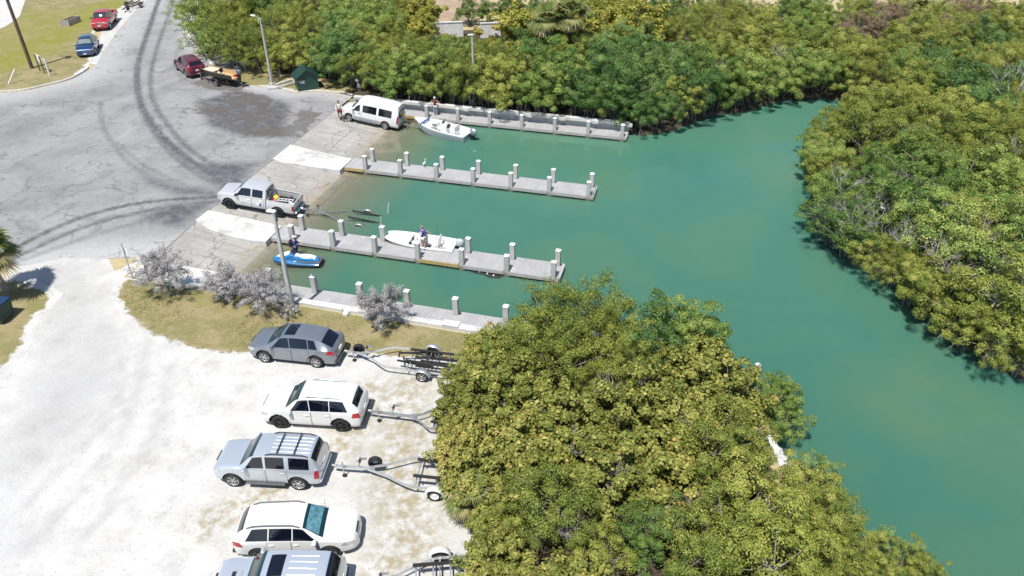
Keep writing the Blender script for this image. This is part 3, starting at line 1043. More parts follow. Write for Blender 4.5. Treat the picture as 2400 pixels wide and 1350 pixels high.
def crown_mesh(name, Rr, z0, H, clumps, per, L, W, seed, hexa=False, rc=(.20, .30), low=-.35, fill=.12, spiky=0.0, flat=1.0):
    g = np.random.default_rng(seed)
    zc = z0 + (H - z0) * .45
    V = (H - z0) * .55
    d = unit(g.normal(size=(clumps * 4, 3)))
    d = d[d[:, 2] > low][:clumps]
    nz = 1 + .26 * np.sin(d[:, 0] * 5 + seed) * np.cos(d[:, 1] * 4.3 + seed * 2) + g.normal(0, .10, len(d))
    rr = np.where(g.random(len(d)) < .8, g.uniform(.66, 1.0, len(d)), g.uniform(.3, .66, len(d))) * nz
    C = np.array([0, 0, zc]) + d * rr[:, None] * np.array([Rr, Rr, V])
    C[:, 2] = np.maximum(C[:, 2], z0 * .6)
    rad = g.uniform(rc[0], rc[1], len(C)) * Rr
    Cn = np.repeat(C, per, 0); Dn = np.repeat(d, per, 0); Rn = np.repeat(rad, per)[:, None]
    tc = np.repeat(g.normal(0, .10, len(C)), per)
    e = unit(g.normal(size=Cn.shape) + Dn * .75 + np.array([0, 0, .25]))
    rho = g.uniform(.45, 1.0, len(e))[:, None] ** .6
    sq = np.array([1, 1, .8 * flat])
    P = Cn + e * Rn * rho * sq
    if spiky:
        P += Dn * (g.random(len(e))[:, None] ** 3) * spiky
    N = unit(e * .95 + np.array([0, 0, .22]) + g.normal(0, .34, e.shape))
    nf = int(len(P) * fill)
    if nf:
        q = unit(g.normal(size=(nf, 3))) * (g.random((nf, 1)) ** .5) * .8
        Pf = np.array([0, 0, zc]) + q * np.array([Rr, Rr, V])
        Pf[:, 2] = np.maximum(Pf[:, 2], z0 * .8)
        P = np.concatenate([P, Pf]); N = np.concatenate([N, unit(g.normal(size=(nf, 3)) + np.array([0, 0, .6]))])
        tc = np.concatenate([tc, np.zeros(nf)])
    Lv = np.full(len(P), L); Lv[len(P) - nf:] *= 1.35
    Wv = np.full(len(P), W); Wv[len(P) - nf:] *= 1.35
    Vv, F, k = leaf_faces(P, N, Lv, Wv, g, hexa)
    tint = np.clip(.45 + tc + g.normal(0, .16, len(P)), 0, 1)
    tint = np.where(g.random(len(P)) < .02, 1.0, tint)
    return np_mesh(name, Vv, F, M['lf_olive'], {'tint': np.repeat(tint, k)}), C


def limb_mesh(name, C, H, seed, n=16, r0=.09, roots=0, mat=None):
    g = random.Random(seed)
    mb = MB()
    stems = g.choice([2, 3, 4])
    bases = [Vector((g.uniform(-.3, .3), g.uniform(-.3, .3), -.3)) for _ in range(stems)]
    forks = [Vector((b.x * 3 + g.uniform(-.4, .4), b.y * 3 + g.uniform(-.4, .4), H * g.uniform(.3, .45))) for b in bases]
    for b, f in zip(bases, forks):
        mid = (b + f) / 2 + Vector((g.uniform(-.15, .15), g.uniform(-.15, .15), 0))
        mb.tube([b, mid, f], [r0, r0 * .8, r0 * .6], 6)
    idx = g.sample(range(len(C)), min(n, len(C)))
    for i in idx:
        c = Vector(C[i]) * 1.0
        f = min(forks, key=lambda q: (q - c).length)
        m1 = f.lerp(c, .5) + Vector((g.uniform(-.2, .2), g.uniform(-.2, .2), g.uniform(-.15, .2)))
        mb.tube([f, m1, c * 1.03], [r0 * .55, r0 * .35, r0 * .14], 5)
    for k in range(roots):
        a = g.uniform(0, 6.28); rr = g.uniform(.5, 1.3)
        f = g.choice(forks)
        s0 = Vector((0, 0, 0)).lerp(f, g.uniform(.4, .9))
        mb.tube([s0, s0 + Vector((math.cos(a) * rr * .6, math.sin(a) * rr * .6, -.1)), Vector((math.cos(a) * rr, math.sin(a) * rr, -.5))], [.03, .028, .022], 5)
    return mb.mesh(name, mat or M['bark'])


PROTO = {}


def proto(key, crown_kw, limb_kw):
    me, C = crown_mesh('crown', **crown_kw)
    PROTO[key] = (me, limb_mesh('trunk', C, crown_kw['H'], crown_kw['seed'], **limb_kw), crown_kw['H'])


for i, (rr, h) in enumerate([(2.4, 4.6), (2.2, 4.2), (2.6, 5.0), (2.3, 4.8)]):
    proto(('bush', i), dict(Rr=rr, z0=.35, H=h, clumps=64, per=250, L=.125, W=.068, rc=(.13, .27), fill=.03, seed=20 + i), dict(n=18, roots=10))
for i, (rr, h) in enumerate([(2.3, 4.6), (2.2, 5.2)]):
    proto(('fine', i), dict(Rr=rr, z0=.4, H=h, clumps=84, per=190, L=.12, W=.05, seed=40 + i, rc=(.11, .22), spiky=.55, fill=.03), dict(n=22))
for i, (rr, h) in enumerate([(2.1, 3.4), (2.3, 3.9), (1.9, 3.0)]):
    proto(('grape', i), dict(Rr=rr, z0=.3, H=h, clumps=72, per=125, L=.145, W=.135, seed=60 + i, hexa=True, rc=(.13, .27), low=-.45, fill=.05, spiky=.25), dict(n=26, r0=.06))
for i, (rr, h) in enumerate([(2.0, 4.2), (1.8, 3.6)]):
    proto(('open', i), dict(Rr=rr, z0=.8, H=h, clumps=60, per=75, L=.14, W=.07, seed=80 + i, rc=(.14, .22), fill=.05, spiky=.35), dict(n=40, r0=.07))

SPECIES = {  # name, crown shapes, leaf material, words
    'olive': ('fine_leaved_tree', 'fine', 'lf_olive', 'olive-green fine-leaved tree'),
    'green': ('mangrove_tree', 'bush', 'lf_green', 'mid-green bushy mangrove'),
    'dark': ('mangrove_tree', 'bush', 'lf_dark', 'dark green bushy mangrove'),
    'dull': ('mangrove_tree', 'bush', 'lf_olive', 'olive bushy mangrove'),
    'bright': ('leafy_tree', 'bush', 'lf_bright', 'bright green leafy tree'),
    'grape': ('sea_grape', 'grape', 'lf_grape', 'sea grape bush with big round leaves'),
    'yellow': ('leafy_tree', 'grape', 'lf_yellow', 'yellowing round-leaved bush'),
    'brown': ('dry_shrub', 'open', 'lf_brown', 'dry brown half-bare shrub'),
    'sparse': ('mangrove_tree', 'open', 'lf_green', 'thin open-branched green mangrove'),
}


def plant(kind, x, y, z, h, rz, place, sxy=1.0):
    nm, shape, mat, words = SPECIES[kind]
    keys = [k for k in PROTO if k[0] == shape]
    key = keys[int(abs(x * 7.3 + y * 3.1)) % len(keys)]
    cm, tm, h0 = PROTO[key]
    root = thing(nm, words + ' ' + place, 'tree' if nm != 'dry_shrub' else 'shrub', (x, y, z), rz, words.split(' ')[0] + ' plants ' + ('behind the long dock' if 'long dock' in place else place))
    s = h / h0
    root['label'] = ('low ' if h < 2.7 else 'tall ' if h > 4.7 else '') + root['label']
    root.scale = (s * sxy, s * sxy, s)
    c = link('crown', cm, root)
    c.material_slots[0].link = 'OBJECT'
    c.material_slots[0].material = M[mat]
    link('trunk', tm, root)
    return root


def seen(x, y, z, m=80):
    d = Vector((x, y, z)) - Vector((0, 0, HCAM))
    w = d.dot(_fw)
    if w < 1: return False
    px = 1200 + FPX * d.dot(_rt) / w; py = 675 - FPX * d.dot(_up) / w
    return (px, py) if (-m < px < 2400 + m and -m - 40 < py < 1350 + m * 2) else False


def poisson(poly, rmin, tries, seed, jitter=None):
    g = random.Random(seed)
    xs = [p[0] for p in poly]; ys = [p[1] for p in poly]
    out = []
    for _ in range(tries):
        p = (g.uniform(min(xs), max(xs)), g.uniform(min(ys), max(ys)))
        if any((p[0] - q[0]) ** 2 + (p[1] - q[1]) ** 2 < rmin * rmin for q in out): continue
        if not inside(poly, [p])[0]: continue
        out.append(p)
    return out


def edge_pts(line, step, seed):
    g = random.Random(seed)
    out = []
    for a, b in zip(line[:-1], line[1:]):
        a, b = Vector(a), Vector(b)
        n = max(1, round((b - a).length / step))
        out += [tuple(a + (b - a) * ((k + g.uniform(.25, .75)) / n)) for k in range(n)]
    return out


def pick(seeds, px, py, g):
    s = sorted(seeds, key=lambda q: (q[0] - px) ** 2 + ((q[1] - py) * 1.3) ** 2)
    return (s[0] if g.random() < .84 else s[min(1, len(s) - 1)] if g.random() < .7 else g.choice(s[:5]))[2]


gg = random.Random(5)
# --- thicket behind the long dock and up to the road
N_SEEDS = [(500, 30, 'olive'), (480, 100, 'sparse'), (560, 60, 'olive'), (600, 120, 'olive'), (680, 60, 'olive'), (760, 60, 'olive'), (720, 130, 'dull'), (620, 20, 'bright'),
           (800, 110, 'dark'), (840, 60, 'green'), (900, 40, 'olive'), (960, 20, 'yellow'), (980, 60, 'dull'), (870, 150, 'dull'), (950, 150, 'olive'), (960, 200, 'green'),
           (1040, 140, 'green'), (1050, 200, 'dull'), (1140, 130, 'olive'), (1180, 190, 'dull'), (1240, 90, 'yellow'), (1250, 130, 'dark'), (1280, 200, 'green'), (1330, 130, 'dull'),
           (1360, 230, 'dark'), (1420, 60, 'yellow'), (1430, 160, 'dark'), (1450, 240, 'dark'), (1520, 280, 'green'), (1540, 120, 'dark'), (1560, 60, 'dull'), (1620, 100, 'olive'),
           (1600, 200, 'dark'), (1650, 250, 'green'), (1700, 170, 'green'), (1720, 60, 'olive'), (1760, 230, 'dull'), (1800, 120, 'dull'), (1830, 200, 'dark'), (1900, 60, 'green'),
           (1950, 150, 'dull'), (1880, 220, 'dull'), (2030, 60, 'brown'), (2050, 120, 'dull'), (2120, 130, 'dull'), (2200, 60, 'olive'), (2220, 40, 'brown'), (2250, 130, 'olive'),
           (2290, 180, 'dark'), (2350, 90, 'dull'), (2380, 160, 'green')]
north_poly = [(-50, 72), (-46, 70), (-43, 69.5), (-41, 70), (-35.5, 69), (-32.5, 67), (-29, 66.8), (-8, 66.8), (-4, 67), (-.5, 70.5), (3, 73.2), (7, 77), (11, 79), (15, 78.5),
              (20, 84), (31, 96), (42, 104), (42, 112), (26, 105), (10, 101), (-4, 99), (-14, 96), (-19, 90), (-23, 81.5), (-33, 81), (-36, 86), (-40, 94), (-52, 98), (-58, 92), (-54, 80)]
spots = [(p, True) for p in edge_pts([(-46.5, 69), (-44, 67.6), (-41.6, 68.6), (-39, 69.3), (-36.3, 68.2), (-33.4, 66.2), (-28, 64.7), (-20, 64.5), (-12, 64.4), (-7.5, 64.4), (-4.6, 63.9), (-2.6, 65.6), (-.6, 68.4), (1.5, 71.2), (4.2, 72.6), (7, 75.8), (10.6, 77.6), (14.4, 77.2)], 1.75, 3)]
for p in poisson(north_poly, 2.55, 9000, 4):
    if all((p[0] - q[0][0]) ** 2 + (p[1] - q[0][1]) ** 2 > 2.1 ** 2 for q in spots):
        spots.append((p, False))
spots += [((-50.5, 73.5), True), (((-53.0, 76.5)), True), ((-55.5, 80), True), ((-51.5, 78), False), ((-54.5, 84.5), False), ((-48.5, 71.2), True)]
for px, py, h, kind in [(458, 40, 5.0, 'sparse'), (492, 28, 5.4, 'olive'), (478, 82, 4.4, 'sparse'), (530, 92, 4.6, 'olive'), (520, 55, 5.2, 'olive'), (565, 105, 4.4, 'olive'), (555, 25, 5.6, 'olive'), (505, 110, 3.8, 'sparse'), (450, 5, 5.0, 'olive')]:
    q = G(px, py, h * .62 + LOT)
    plant(kind, q.x, q.y, LOT - .05, h, gg.uniform(0, 6), 'hanging over the road by the driveway', 1.0)
for (x, y), front in spots:
    h = gg.uniform(3.4, 6.0) if not front else gg.uniform(3.2, 5.0)
    if y > 88: h = gg.uniform(2.6, 4.2)
    # keep the far wall and the path in sight: lower growth along that line of view
    if -36 < x + (85 - y) * -.33 < -22 and y > 66:
        h = min(h, max(1.6, .1 + .275 * (85 - y)))
    s = seen(x, y, h * .6)
    if not s: continue
    kind = pick(N_SEEDS, *s, gg)
    if -9 < x < 14 and front: kind = gg.choice(['green', 'dark', 'green', 'dull'])
    place = ('by the green shed' if x < -33 else 'behind the long dock' if x < -7 else 'at the head of the basin') if y < 76 else ('by the dirt path' if x < -18 else 'beside the dry field')
    if place == 'behind the long dock' and front:
        bay = max(0, min(6, int((x + 27.2) / 2.976)))
        place = 'behind the %s bay of the long dock from the van' % ('first', 'second', 'third', 'fourth', 'fifth', 'sixth', 'seventh')[bay]
    plant(kind, x, y, .2 if x > -7 and y < 90 else LOT - .05, h, gg.uniform(0, 6.28), place, gg.uniform(.95, 1.15))

# --- mangrove bank across the water
E_SEEDS = [(1900, 350, 'green'), (1880, 420, 'green'), (1980, 300, 'dull'), (2060, 280, 'dull'), (2000, 400, 'dull'), (2100, 380, 'bright'), (2160, 330, 'dull'), (2080, 440, 'sparse'), (1940, 470, 'green'),
           (1910, 550, 'dark'), (1960, 500, 'sparse'), (2050, 500, 'sparse'), (2150, 470, 'green'), (2250, 280, 'dark'), (2300, 330, 'dull'), (2230, 420, 'green'), (2330, 400, 'dull'), (2380, 300, 'olive'),
           (2100, 600, 'olive'), (2180, 620, 'dull'), (2060, 660, 'green'), (2250, 560, 'sparse'), (2330, 560, 'olive'), (2300, 650, 'sparse'), (2180, 720, 'dull'), (2200, 790, 'green'), (2280, 800, 'dull'),
           (2250, 870, 'green'), (2350, 900, 'dull'), (2360, 780, 'olive'), (2340, 720, 'dull'), (2380, 480, 'green')]
east_poly = [(17.5, 73.5), (14.8, 69), (12.0, 63), (11.8, 57), (12.2, 52.5), (11.6, 50), (12.2, 48), (14.2, 45.6), (15.6, 43), (17, 40), (18, 38), (20, 37), (40, 36), (52, 70), (50, 104), (38, 102), (26, 92), (20, 82), (18, 77)]
spots = [(p, True) for p in edge_pts([(15.6, 73.2), (13.6, 69.6), (11.6, 66.4), (9.9, 63), (9.7, 58.5), (10.2, 54.5), (10.0, 51.5), (9.1, 49.2), (9.7, 46.8), (11.6, 44.8), (13.2, 42.4), (14.6, 39.6), (15.6, 37.2), (17.2, 35.9), (20, 35.4), (26, 35)], 1.6, 8)]
for p in poisson(east_poly, 2.35, 9000, 9):
    if all((p[0] - q[0][0]) ** 2 + (p[1] - q[0][1]) ** 2 > 1.9 ** 2 for q in spots):
        spots.append((p, False))
for (x, y), front in spots:
    h = gg.uniform(2.4, 3.7) if front else gg.uniform(3.0, 5.2)
    s = seen(x, y, h * .6)
    if not s: continue
    kind = pick(E_SEEDS, *s, gg)
    plant(kind, x, y, .05 if front else .2, h, gg.uniform(0, 6.28), 'at the water\'s edge of the far bank' if front else 'inland on the mangrove bank', gg.uniform(1.0, 1.2))

# --- thicket between car park and channel
S_SEEDS = [(1320, 690, 'dull'), (1300, 780, 'olive'), (1380, 730, 'olive'), (1450, 780, 'dull'), (1580, 690, 'green'), (1620, 730, 'green'), (1500, 720, 'dark'), (1180, 780, 'green'), (1150, 850, 'grape'), (1100, 900, 'grape'),
           (1060, 980, 'olive'), (1120, 1000, 'grape'), (1220, 900, 'grape'), (1350, 900, 'olive'), (1480, 860, 'dark'), (1480, 950, 'grape'), (1620, 900, 'grape'), (1720, 830, 'grape'), (1740, 960, 'grape'), (1700, 1020, 'grape'),
           (1600, 1020, 'grape'), (1400, 1030, 'grape'), (1500, 1000, 'grape'), (1560, 960, 'grape'), (1650, 960, 'grape'), (1560, 1080, 'grape'), (1420, 960, 'grape'), (1660, 1070, 'grape'), (1330, 980, 'grape'), (1230, 980, 'grape'), (1220, 1120, 'grape'), (1120, 1200, 'grape'), (1200, 1220, 'grape'), (1280, 1290, 'grape'), (1280, 1050, 'grape'), (1150, 1150, 'grape'), (1350, 1140, 'olive'), (1280, 1180, 'dull'), (1500, 1150, 'grape'), (1620, 1130, 'dull'), (1800, 1100, 'olive'), (1880, 1120, 'dull'),
           (1080, 1260, 'grape'), (1180, 1280, 'grape'), (1350, 1280, 'dull'), (1560, 1300, 'bright'), (1480, 1340, 'bright'), (1700, 1250, 'dull'), (1850, 1230, 'dull'), (1780, 1320, 'dull'), (1950, 1230, 'olive'), (1250, 1340, 'grape')]
south_poly = [(-7.6, 29.3), (-6, 29.8), (-3, 29.9), (0, 29.9), (2.4, 29.4), (3.2, 27), (4.0, 24.3), (4.8, 21.8), (6, 18.5), (7, 14), (-3.6, 11), (-4.6, 17), (-5.4, 21), (-6.8, 24.3), (-7.8, 27)]
spots = [(p, True) for p in edge_pts([(-4.4, 14.5), (-4.9, 17.3), (-6.6, 20.0), (-8.3, 22.4), (-9.0, 25.2), (-9.4, 27.8), (-8.3, 29.6)], 1.45, 12)]
SPOT = [(1300, 672, 5.0, 'olive'), (1385, 662, 5.2, 'olive'), (1335, 740, 4.6, 'olive'), (1440, 715, 4.5, 'olive'), (1595, 700, 4.1, 'green'), (1645, 712, 3.8, 'green'), (1520, 722, 4.2, 'dark'), (1480, 800, 4.0, 'olive'), (1250, 735, 3.6, 'dull'), (1185, 760, 2.3, 'green'), (1165, 790, 2.2, 'sparse'), (1688, 830, 3.2, 'grape'), (1630, 805, 3.3, 'grape')]
SPOT = [(G(a, b + 25, c + LOT - .5), c, d) for a, b, c, d in SPOT]
for q, c, d in SPOT:
    plant(d, q.x, q.y, LOT - .05, c, gg.uniform(0, 6), 'at the tip of the thicket beside the dock', .9)
for p in poisson(south_poly, 2.1, 7000, 13):
    if p[1] > 29 or any((p[0] - q.x) ** 2 + (p[1] - q.y) ** 2 < 1.7 for q, c, d in SPOT): continue
    if all((p[0] - q[0][0]) ** 2 + (p[1] - q[0][1]) ** 2 > 1.5 ** 2 for q in spots):
        spots.append((p, False))
for (x, y), front in spots:
    s = seen(x, y, 2.0, 200)
    if not s: continue
    kind = pick(S_SEEDS, *s, gg)
    if front: kind = gg.choice(['grape', 'grape', 'grape', 'dull'])
    h = gg.uniform(1.6, 2.6) if front else gg.uniform(2.1, 4.0)
    if y > 27.5 and not front: h = gg.uniform(3.6, 4.6)
    if y > 29 and -5.5 < x < 0: h = gg.uniform(4.4, 5.0)
    plant(kind, x, y, LOT - .05, h, gg.uniform(0, 6.28), 'at the edge of the white car park' if front else 'in the thicket between car park and channel', gg.uniform(.92, 1.1))
for x, y, h, kind in [(3.0, 26.0, 2.8, 'grape'), (2.6, 24.2, 3.0, 'grape'), (3.6, 23.6, 2.6, 'dull'), (3.2, 27.6, 2.8, 'grape'), (5.4, 29.3, 2.3, 'green'), (5.9, 27.9, 2.1, 'green'), (5.6, 30.2, 1.7, 'dark'), (7.3, 25.2, 1.7, 'dark'), (7.3, 23.4, 1.9, 'green'), (7.0, 21.5, 2.1, 'dull'), (8.1, 20.2, 2.0, 'dull'), (9.4, 19.9, 1.6, 'sparse'), (10.4, 18.9, 1.7, 'dull'), (9.2, 18.4, 1.8, 'dull'), (11.3, 18.4, 1.3, 'green'), (8.4, 18.2, 2.0, 'olive')]:
    plant(kind, x, y, .1, h, gg.uniform(0, 6), 'overhanging the channel from the rubble bank', 1.0)


for px, py, h, kind in [(1890, 1150, 2.6, 'dull'), (1950, 1225, 2.4, 'olive'), (1990, 1280, 2.1, 'dull'), (1900, 1270, 2.6, 'dull'), (1850, 1325, 2.6, 'dull'), (1930, 1330, 2.4, 'olive'), (2075, 1285, 1.7, 'sparse'), (2120, 1310, 1.9, 'dull'), (2165, 1340, 1.6, 'dull'), (2050, 1350, 1.8, 'dull'), (1870, 1210, 2.4, 'olive')]:
    q = G(px, py, h * .55)
    plant(kind, q.x, q.y, .05, h, gg.uniform(0, 6), 'leaning over the channel beyond the rubble bank', 1.0)
# growth behind the far wall and towards the dry field
for px, py, h, kind in [(1105, 18, 3.4, 'bright'), (1150, 22, 3.2, 'bright'), (1200, 15, 3.4, 'bright'), (1245, 20, 3.6, 'bright'), (990, 25, 3.6, 'yellow'), (965, 60, 3.4, 'yellow'), (1000, 60, 2.8, 'dull'), (1045, 92, 1.5, 'yellow'), (1098, 96, 1.8, 'dull'), (1160, 92, 1.4, 'yellow'), (1240, 85, 3.0, 'yellow'), (1215, 60, 2.4, 'yellow'), (1395, 20, 4.0, 'dark'), (1440, 45, 4.0, 'yellow'), (1380, 60, 4, 'dull'), (1500, 60, 3.6, 'brown'),
                        (1560, 20, 4.4, 'dark'), (1620, 10, 4.2, 'olive'), (1690, 15, 4.2, 'olive'), (1750, 20, 4.0, 'olive'), (1780, 50, 3.6, 'dull'), (1900, 20, 4.0, 'green'), (1925, 50, 3.6, 'dull'), (2030, 30, 3.2, 'dull'), (2060, 70, 3.0, 'brown'), (2110, 10, 3.6, 'dull'), (2200, 25, 4.0, 'olive'), (2235, 60, 3.2, 'brown'), (2290, 15, 3.6, 'olive'), (2330, 70, 3, 'olive'), (2380, 90, 3.2, 'dull'), (2010, 0, 3.6, 'dull'), (1850, 70, 3.4, 'green'), (1860, -10, 4, 'dull')]:
    q = G(px, py, h * .6 + LOT)
    plant(kind, q.x, q.y, LOT - .05, h, gg.uniform(0, 6), 'scattered between thicket and dry field' if px > 1350 else 'round the broken white wall', 1.05)


# --- bare bleached branches
def dead_mesh(seed, H, n=9):
    g = random.Random(seed)
    mb = MB()

    def grow(p, d, L, r, lev):
        q = p + d * L * .5 + Vector((g.uniform(-.1, .1), g.uniform(-.1, .1), g.uniform(-.05, .1))) * L
        e = p + d * L + Vector((g.uniform(-.12, .12), g.uniform(-.12, .12), 0)) * L
        mb.tube([p, q, e], [r, r * .8, r * .55], 5)
        if lev:
            for _ in range(g.choice([2, 3, 3])):
                nd = (d + Vector((g.uniform(-.9, .9), g.uniform(-.9, .9), g.uniform(-.3, .6)))).normalized()
                grow(q.lerp(e, g.uniform(.2, 1)), nd, L * g.uniform(.5, .75), r * .5, lev - 1)
    for k in range(n):
        a = 6.28 * k / n + g.uniform(-.3, .3)
        d = Vector((math.cos(a) * .8, math.sin(a) * .8, g.uniform(.4, 1.2))).normalized()
        grow(Vector((0, 0, -.2)), d, H * g.uniform(.4, .6), .035, 2)
    return mb.mesh('branches', M['dead_wood'])


DEAD = [dead_mesh(s, 2.2) for s in (1, 2, 3)]
for i, (px, py, z, s) in enumerate([(1990, 505, 1.9, 1.1), (1955, 520, 1.5, .9), (2040, 480, 2.2, 1.0), (2000, 560, 1.6, 1.1), (2090, 490, 2.4, .8), (2130, 440, 2.6, 1.0), (2250, 660, 2.4, .9), (2330, 620, 2.6, .9), (2370, 230, 3.4, 2.0), (1980, 440, 2.6, 1.0), (2020, 525, 2.6, 1.1), (2062, 540, 2.6, 1.0), (1935, 505, 2.0, .9), (2180, 500, 3.0, 1.0), (2290, 560, 3.2, 1.0), (2340, 700, 3.2, 1.0), (2200, 600, 3.2, .9), (2120, 560, 3.0, .9), (2380, 360, 3.2, 1.1),
                                    (2150, 330, 2.6, 1.2), (2075, 440, 2.6, .9), (1840, 140, 3.4, 1.1), (1690, 170, 3.0, .9)]):
    p = G(px, py, z)
    o = link('dead_branches', DEAD[i % 3])
    o.location = (p.x, p.y, z - .4); o.scale = (s, s, s); o.rotation_euler = (0, 0, i * 1.7)
    tag(o, 'bare bleached grey branches sticking out of the mangroves', 'branches', 'bare branches among the mangroves')
for i, (px, py, z, s) in enumerate([(1430, 915, 3.2, .7), (1500, 880, 3.4, .6), (1580, 960, 3.2, .55), (1640, 1000, 3.2, .6), (1360, 1040, 3.0, .55), (1450, 1090, 3.0, .55), (1240, 870, 3.0, .5), (1180, 930, 2.6, .5), (1700, 900, 3.0, .55), (1760, 1000, 2.6, .55), (1330, 1230, 3.0, .5), (1650, 1180, 3.0, .55), (1120, 1060, 2.2, .45), (1800, 1180, 2.6, .5), (1300, 980, 2.9, .6), (1690, 990, 2.9, .6), (1200, 1130, 2.5, .5), (1560, 1220, 2.8, .6), (1100, 930, 2.0, .5)]):
    p = G(px, py, z)
    o = link('dead_branches', DEAD[(i + 1) % 3])
    o.location = (p.x, p.y, z - .5); o.scale = (s, s, s); o.rotation_euler = (0, 0, i * 1.1)
    tag(o, 'bare grey twigs among the sea grapes beside the car park', 'branches', 'bare twigs among the sea grapes')


# --- silver buttonwood shrubs
def silver(name, Rr, H, seed, lean):
    me, C = crown_mesh('crown', Rr, .25, H, 75, 190, .085, .038, seed, rc=(.15, .24), low=-.30, fill=.05, spiky=.42)
    me.materials[0] = M['lf_silver']
    return me, limb_mesh('trunk', C, H, seed, 22, .03)


for (px, py, Rr, H, seed, lab) in [(398, 692, 1.35, 2.7, 101, 'tall silver-leaved shrub on the dry grass by the sign post'),
                                   (540, 700, 1.15, 2.0, 102, 'low spreading silver-leaved shrub between two others on the grass'),
                                   (625, 722, 1.20, 2.1, 103, 'silver-leaved shrub beside the lamp post foot'),
                                   (905, 762, 1.10, 2.3, 104, 'silver-leaved shrub standing alone against the low white wall')]:
    p = G(px, py, LOT)
    cm, tm = silver('x', Rr, H, seed, 0)
    r_ = thing('silver_shrub', lab, 'shrub', p, seed * 1.3, 'silver-leaved shrubs on the grass strip')
    link('crown', cm, r_); link('trunk', tm, r_)
p = G(680, 742, LOT)
cm, C = crown_mesh('crown', .45, .05, .7, 26, 60, .075, .032, 109, rc=(.16, .3), low=-.2, fill=0, spiky=.2)
cm.materials[0] = M['lf_silver']
r_ = thing('silver_shrub', 'tiny silver-leaved shrub in front of the lamp post', 'shrub', p, 0, 'silver-leaved shrubs on the grass strip')
link('crown', cm, r_); link('trunk', limb_mesh('trunk', C, .7, 109, 14, .02), r_)


# --- sabal palms
def fan_frond(mb, base, d, L, Wd, nseg, g, mi=0):
    """stalk and a fan of narrow drooping leaflets"""
    d = d.normalized()
    side = d.cross(Vector((0, 0, 1)))
    side = side.normalized() if side.length > .1 else Vector((1, 0, 0))
    up = side.cross(d)
    hub = base + d * L * .45
    mb.tube([base, base + d * L * .25 + Vector((0, 0, .03)), hub], [.022, .016, .012], 4, 1)
    for k in range(nseg):
        u = (k / (nseg - 1) - .5) * 2
        a = u * 1.75
        dd = (d * math.cos(a) + side * math.sin(a)).normalized()
        l = L * .62 * (1 - .28 * abs(u)) * g.uniform(.9, 1.08)
        m = hub + dd * l * .55 + up * .05
        e = hub + dd * l + Vector((0, 0, -l * g.uniform(.22, .45)))
        w = dd.cross(up).normalized() * l * .055
        mb.add([hub, m - w, e, m + w], [(0, 1, 2, 3)], mi)


def palm(name, label, loc, trunk_h, n, L, seed, lean=(0, 0)):
    g = random.Random(seed)
    root = thing(name, label, 'palm', loc, 0)
    top = Vector((lean[0], lean[1], trunk_h))
    if trunk_h > .3:
        tb = MB().tube([(0, 0, -.2), top * .5, top], [.2, .17, .19], 10)
        tb.build('trunk', M['bark'], root)
    for k in range(n):
        a = k * 2.4 + g.uniform(-.2, .2)
        el = g.uniform(-.35, 1.25)
        d = Vector((math.cos(a) * math.cos(el), math.sin(a) * math.cos(el), math.sin(el)))
        mb = MB()
        fan_frond(mb, top, d, L * g.uniform(.85, 1.1), .5, 26, g)
        me = mb.mesh('frond', [M['lf_palm'], M['lf_palm']])
        at = me.attributes.new('tint', 'FLOAT', 'POINT')
        at.data.foreach_set('value', np.full(len(me.vertices), g.uniform(.25, .8) if el > -.1 else .95, np.float32))
        link('frond', me, root)
    return root


palm('cabbage_palm', 'fan palm over the blue-lidded bin at the sandy track', (-38.1, 27.7, LOT), 2.9, 38, 1.9, 3)
palm('cabbage_palm', 'tall pale fan palm rising from the thicket behind the far wall', (G(1288, 48, 5.6).x, G(1288, 48, 5.6).y, LOT), 4.9, 34, 2.5, 4)
palm('cabbage_palm', 'pale fan palm leaning beside the taller fan palm in the thicket', (G(1338, 40, 5.9).x, G(1338, 40, 5.9).y, LOT), 5.2, 32, 2.4, 5)
palm('cabbage_palm', 'brownish fan palm in front of the dry field', G(2140, 75, LOT), 2.4, 24, 1.9, 6)
palm('palmetto', 'low fan palmetto poking out over the silver trailer', G(1085, 1190, LOT), .8, 16, 1.25, 7)
palm('palmetto', 'low fan palmetto among sea grapes behind the silver trailer', G(1110, 1215, LOT), 1.2, 16, 1.3, 8)


# --- grass: blades on the verge and the lawn
def tufts(name, poly, n, h, seed, mat, label, cut=0.3, z=LOT):
    g = np.random.default_rng(seed)
    xs = [p[0] for p in poly]; ys = [p[1] for p in poly]
    P = np.stack([g.uniform(min(xs), max(xs), n), g.uniform(min(ys), max(ys), n)], 1)
    P = P[inside(poly, P)]
    P = P[dist_line(poly, P, True) > cut * g.random(len(P))]
    k = np.sin(P[:, 0] * 1.7) * np.cos(P[:, 1] * 2.1) + np.sin(P[:, 0] * .6 + 1) + g.normal(0, .6, len(P))
    P = P[k > -.1]
    m = len(P)
    a = g.uniform(0, 6.28, m); hh = h * g.uniform(.4, 1.3, m); w = .022
    b = np.stack([P[:, 0], P[:, 1], np.full(m, z)], 1)
    d = np.stack([np.cos(a), np.sin(a), np.zeros(m)], 1)
    tip = b + np.stack([g.normal(0, .6, m) * hh, g.normal(0, .6, m) * hh, hh], 1)
    V = np.stack([b - d * w, b + d * w, tip], 1).reshape(-1, 3)
    F = np.arange(m * 3, dtype=np.int32).reshape(m, 3)
    me = np_mesh(name, V, F, mat, {'tint': np.repeat(np.clip(g.normal(.5, .22, m), 0, 1), 3)})
    return tag(link(name, me), label, 'grass', kind='stuff')


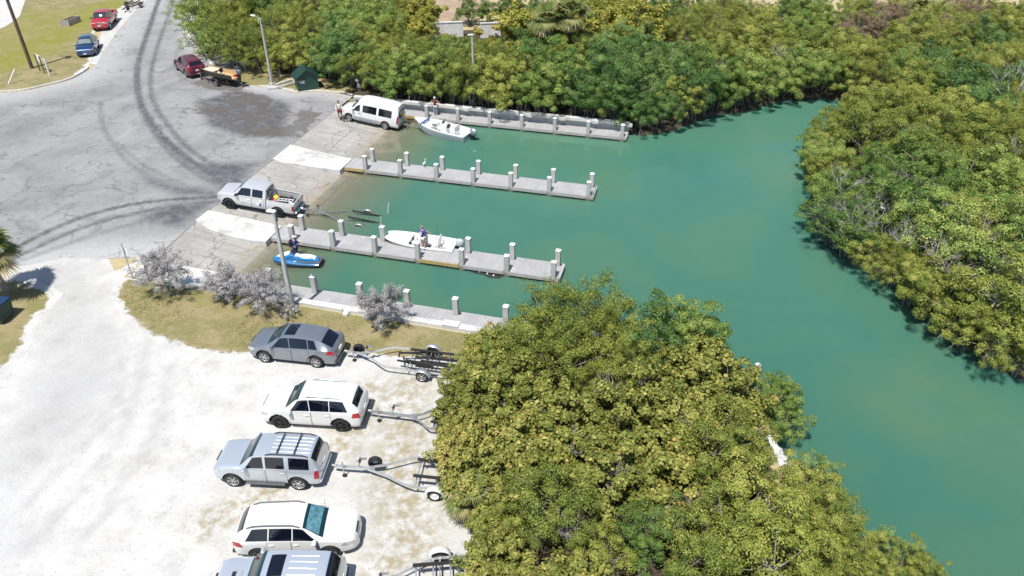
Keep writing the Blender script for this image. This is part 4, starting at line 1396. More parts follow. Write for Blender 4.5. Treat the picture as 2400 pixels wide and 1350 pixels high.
M['lf_grass'] = leaf_mat('dry_grass_blades', [(.14, .13, .035), (.24, .20, .08), (.34, .28, .14), (.46, .40, .25)], .7, .25, 0)
tufts('grass', [(p[0], p[1]) for p in isl], 26000, .07, 3, M['lf_grass'], 'short dry grass on the strip under the silver shrubs', 1.4)
tufts('grass', [(p[0], p[1]) for p in sb], 3000, .09, 4, M['lf_grass'], 'thin dry grass round the green shed', .8)
# ------------------------------------------------------------------ vehicles
def pchip(tab):
    xs = np.array([p[0] for p in tab], float); ys = np.array([p[1] for p in tab], float)
    h = np.diff(xs); dl = np.diff(ys) / h
    m = np.zeros(len(xs)); m[0], m[-1] = dl[0], dl[-1]
    for i in range(1, len(xs) - 1):
        m[i] = 0 if dl[i - 1] * dl[i] <= 0 else 2 * dl[i - 1] * dl[i] / (dl[i - 1] + dl[i])

    def f(x):
        x = min(max(x, xs[0]), xs[-1])
        i = min(max(int(np.searchsorted(xs, x)) - 1, 0), len(h) - 1)
        u = (x - xs[i]) / h[i]
        a = (1 + 2 * u) * (1 - u) ** 2; b = u * (1 - u) ** 2; c = u * u * (3 - 2 * u); d = u * u * (u - 1)
        return a * ys[i] + b * h[i] * m[i] + c * ys[i + 1] + d * h[i] * m[i + 1]
    return f


class Shell:
    """car skin: S(x, v, side); v 0 sill .. 3 belt .. 4 roof rail .. 6 centre line"""

    def __init__(s, sp):
        s.sp = sp
        s.top = pchip(sp['top']); s.belt = pchip(sp['belt']); s.wid = pchip(sp['wid']); s.rw = pchip(sp['roofw'])
        s.sill = pchip(sp['sill']) if hasattr(sp['sill'], '__len__') else (lambda x: sp['sill'])
        s.x0, s.x1 = sp['top'][0][0], sp['top'][-1][0]
        s.drop = sp.get('drop', .05); s.tuck = sp.get('tuck', .955)

    def P(s, x):
        zt = s.top(x); w = s.wid(x); zs = s.sill(x)
        zb = min(s.belt(x), zt - .015)
        rw = min(s.rw(x), w * .93)
        dr = min(s.drop, max(.01, (zt - zb) * .45))
        zr = max(zt - dr, zb + .003)
        zb = max(zb, zs + .05)
        return [(w * .90, zs), (w * .985, zs + .10 * min(1, (zb - zs) / .4)), (w, zs + .52 * (zb - zs)), (w * s.tuck, zb), (rw, zr), (rw * .55, zt - (zt - zr) * .28), (0, zt)]

    def S(s, x, v, side=1):
        p = s.P(x)
        i = min(int(v), 5); u = v - i
        if i == 3:
            y = p[3][0] + (p[4][0] - p[3][0]) * u; z = p[3][1] + (p[4][1] - p[3][1]) * u
        else:
            lo, hi = (0, 3) if i < 3 else (4, 6)
            q = [p[max(lo, i - 1)], p[i], p[i + 1], p[min(hi, i + 2)]]
            if i == 5: q[3] = (-p[5][0], p[5][1])
            r = []
            for k in (0, 1):
                a, b, c, d = (e[k] for e in q)
                r.append(.5 * (2 * b + (c - a) * u + (2 * a - 5 * b + 4 * c - d) * u * u + (3 * b - a - 3 * c + d) * u ** 3))
            y, z = r
        return Vector((x, y * side, z))

    def N(s, x, v, side):
        e = .02
        a = s.S(min(x + e, s.x1), v, side) - s.S(max(x - e, s.x0), v, side)
        b = s.S(x, min(v + e, 6), side) - s.S(x, max(v - e, 0), side)
        n = a.cross(b) * side
        n = n.normalized() if n.length > 1e-9 else Vector((0, side, 0))
        c = Vector((0, 0, .8))
        if n.dot(s.S(x, v, side) - Vector((x * .9, 0, .7))) < 0: n = -n
        return n

    def body(s, n=64):
        xs = [s.x0 + (s.x1 - s.x0) * (.5 - .5 * math.cos(math.pi * (i / n))) * .35 + (s.x1 - s.x0) * (i / n) * .65 for i in range(n + 1)]
        vv = [0, .5, 1, 1.5, 2, 2.5, 3, 3.25, 3.5, 3.75, 4, 4.5, 5, 5.5]
        secs = []
        for x in xs:
            r = [s.S(x, v, 1) for v in vv] + [s.S(x, 6, 1)] + [s.S(x, v, -1) for v in reversed(vv)]
            secs.append(r)
        return secs

    def patch(s, mb, xb0, xb1, xt0, xt1, v0, v1, side, off=.009, nu=8, nv=4, mi=0, skirt=True):
        """piece of skin lifted by off; b = along lower edge, t = along upper edge"""
        g = []
        for j in range(nv + 1):
            b = j / nv
            for i in range(nu + 1):
                a = i / nu
                x = (xb0 + (xb1 - xb0) * a) * (1 - b) + (xt0 + (xt1 - xt0) * a) * b
                v = v0 + (v1 - v0) * b
                g.append((s.S(x, v, side), s.N(x, v, side)))
        s._grid(mb, g, nu, nv, off, mi, side, skirt)

    def topgrid(s, mb, x0, x1, c0, c1, off=.009, nu=8, nv=10, mi=0, skirt=True):
        """piece of roof, bonnet or screen from x0 to x1; c = v limit at each end (4 = rail)"""
        g = []
        for j in range(nv + 1):
            b = j / nv
            for i in range(nu + 1):
                a = i / nu
                x = x0 + (x1 - x0) * a
                c = c0 + (c1 - c0) * a
                u = b * 2 - 1
                side = 1 if u >= 0 else -1
                v = 6 - (6 - c) * abs(u)
                g.append((s.S(x, v, side), s.N(x, v, side)))
        s._grid(mb, g, nu, nv, off, mi, 1, skirt)

    def _grid(s, mb, g, nu, nv, off, mi, side, skirt):
        vs = [p + n * off for p, n in g]
        fs = []
        W = nu + 1
        for j in range(nv):
            for i in range(nu):
                f = (j * W + i, j * W + i + 1, (j + 1) * W + i + 1, (j + 1) * W + i)
                fs.append(f if side < 0 else f[::-1])
        mb.add(vs, fs, mi, True)
        if skirt:
            ring = [i for i in range(W)] + [j * W + nu for j in range(1, nv + 1)] + [nv * W + i for i in range(nu - 1, -1, -1)] + [j * W for j in range(nv - 1, 0, -1)]
            a = [vs[i] for i in ring]; b = [g[i][0] - g[i][1] * .01 for i in ring]
            m = len(ring)
            mb.add(a + b, [(i, (i + 1) % m, m + (i + 1) % m, m + i) for i in range(m)], mi)


def bool_cut(me, cutters, mats):
    """cut wheel arches out of a closed mesh"""
    a = bpy.data.objects.new('tmp_a', me); COL.objects.link(a)
    cb = MB()
    for (x, y0, y1, z, r) in cutters:
        Mx = Matrix.Translation((x, y0, z)) @ Matrix.Rotation(-math.pi / 2, 4, 'X')
        n = 28
        ring0 = [Mx @ Vector((r * math.cos(6.28318 * k / n), r * math.sin(6.28318 * k / n), 0)) for k in range(n)]
        ring1 = [Mx @ Vector((r * math.cos(6.28318 * k / n), r * math.sin(6.28318 * k / n), y1 - y0)) for k in range(n)]
        cb.add(ring0 + ring1, [tuple(range(n - 1, -1, -1)), tuple(range(n, 2 * n))] + [(k, (k + 1) % n, n + (k + 1) % n, n + k) for k in range(n)])
    cme = cb.mesh('tmp_c', M['black_plastic'])
    c = bpy.data.objects.new('tmp_c', cme); COL.objects.link(c)
    md = a.modifiers.new('b', 'BOOLEAN'); md.operation = 'DIFFERENCE'; md.object = c; md.solver = 'EXACT'
    try: md.material_mode = 'TRANSFER'
    except Exception: pass
    dg = bpy.context.evaluated_depsgraph_get()
    out = bpy.data.meshes.new_from_object(a.evaluated_get(dg))
    bpy.data.objects.remove(a); bpy.data.objects.remove(c)
    if len(out.materials) < 2:
        out.materials.clear()
        for m in mats: out.materials.append(m)
    return out


WHEELS = {}


def wheel_parts(r, w, style):
    k = (r, w, style)
    if k in WHEELS: return WHEELS[k]
    My = Matrix.Rotation(math.pi / 2, 4, 'X')          # lathe axis -> -Y outwards
    rr = r * (.70 if style != 'steel' else .60)
    ty = MB().lathe([(rr, -w / 2), (r * .93, -w / 2), (r * .985, -w * .38), (r, -w * .2), (r, w * .2), (r * .985, w * .38), (r * .93, w / 2), (rr, w / 2)], 28, My)
    tyre = ty.mesh('tyre', M['rubber'])
    mat = {'alloy': M['rim_alloy'], 'black': M['rim_black'], 'steel': M['white_paint'], 'star': M['rim_alloy']}[style]
    rb = MB().lathe([(rr, w / 2), (rr * .96, w * .47), (rr * .93, w * .2), (rr * .9, w * .1), (.02, w * .12)], 24, My, 1)
    if style == 'steel':
        rb = MB().lathe([(rr, w / 2), (rr * .9, w * .3), (rr * .55, w * .28), (rr * .3, w * .4), (.01, w * .4)], 24, My, 0)
    else:
        rb.lathe([(rr * 1.0, w * .5), (rr * .94, w * .52), (rr * .90, w * .40)], 24, My, 0)
        n = 5 if style == 'star' else 6 if style == 'black' else 6
        for q in range(n):
            a = 2 * math.pi * q / n
            for da in (-.16, .16):
                p0 = Vector((math.cos(a + da * .5) * rr * .16, 0, math.sin(a + da * .5) * rr * .16)); p1 = Vector((math.cos(a + da) * rr * .95, 0, math.sin(a + da) * rr * .95))
                rb.bar(p0 + Vector((0, -w * .42, 0)), p1 + Vector((0, -w * .46, 0)), rr * .13, w * .1, 0, up=(0, 1, 0))
        rb.lathe([(.01, w * .50), (rr * .2, w * .49), (rr * .24, w * .35)], 16, My, 0)
    rim = rb.mesh('rim', [mat, M['black_plastic']])
    WHEELS[k] = (tyre, rim)
    return WHEELS[k]


def add_wheel(root, x, y, z, r, w, style, side, name='wheel'):
    tyre, rim = wheel_parts(r, w, style)
    o = link(name, tyre, root)
    o.location = (x, y, z)
    if side > 0: o.rotation_euler = (0, 0, math.pi)
    ri = link('rim', rim, o)
    return o


def car(sp, label, loc, rz, name='parked_car', cat='car', group='cars parked on the white marl', rot=None):
    sh = Shell(sp)
    root = thing(name, label, cat, loc, rz, group, rot)
    pm = sp['paint']
    mb = MB().loft(sh.body(), smooth=True)
    bmx = pm
    me = mb.mesh('body', [pm, M['black_plastic']])
    r, w = sp['wheel']
    tr = sp['track']
    cut = []
    for xa in sp['axles']:
        cut += [(xa, .50, 1.3, r, r + sp.get('gap', .075)), (xa, -1.3, -.50, r, r + sp.get('gap', .075))]
    me = bool_cut(me, cut, [pm, M['black_plastic']])
    me.set_sharp_from_angle(angle=R(32))
    me.name = 'body'
    body = link('body', me, root)
    for xa in sp['axles']:
        for sd in (1, -1):
            add_wheel(root, xa, sd * (tr - w / 2 + .01), r, r, w, sp['rim'], sd)
            if sp.get('arch'):                                   # flared dark lip round the arch
                n = 16
                am = MB()
                pts = []
                for k in range(n + 1):
                    a = math.pi * (.02 + .96 * k / n)
                    rr = r + sp.get('gap', .075) + .015
                    x, z = xa + rr * math.cos(a), r + rr * math.sin(a)
                    # find the skin at that height
                    vbest = min((abs(sh.S(x, v / 10, sd).z - z), v / 10) for v in range(0, 31))[1]
                    pts.append(sh.S(x, vbest, sd) + Vector((0, sd * .004, 0)))
                am.tube(pts, .022, 6)
                am.build('wheel_arch', sp['arch'], root)
    G_, GB = M['glass'], M['glass_blue']
    a, b = sp['screen']
    mb = MB(); sh.topgrid(mb, a, b, 4.10, 4.06); mb.build('windscreen', sp.get('screen_mat', GB), root)
    if 'rear_glass' in sp:
        a, b = sp['rear_glass'][:2]
        mb = MB(); sh.topgrid(mb, a, b, *(sp['rear_glass'][2:] or (4.15, 4.1))); mb.build('rear_window', G_, root)
    for sd in (1, -1):
        for q in sp['side_glass']:
            mb = MB(); sh.patch(mb, *q[:4], *(q[4:6] if len(q) > 4 else (3.10, 3.90)), sd, .010); mb.build('side_window', G_, root)
        for q in sp.get('doors', []):
            mg = MB(); sh.patch(mg, q[0] - .014, q[1] + .014, q[0] - .014, q[1] + .014, .55, 2.97, sd, .002, 8, 6, skirt=False)
            d = MB(); sh.patch(d, q[0], q[1], q[0], q[1], .60, 2.93, sd, .006, 8, 6)
            do = d.build('door', pm, root)
            mg.build('door_gap', M['black_plastic'], do)
            hx = q[0] + .16
            p = sh.S(hx, 2.55, sd)
            MB().box(p + Vector((0, sd * .03, 0)), (.2, .035, .035), bevel=.01).build('handle', sp.get('handle', pm), do)
        for q in sp['tail']:
            mb = MB(); sh.patch(mb, *q[:4], q[4], q[5], sd, .012, 5, 4); mb.build('tail_light', M['red_lens'], root)
        for q in sp['head']:
            mb = MB(); sh.patch(mb, *q[:4], q[4], q[5], sd, .012, 5, 4); mb.build('headlight', M['clear_lens'], root)
        xm, zm = sp['mirror']
        ym = sh.S(xm, 3.1, sd).y
        mb = MB().box((xm, ym + sd * .16, zm), (.16, .25, .19), bevel=.05)
        mb.bar((xm, ym - sd * .02, zm - .04), (xm, ym + sd * .08, zm - .03), .06, .05)
        mb.build('side_mirror', sp.get('mirror_mat', pm), root)
        if sp.get('cladding'):
            mb = MB(); sh.patch(mb, sh.x0 + .12, sh.x1 - .12, sh.x0 + .12, sh.x1 - .12, 0.02, sp.get('clad_v', .6), sd, .004, 40, 2, skirt=False)
            # keep the arches open
            me_ = mb.mesh('sill_trim', sp['cladding'])
            bm = bmesh.new(); bm.from_mesh(me_)
            dead = [f for f in bm.faces if any((f.calc_center_median().x - xa) ** 2 + (f.calc_center_median().z - r) ** 2 < (r + .12) ** 2 for xa in sp['axles'])]
            bmesh.ops.delete(bm, geom=dead, context='FACES'); bm.to_mesh(me_); bm.free()
            link('sill_trim', me_, root)
        if sp.get('rails'):
            xa, xb, yo, mt = sp['rails']
            pts = []
            for k in range(9):
                x = xa + (xb - xa) * k / 8
                q = sh.S(x, 4.15, sd)
                pts.append(Vector((x, q.y * yo, q.z + (.075 if 0 < k < 8 else .0))))
            MB().tube(pts, .028, 6).build('roof_rail', M[mt], root)
        if sp.get('steps'):
            xa, xb = sp['steps']
            MB().box(((xa + xb) / 2, sd * (tr + .02), .36), (xb - xa, .16, .06), bevel=.015).build('running_board', M['grey_plastic'], root)
    for x in sp.get('bars', []):
        y = abs(sh.S(x, 4.15, 1).y) * .98; z = sh.S(x, 5, 1).z + .085
        MB().bar((x, -y, z), (x, y, z), .05, .03, bevel=.008).build('cross_bar', M['black_plastic'], root)
    if sp.get('ribs'):
        xa, xb, ys = sp['ribs']
        for y in ys:
            pts = []
            for k in range(7):
                x = xa + (xb - xa) * k / 6
                rwid = abs(sh.S(x, 4, 1).y)
                v = 6 - 2 * min(1, abs(y) / rwid) ** .9
                pts.append(sh.S(x, v, 1 if y >= 0 else -1) + Vector((0, 0, -.002)))
            pts = [Vector((q.x, y, q.z)) for q in pts]
            MB().tube(pts, .022, 6).build('roof_rib', pm, root)
    if sp.get('sunroof'):
        xa, xb, c = sp['sunroof']
        mb = MB(); sh.topgrid(mb, xa, xb, c, c); mb.build('sunroof', M['glass'], root)
    if sp.get('sunshade'):
        xa, xb = sp['sunshade']
        mb = MB(); sh.topgrid(mb, xa, xb, 4.25, 4.2, .014); mb.build('sunshade', sp['shade_mat'], root)
    if sp.get('scoop'):
        x = sp['scoop']; z = sh.S(x, 6).z
        MB().box((x, 0, z + .01), (.34, .42, .06), bevel=.02).build('bonnet_scoop', pm, root)
        MB().box((x + .12, 0, z + .018), (.16, .34, .055), bevel=.01).build('scoop_mouth', M['black_plastic'], root)
    xf = sh.x1
    gz, gh, gw = sp['grille']
    MB().box((xf - .115, 0, gz), (.12, gw * .84, gh), bevel=.03).build('grille', M['black_plastic'], root)
    MB().box((xf - .06, 0, gz - gh / 2 - .16), (.12, gw * .9, .13), bevel=.03).build('air_intake', M['black_plastic'], root)
    for zz in np.linspace(gz - gh * .3, gz + gh * .3, 3):
        MB().box((xf - .056, 0, zz), (.03, gw * .80, .03)).build('grille_bar', M['chrome'], root)
    MB().box((xf - .01, 0, gz - gh / 2 - .06), (.04, .34, .12)).build('number_plate', M['white_paint'], root)
    xr = sh.x0
    MB().box((xr + .02, 0, sp['plate_z']), (.06, .34, .16)).build('number_plate', M['white_paint'], root)
    MB().box((xr + .03, 0, sp.get('bump_z', .42)), (.14, sp['track'] * 1.75, .16), bevel=.04).build('rear_bumper', sp.get('bump_mat', M['black_plastic']), root)
    if sp.get('spoiler'):
        mb = MB(); sh.topgrid(mb, *sp['spoiler'], 4.05, 4.05, .03); mb.build('spoiler', pm, root)
    return root, sh


def car_pose(F, Rr, half, away=True):
    """near-side wheel contacts -> centre, heading"""
    d = F - Rr
    u = Vector((d.x, d.y, 0)).normalized()
    pa = Vector((-u.y, u.x, 0))
    if pa.dot(_fw) < 0: pa = -pa
    mid = (F + Rr) / 2
    c = mid + pa * half
    return c, math.atan2(u.y, u.x)


# ---- grey crossover
RX = dict(top=[(-2.47, .42), (-2.46, .78), (-2.40, .98), (-2.28, 1.10), (-1.95, 1.36), (-1.60, 1.54), (-1.1, 1.63), (-.35, 1.68), (.15, 1.655), (.50, 1.57), (1.18, 1.16), (1.40, 1.09), (1.9, 1.00), (2.22, .88), (2.36, .68), (2.40, .36)],
          belt=[(-2.4, 1.10), (-1.5, 1.10), (0, 1.03), (1.2, 1.0), (2.4, .84)], wid=[(-2.47, .66), (-2.40, .80), (-2.2, .90), (-1.4, .945), (1.2, .94), (1.9, .90), (2.2, .80), (2.36, .62), (2.40, .45)],
          roofw=[(-2.47, .50), (-2.2, .60), (-1.2, .58), (0, .60), (.5, .61), (1.2, .73), (2.0, .68), (2.4, .40)], sill=.27, paint=M['p_grey'], wheel=(.365, .235), track=.94, axles=(1.40, -1.39), rim='alloy',
          screen=(1.20, .46), rear_glass=(-2.24, -1.66, 4.35, 4.0), side_glass=[(-.05, .98, .05, .50), (-1.05, -.10, -.95, 0.0), (-1.55, -1.10, -1.35, -1.0)], doors=[(-.12, .92), (-1.08, -.16)],
          tail=[(-2.40, -1.98, -2.36, -2.15, 2.45, 3.05)], head=[(1.85, 2.26, 1.95, 2.28, 2.45, 2.95)], mirror=(.88, 1.10), grille=(.66, .34, .70), plate_z=.78, sunroof=(.30, -.28, 4.6), cladding=M['black_plastic'], clad_v=.35, arch=M['black_plastic'], spoiler=(-1.72, -1.52), handle=M['chrome'])
c_, h_ = car_pose(G(625, 847), G(744, 859), .82)
car(RX, 'grey crossover with dark sunroof and alloy wheels, beside the dry grass', c_, h_)

# ---- white SUV, black wheels
GC = dict(top=[(-2.42, .42), (-2.41, .85), (-2.36, 1.06), (-2.22, 1.30), (-2.02, 1.58), (-1.85, 1.68), (-1.2, 1.74), (-.3, 1.765), (.25, 1.73), (.52, 1.66), (1.10, 1.22), (1.30, 1.14), (1.95, 1.08), (2.26, .98), (2.36, .78), (2.40, .40)],
          belt=[(-2.4, 1.16), (-1.2, 1.13), (0, 1.10), (1.2, 1.06), (2.4, .92)], wid=[(-2.42, .70), (-2.34, .86), (-2.1, .94), (-1.4, .965), (1.3, .96), (2.0, .93), (2.25, .86), (2.37, .72), (2.40, .60)],
          roofw=[(-2.42, .55), (-2.1, .64), (-1.2, .64), (0, .66), (.5, .67), (1.15, .78), (2.0, .76), (2.4, .55)], sill=.29, paint=M['p_white'], wheel=(.385, .25), track=.955, axles=(1.46, -1.455), rim='black',
          screen=(1.12, .45), rear_glass=(-2.24, -1.98, 4.3, 4.1), side_glass=[(-.06, .92, .02, .50), (-.98, -.10, -.95, -.02), (-1.85, -1.02, -1.62, -.99)], doors=[(-.10, .88), (-1.02, -.14)],
          tail=[(-2.38, -2.02, -2.36, -2.10, 2.35, 3.0)], head=[(1.98, 2.28, 2.0, 2.30, 2.45, 2.9)], mirror=(.84, 1.16), grille=(.80, .22, .95), grille_mat=M['chrome'], plate_z=.80, arch=M['black_plastic'], rails=(-1.45, .15, .97, 'galv'), spoiler=(-2.02, -1.85), handle=M['p_white'])
c_, h_ = car_pose(G(660, 1000), G(803, 1008), .83)
car(GC, 'white SUV with black wheels and tinted windows, towing a silver trailer', c_, h_)

# ---- silver SUV with roof bars
PF = dict(top=[(-2.37, .42), (-2.36, .95), (-2.32, 1.20), (-2.20, 1.52), (-2.08, 1.72), (-1.9, 1.78), (-1.0, 1.80), (-.2, 1.795), (.28, 1.75), (.50, 1.69), (1.02, 1.24), (1.20, 1.17), (1.9, 1.10), (2.18, 1.0), (2.30, .78), (2.34, .42)],
          belt=[(-2.4, 1.16), (-1.2, 1.14), (0, 1.12), (1.2, 1.08), (2.4, .95)], wid=[(-2.37, .72), (-2.30, .86), (-2.0, .915), (-1.4, .925), (1.3, .925), (1.9, .91), (2.15, .84), (2.31, .70), (2.34, .58)],
          roofw=[(-2.37, .58), (-2.05, .66), (-1, .66), (0, .67), (.5, .67), (1.1, .76), (1.9, .74), (2.34, .5)], sill=.34, paint=M['p_silver'], wheel=(.375, .25), track=.925, axles=(1.43, -1.42), rim='alloy', gap=.095,
          screen=(1.04, .42), rear_glass=(-2.23, -2.06, 4.3, 4.15), side_glass=[(-.02, .84, .02, .44), (-.92, -.12, -.90, -.10), (-1.98, -1.12, -1.96, -1.10)], doors=[(-.06, .82), (-.98, -.12)],
          tail=[(-2.34, -2.14, -2.34, -2.20, 1.9, 2.95)], head=[(1.95, 2.22, 1.95, 2.24, 2.4, 2.95)], mirror=(.76, 1.20), grille=(.82, .28, .70), grille_mat=M['chrome'], plate_z=.95, bump_z=.50, bump_mat=M['p_silver'], rails=(-1.95, -.12, 1.0, 'black_plastic'), bars=(-.62, -1.35), ribs=(-1.95, -.30, (-.42, -.21, 0, .21, .42)), steps=(-.85, .85), handle=M['p_silver'])
c_, h_ = car_pose(G(552, 1136), G(706, 1144), .80)
car(PF, 'boxy silver SUV with roof bars and running boards, towing a silver trailer', c_, h_)

# ---- white estate, nose to the thicket
OB = dict(top=[(-2.37, .42), (-2.36, .82), (-2.31, 1.0), (-2.18, 1.18), (-1.90, 1.46), (-1.72, 1.55), (-1.0, 1.60), (-.2, 1.60), (.22, 1.565), (.46, 1.49), (1.12, 1.08), (1.34, 1.01), (1.95, .93), (2.24, .83), (2.38, .66), (2.42, .36)],
          belt=[(-2.4, 1.04), (-1.2, 1.02), (0, .99), (1.2, .95), (2.4, .78)], wid=[(-2.37, .64), (-2.30, .78), (-2.05, .88), (-1.4, .91), (1.2, .91), (1.9, .87), (2.2, .77), (2.37, .60), (2.42, .44)],
          roofw=[(-2.37, .5), (-2.0, .58), (-1, .58), (0, .60), (.45, .61), (1.15, .72), (1.95, .68), (2.42, .4)], sill=.26, paint=M['p_white'], wheel=(.345, .225), track=.905, axles=(1.37, -1.37), rim='star',
          screen=(1.14, .40), rear_glass=(-2.16, -1.86, 4.3, 4.1), side_glass=[(.02, 1.0, .04, .42), (-.90, -.03, -.86, .0), (-1.80, -.95, -1.52, -.91)], doors=[(-.04, .92), (-.98, -.08)],
          tail=[(-2.33, -1.90, -2.30, -2.05, 2.35, 2.98)], head=[(1.82, 2.28, 1.95, 2.28, 2.4, 2.95)], mirror=(.86, 1.06), grille=(.66, .22, .66), plate_z=.78, cladding=M['grey_plastic'], clad_v=.5, rails=(-1.72, .30, 1.03, 'grey_plastic'), sunshade=(.98, .52), shade_mat=M['mirror_shade'])
c_, h_ = car_pose(G(779, 1303), G(612, 1308), .80)
car(OB, 'white estate car with teal foil sunshade and dark roof rails, nose to the thicket', c_, h_)

# ---- silver SUV with bonnet scoop and sunroof
TR = dict(PF)
TR.update(paint=M['p_silver2'], top=[(-2.40, .42), (-2.39, .95), (-2.34, 1.18), (-2.20, 1.42), (-2.02, 1.64), (-1.85, 1.72), (-1.0, 1.77), (-.2, 1.78), (.25, 1.74), (.48, 1.67), (1.04, 1.22), (1.22, 1.16), (1.9, 1.10), (2.22, .98), (2.34, .76), (2.38, .42)],
          belt=[(-2.4, 1.12), (-1.2, 1.11), (0, 1.09), (1.2, 1.06), (2.4, .95)], rear_glass=(-2.24, -1.92, 4.2, 4.05), bars=(), rails=None, ribs=(-1.55, -.55, (-.40, -.14, .14, .40)), sunroof=(.18, -.36, 4.75), scoop=1.45, steps=(-.9, .9), bump_mat=M['p_blue'])
c_ = Vector((-12.58, 14.08, LOT))
car(TR, 'pale silver SUV with bonnet scoop and open dark sunroof, beside the white estate', c_, h_ + math.pi - .03)


# ---- pickups
def pickup(sp, label, loc, rz, rot=None, name='pickup_truck', group=None, cargo=None):
    root, sh = car(sp, label, loc, rz, name, 'pickup', group, rot)
    bs = Shell(dict(sp, top=[(sp['bed'][0], sp['bed_z']), (sp['bed'][1], sp['bed_z'] + .01)], belt=[(-4, sp['bed_z'] - .02), (4, sp['bed_z'] - .02)], wid=[(sp['bed'][0], sp['bed_w'] - .03), (sp['bed'][0] + .3, sp['bed_w']), (sp['bed'][1], sp['bed_w'])], roofw=[(-4, sp['bed_w']), (4, sp['bed_w'])]))
    secs = []
    xs = np.linspace(sp['bed'][0], sp['bed'][1] - .02, 24)
    fl = sp['floor']
    for x in xs:
        o = [bs.S(x, v, 1) for v in (0, .5, 1, 1.5, 2, 2.5, 3)]
        zt = o[-1].z
        inn = [Vector((x, o[-1].y - .09, zt)), Vector((x, o[-1].y - .13, zt - .05)), Vector((x, o[-1].y - .13, fl))]
        half = o + inn
        secs.append(half + [Vector((p.x, -p.y, p.z)) for p in reversed(half)])
    mb = MB().loft(secs, smooth=True)
    r, w = sp['wheel']
    xa = sp['axles'][1]
    me = bool_cut(mb.mesh('cargo_bed', [sp['paint'], M['black_plastic']]), [(xa, sp['bed_w'] - .22, 1.4, r, r + .09), (xa, -1.4, -sp['bed_w'] + .22, r, r + .09)], [sp['paint'], M['black_plastic']])
    me.set_sharp_from_angle(angle=R(30))
    bed = link('cargo_bed', me, root)
    iw = (sp['bed_w'] - .15) * 2
    L = sp['bed'][1] - sp['bed'][0]
    xm = (sp['bed'][0] + sp['bed'][1]) / 2
    MB().box((xm, 0, fl + .015), (L - .1, iw - .02, .02)).build('bed_liner', M['black_plastic'], bed)
    for sd in (1, -1):
        MB().box((xm, sd * (iw / 2 - .012), fl + .25), (L - .12, .02, .46)).build('bed_liner', M['black_plastic'], bed)
        MB().box((xa, sd * (iw / 2 - .12), fl + .13), (.85, .24, .24), bevel=.06).build('wheel_housing', M['grey_plastic'], bed)
    MB().box((sp['bed'][0] + .03, 0, (fl + sp['bed_z']) / 2 - .02), (.08, iw + .06, sp['bed_z'] - fl + .06), bevel=.015).build('tailgate', sp['paint'], root)
    MB().box((sp['bed'][0] - .01, 0, (fl + sp['bed_z']) / 2 + .08), (.03, .22, .05)).build('tailgate_handle', M['black_plastic'], root)
    MB().box((sp['bed'][1] - .06, 0, (fl + sp['bed_z']) / 2), (.06, iw + .04, sp['bed_z'] - fl)).build('bulkhead', sp['paint'], root)
    MB().box((sp['bed'][0] - .10, 0, .52), (.20, 1.7, .20), bevel=.05).build('rear_bumper', sp.get('rb', M['galv']), root)
    for sd in (1, -1):
        MB().box((sp['bed'][0] + .06, sd * (sp['bed_w'] - .04), sp['bed_z'] - .30), (.12, .12, .34), bevel=.02).build('tail_light', M['red_lens'], root)
    return root, sh


TI = dict(top=[(-.92, .5), (-.91, 1.3), (-.88, 1.72), (-.80, 1.85), (-.4, 1.90), (.4, 1.90), (.78, 1.86), (.98, 1.78), (1.45, 1.32), (1.62, 1.24), (2.3, 1.16), (2.62, 1.05), (2.74, .80), (2.78, .42)],
          belt=[(-1, 1.24), (0, 1.22), (1.5, 1.16), (2.78, 1.0)], wid=[(-.92, .97), (.5, .985), (1.8, .98), (2.4, .94), (2.65, .84), (2.78, .66)], roofw=[(-.92, .68), (0, .70), (.95, .71), (1.5, .82), (2.4, .78), (2.78, .55)], sill=.42,
          paint=M['p_titan'], wheel=(.40, .28), track=.98, axles=(1.78, -1.77), rim='black', gap=.10, screen=(1.46, .90), rear_glass=(-.905, -.86, 4.4, 4.3), side_glass=[(.18, 1.26, .20, .88), (-.68, .08, -.66, .08)], doors=[(.14, 1.22), (-.74, .08)],
          tail=[], head=[(2.35, 2.66, 2.38, 2.68, 2.3, 2.9)], mirror=(1.18, 1.30), mirror_mat=M['black_plastic'], grille=(.85, .30, 1.0), grille_mat=M['chrome'], plate_z=.50, bed=(-2.92, -.93), bed_z=1.22, bed_w=.97, floor=.72, bump_z=.5)
F_, R_ = GR(541, 488), GR(652, 508)
c_, h_ = car_pose(F_, R_, .85)
c_.z = (F_.z + R_.z) / 2 + .012
pk, psh = pickup(TI, 'silver crew-cab pickup on the boat ramp with gear in its bed', c_, h_, (0, -math.atan(RAMP_S), h_))
# door badge: white panel with a small dark emblem, model lettering strip on the front door
for sd in (1, -1):
    mb = MB(); psh.patch(mb, -.62, -.22, -.62, -.22, 1.55, 2.25, sd, .011, 4, 3); o = mb.build('door_sign', M['white_paint'], pk)
    mb = MB(); psh.patch(mb, -.60, -.46, -.60, -.46, 1.5, 2.15, sd, .014, 3, 3); mb.build('emblem', M['blue_vinyl'], o)
    mb = MB(); psh.patch(mb, .50, .86, .50, .86, 1.72, 1.80, sd, .009, 4, 1); mb.build('lettering', M['grey_plastic'], pk)

RT = dict(TI)
RT.update(paint=M['p_red'], rim='alloy', grille=(.88, .30, 1.05), bed=(-3.0, -.93))
F_, R_ = G(258, 68.5), G(275, 48)
c_, h_ = car_pose(F_, R_, .85)
u_ = Vector((math.cos(h_), math.sin(h_), 0))
c_ = F_ - u_ * 1.78 + Vector((u_.y, -u_.x, 0)) * .85
pickup(RT, 'bright red pickup parked on the sandy shoulder by the lawn', c_, h_)

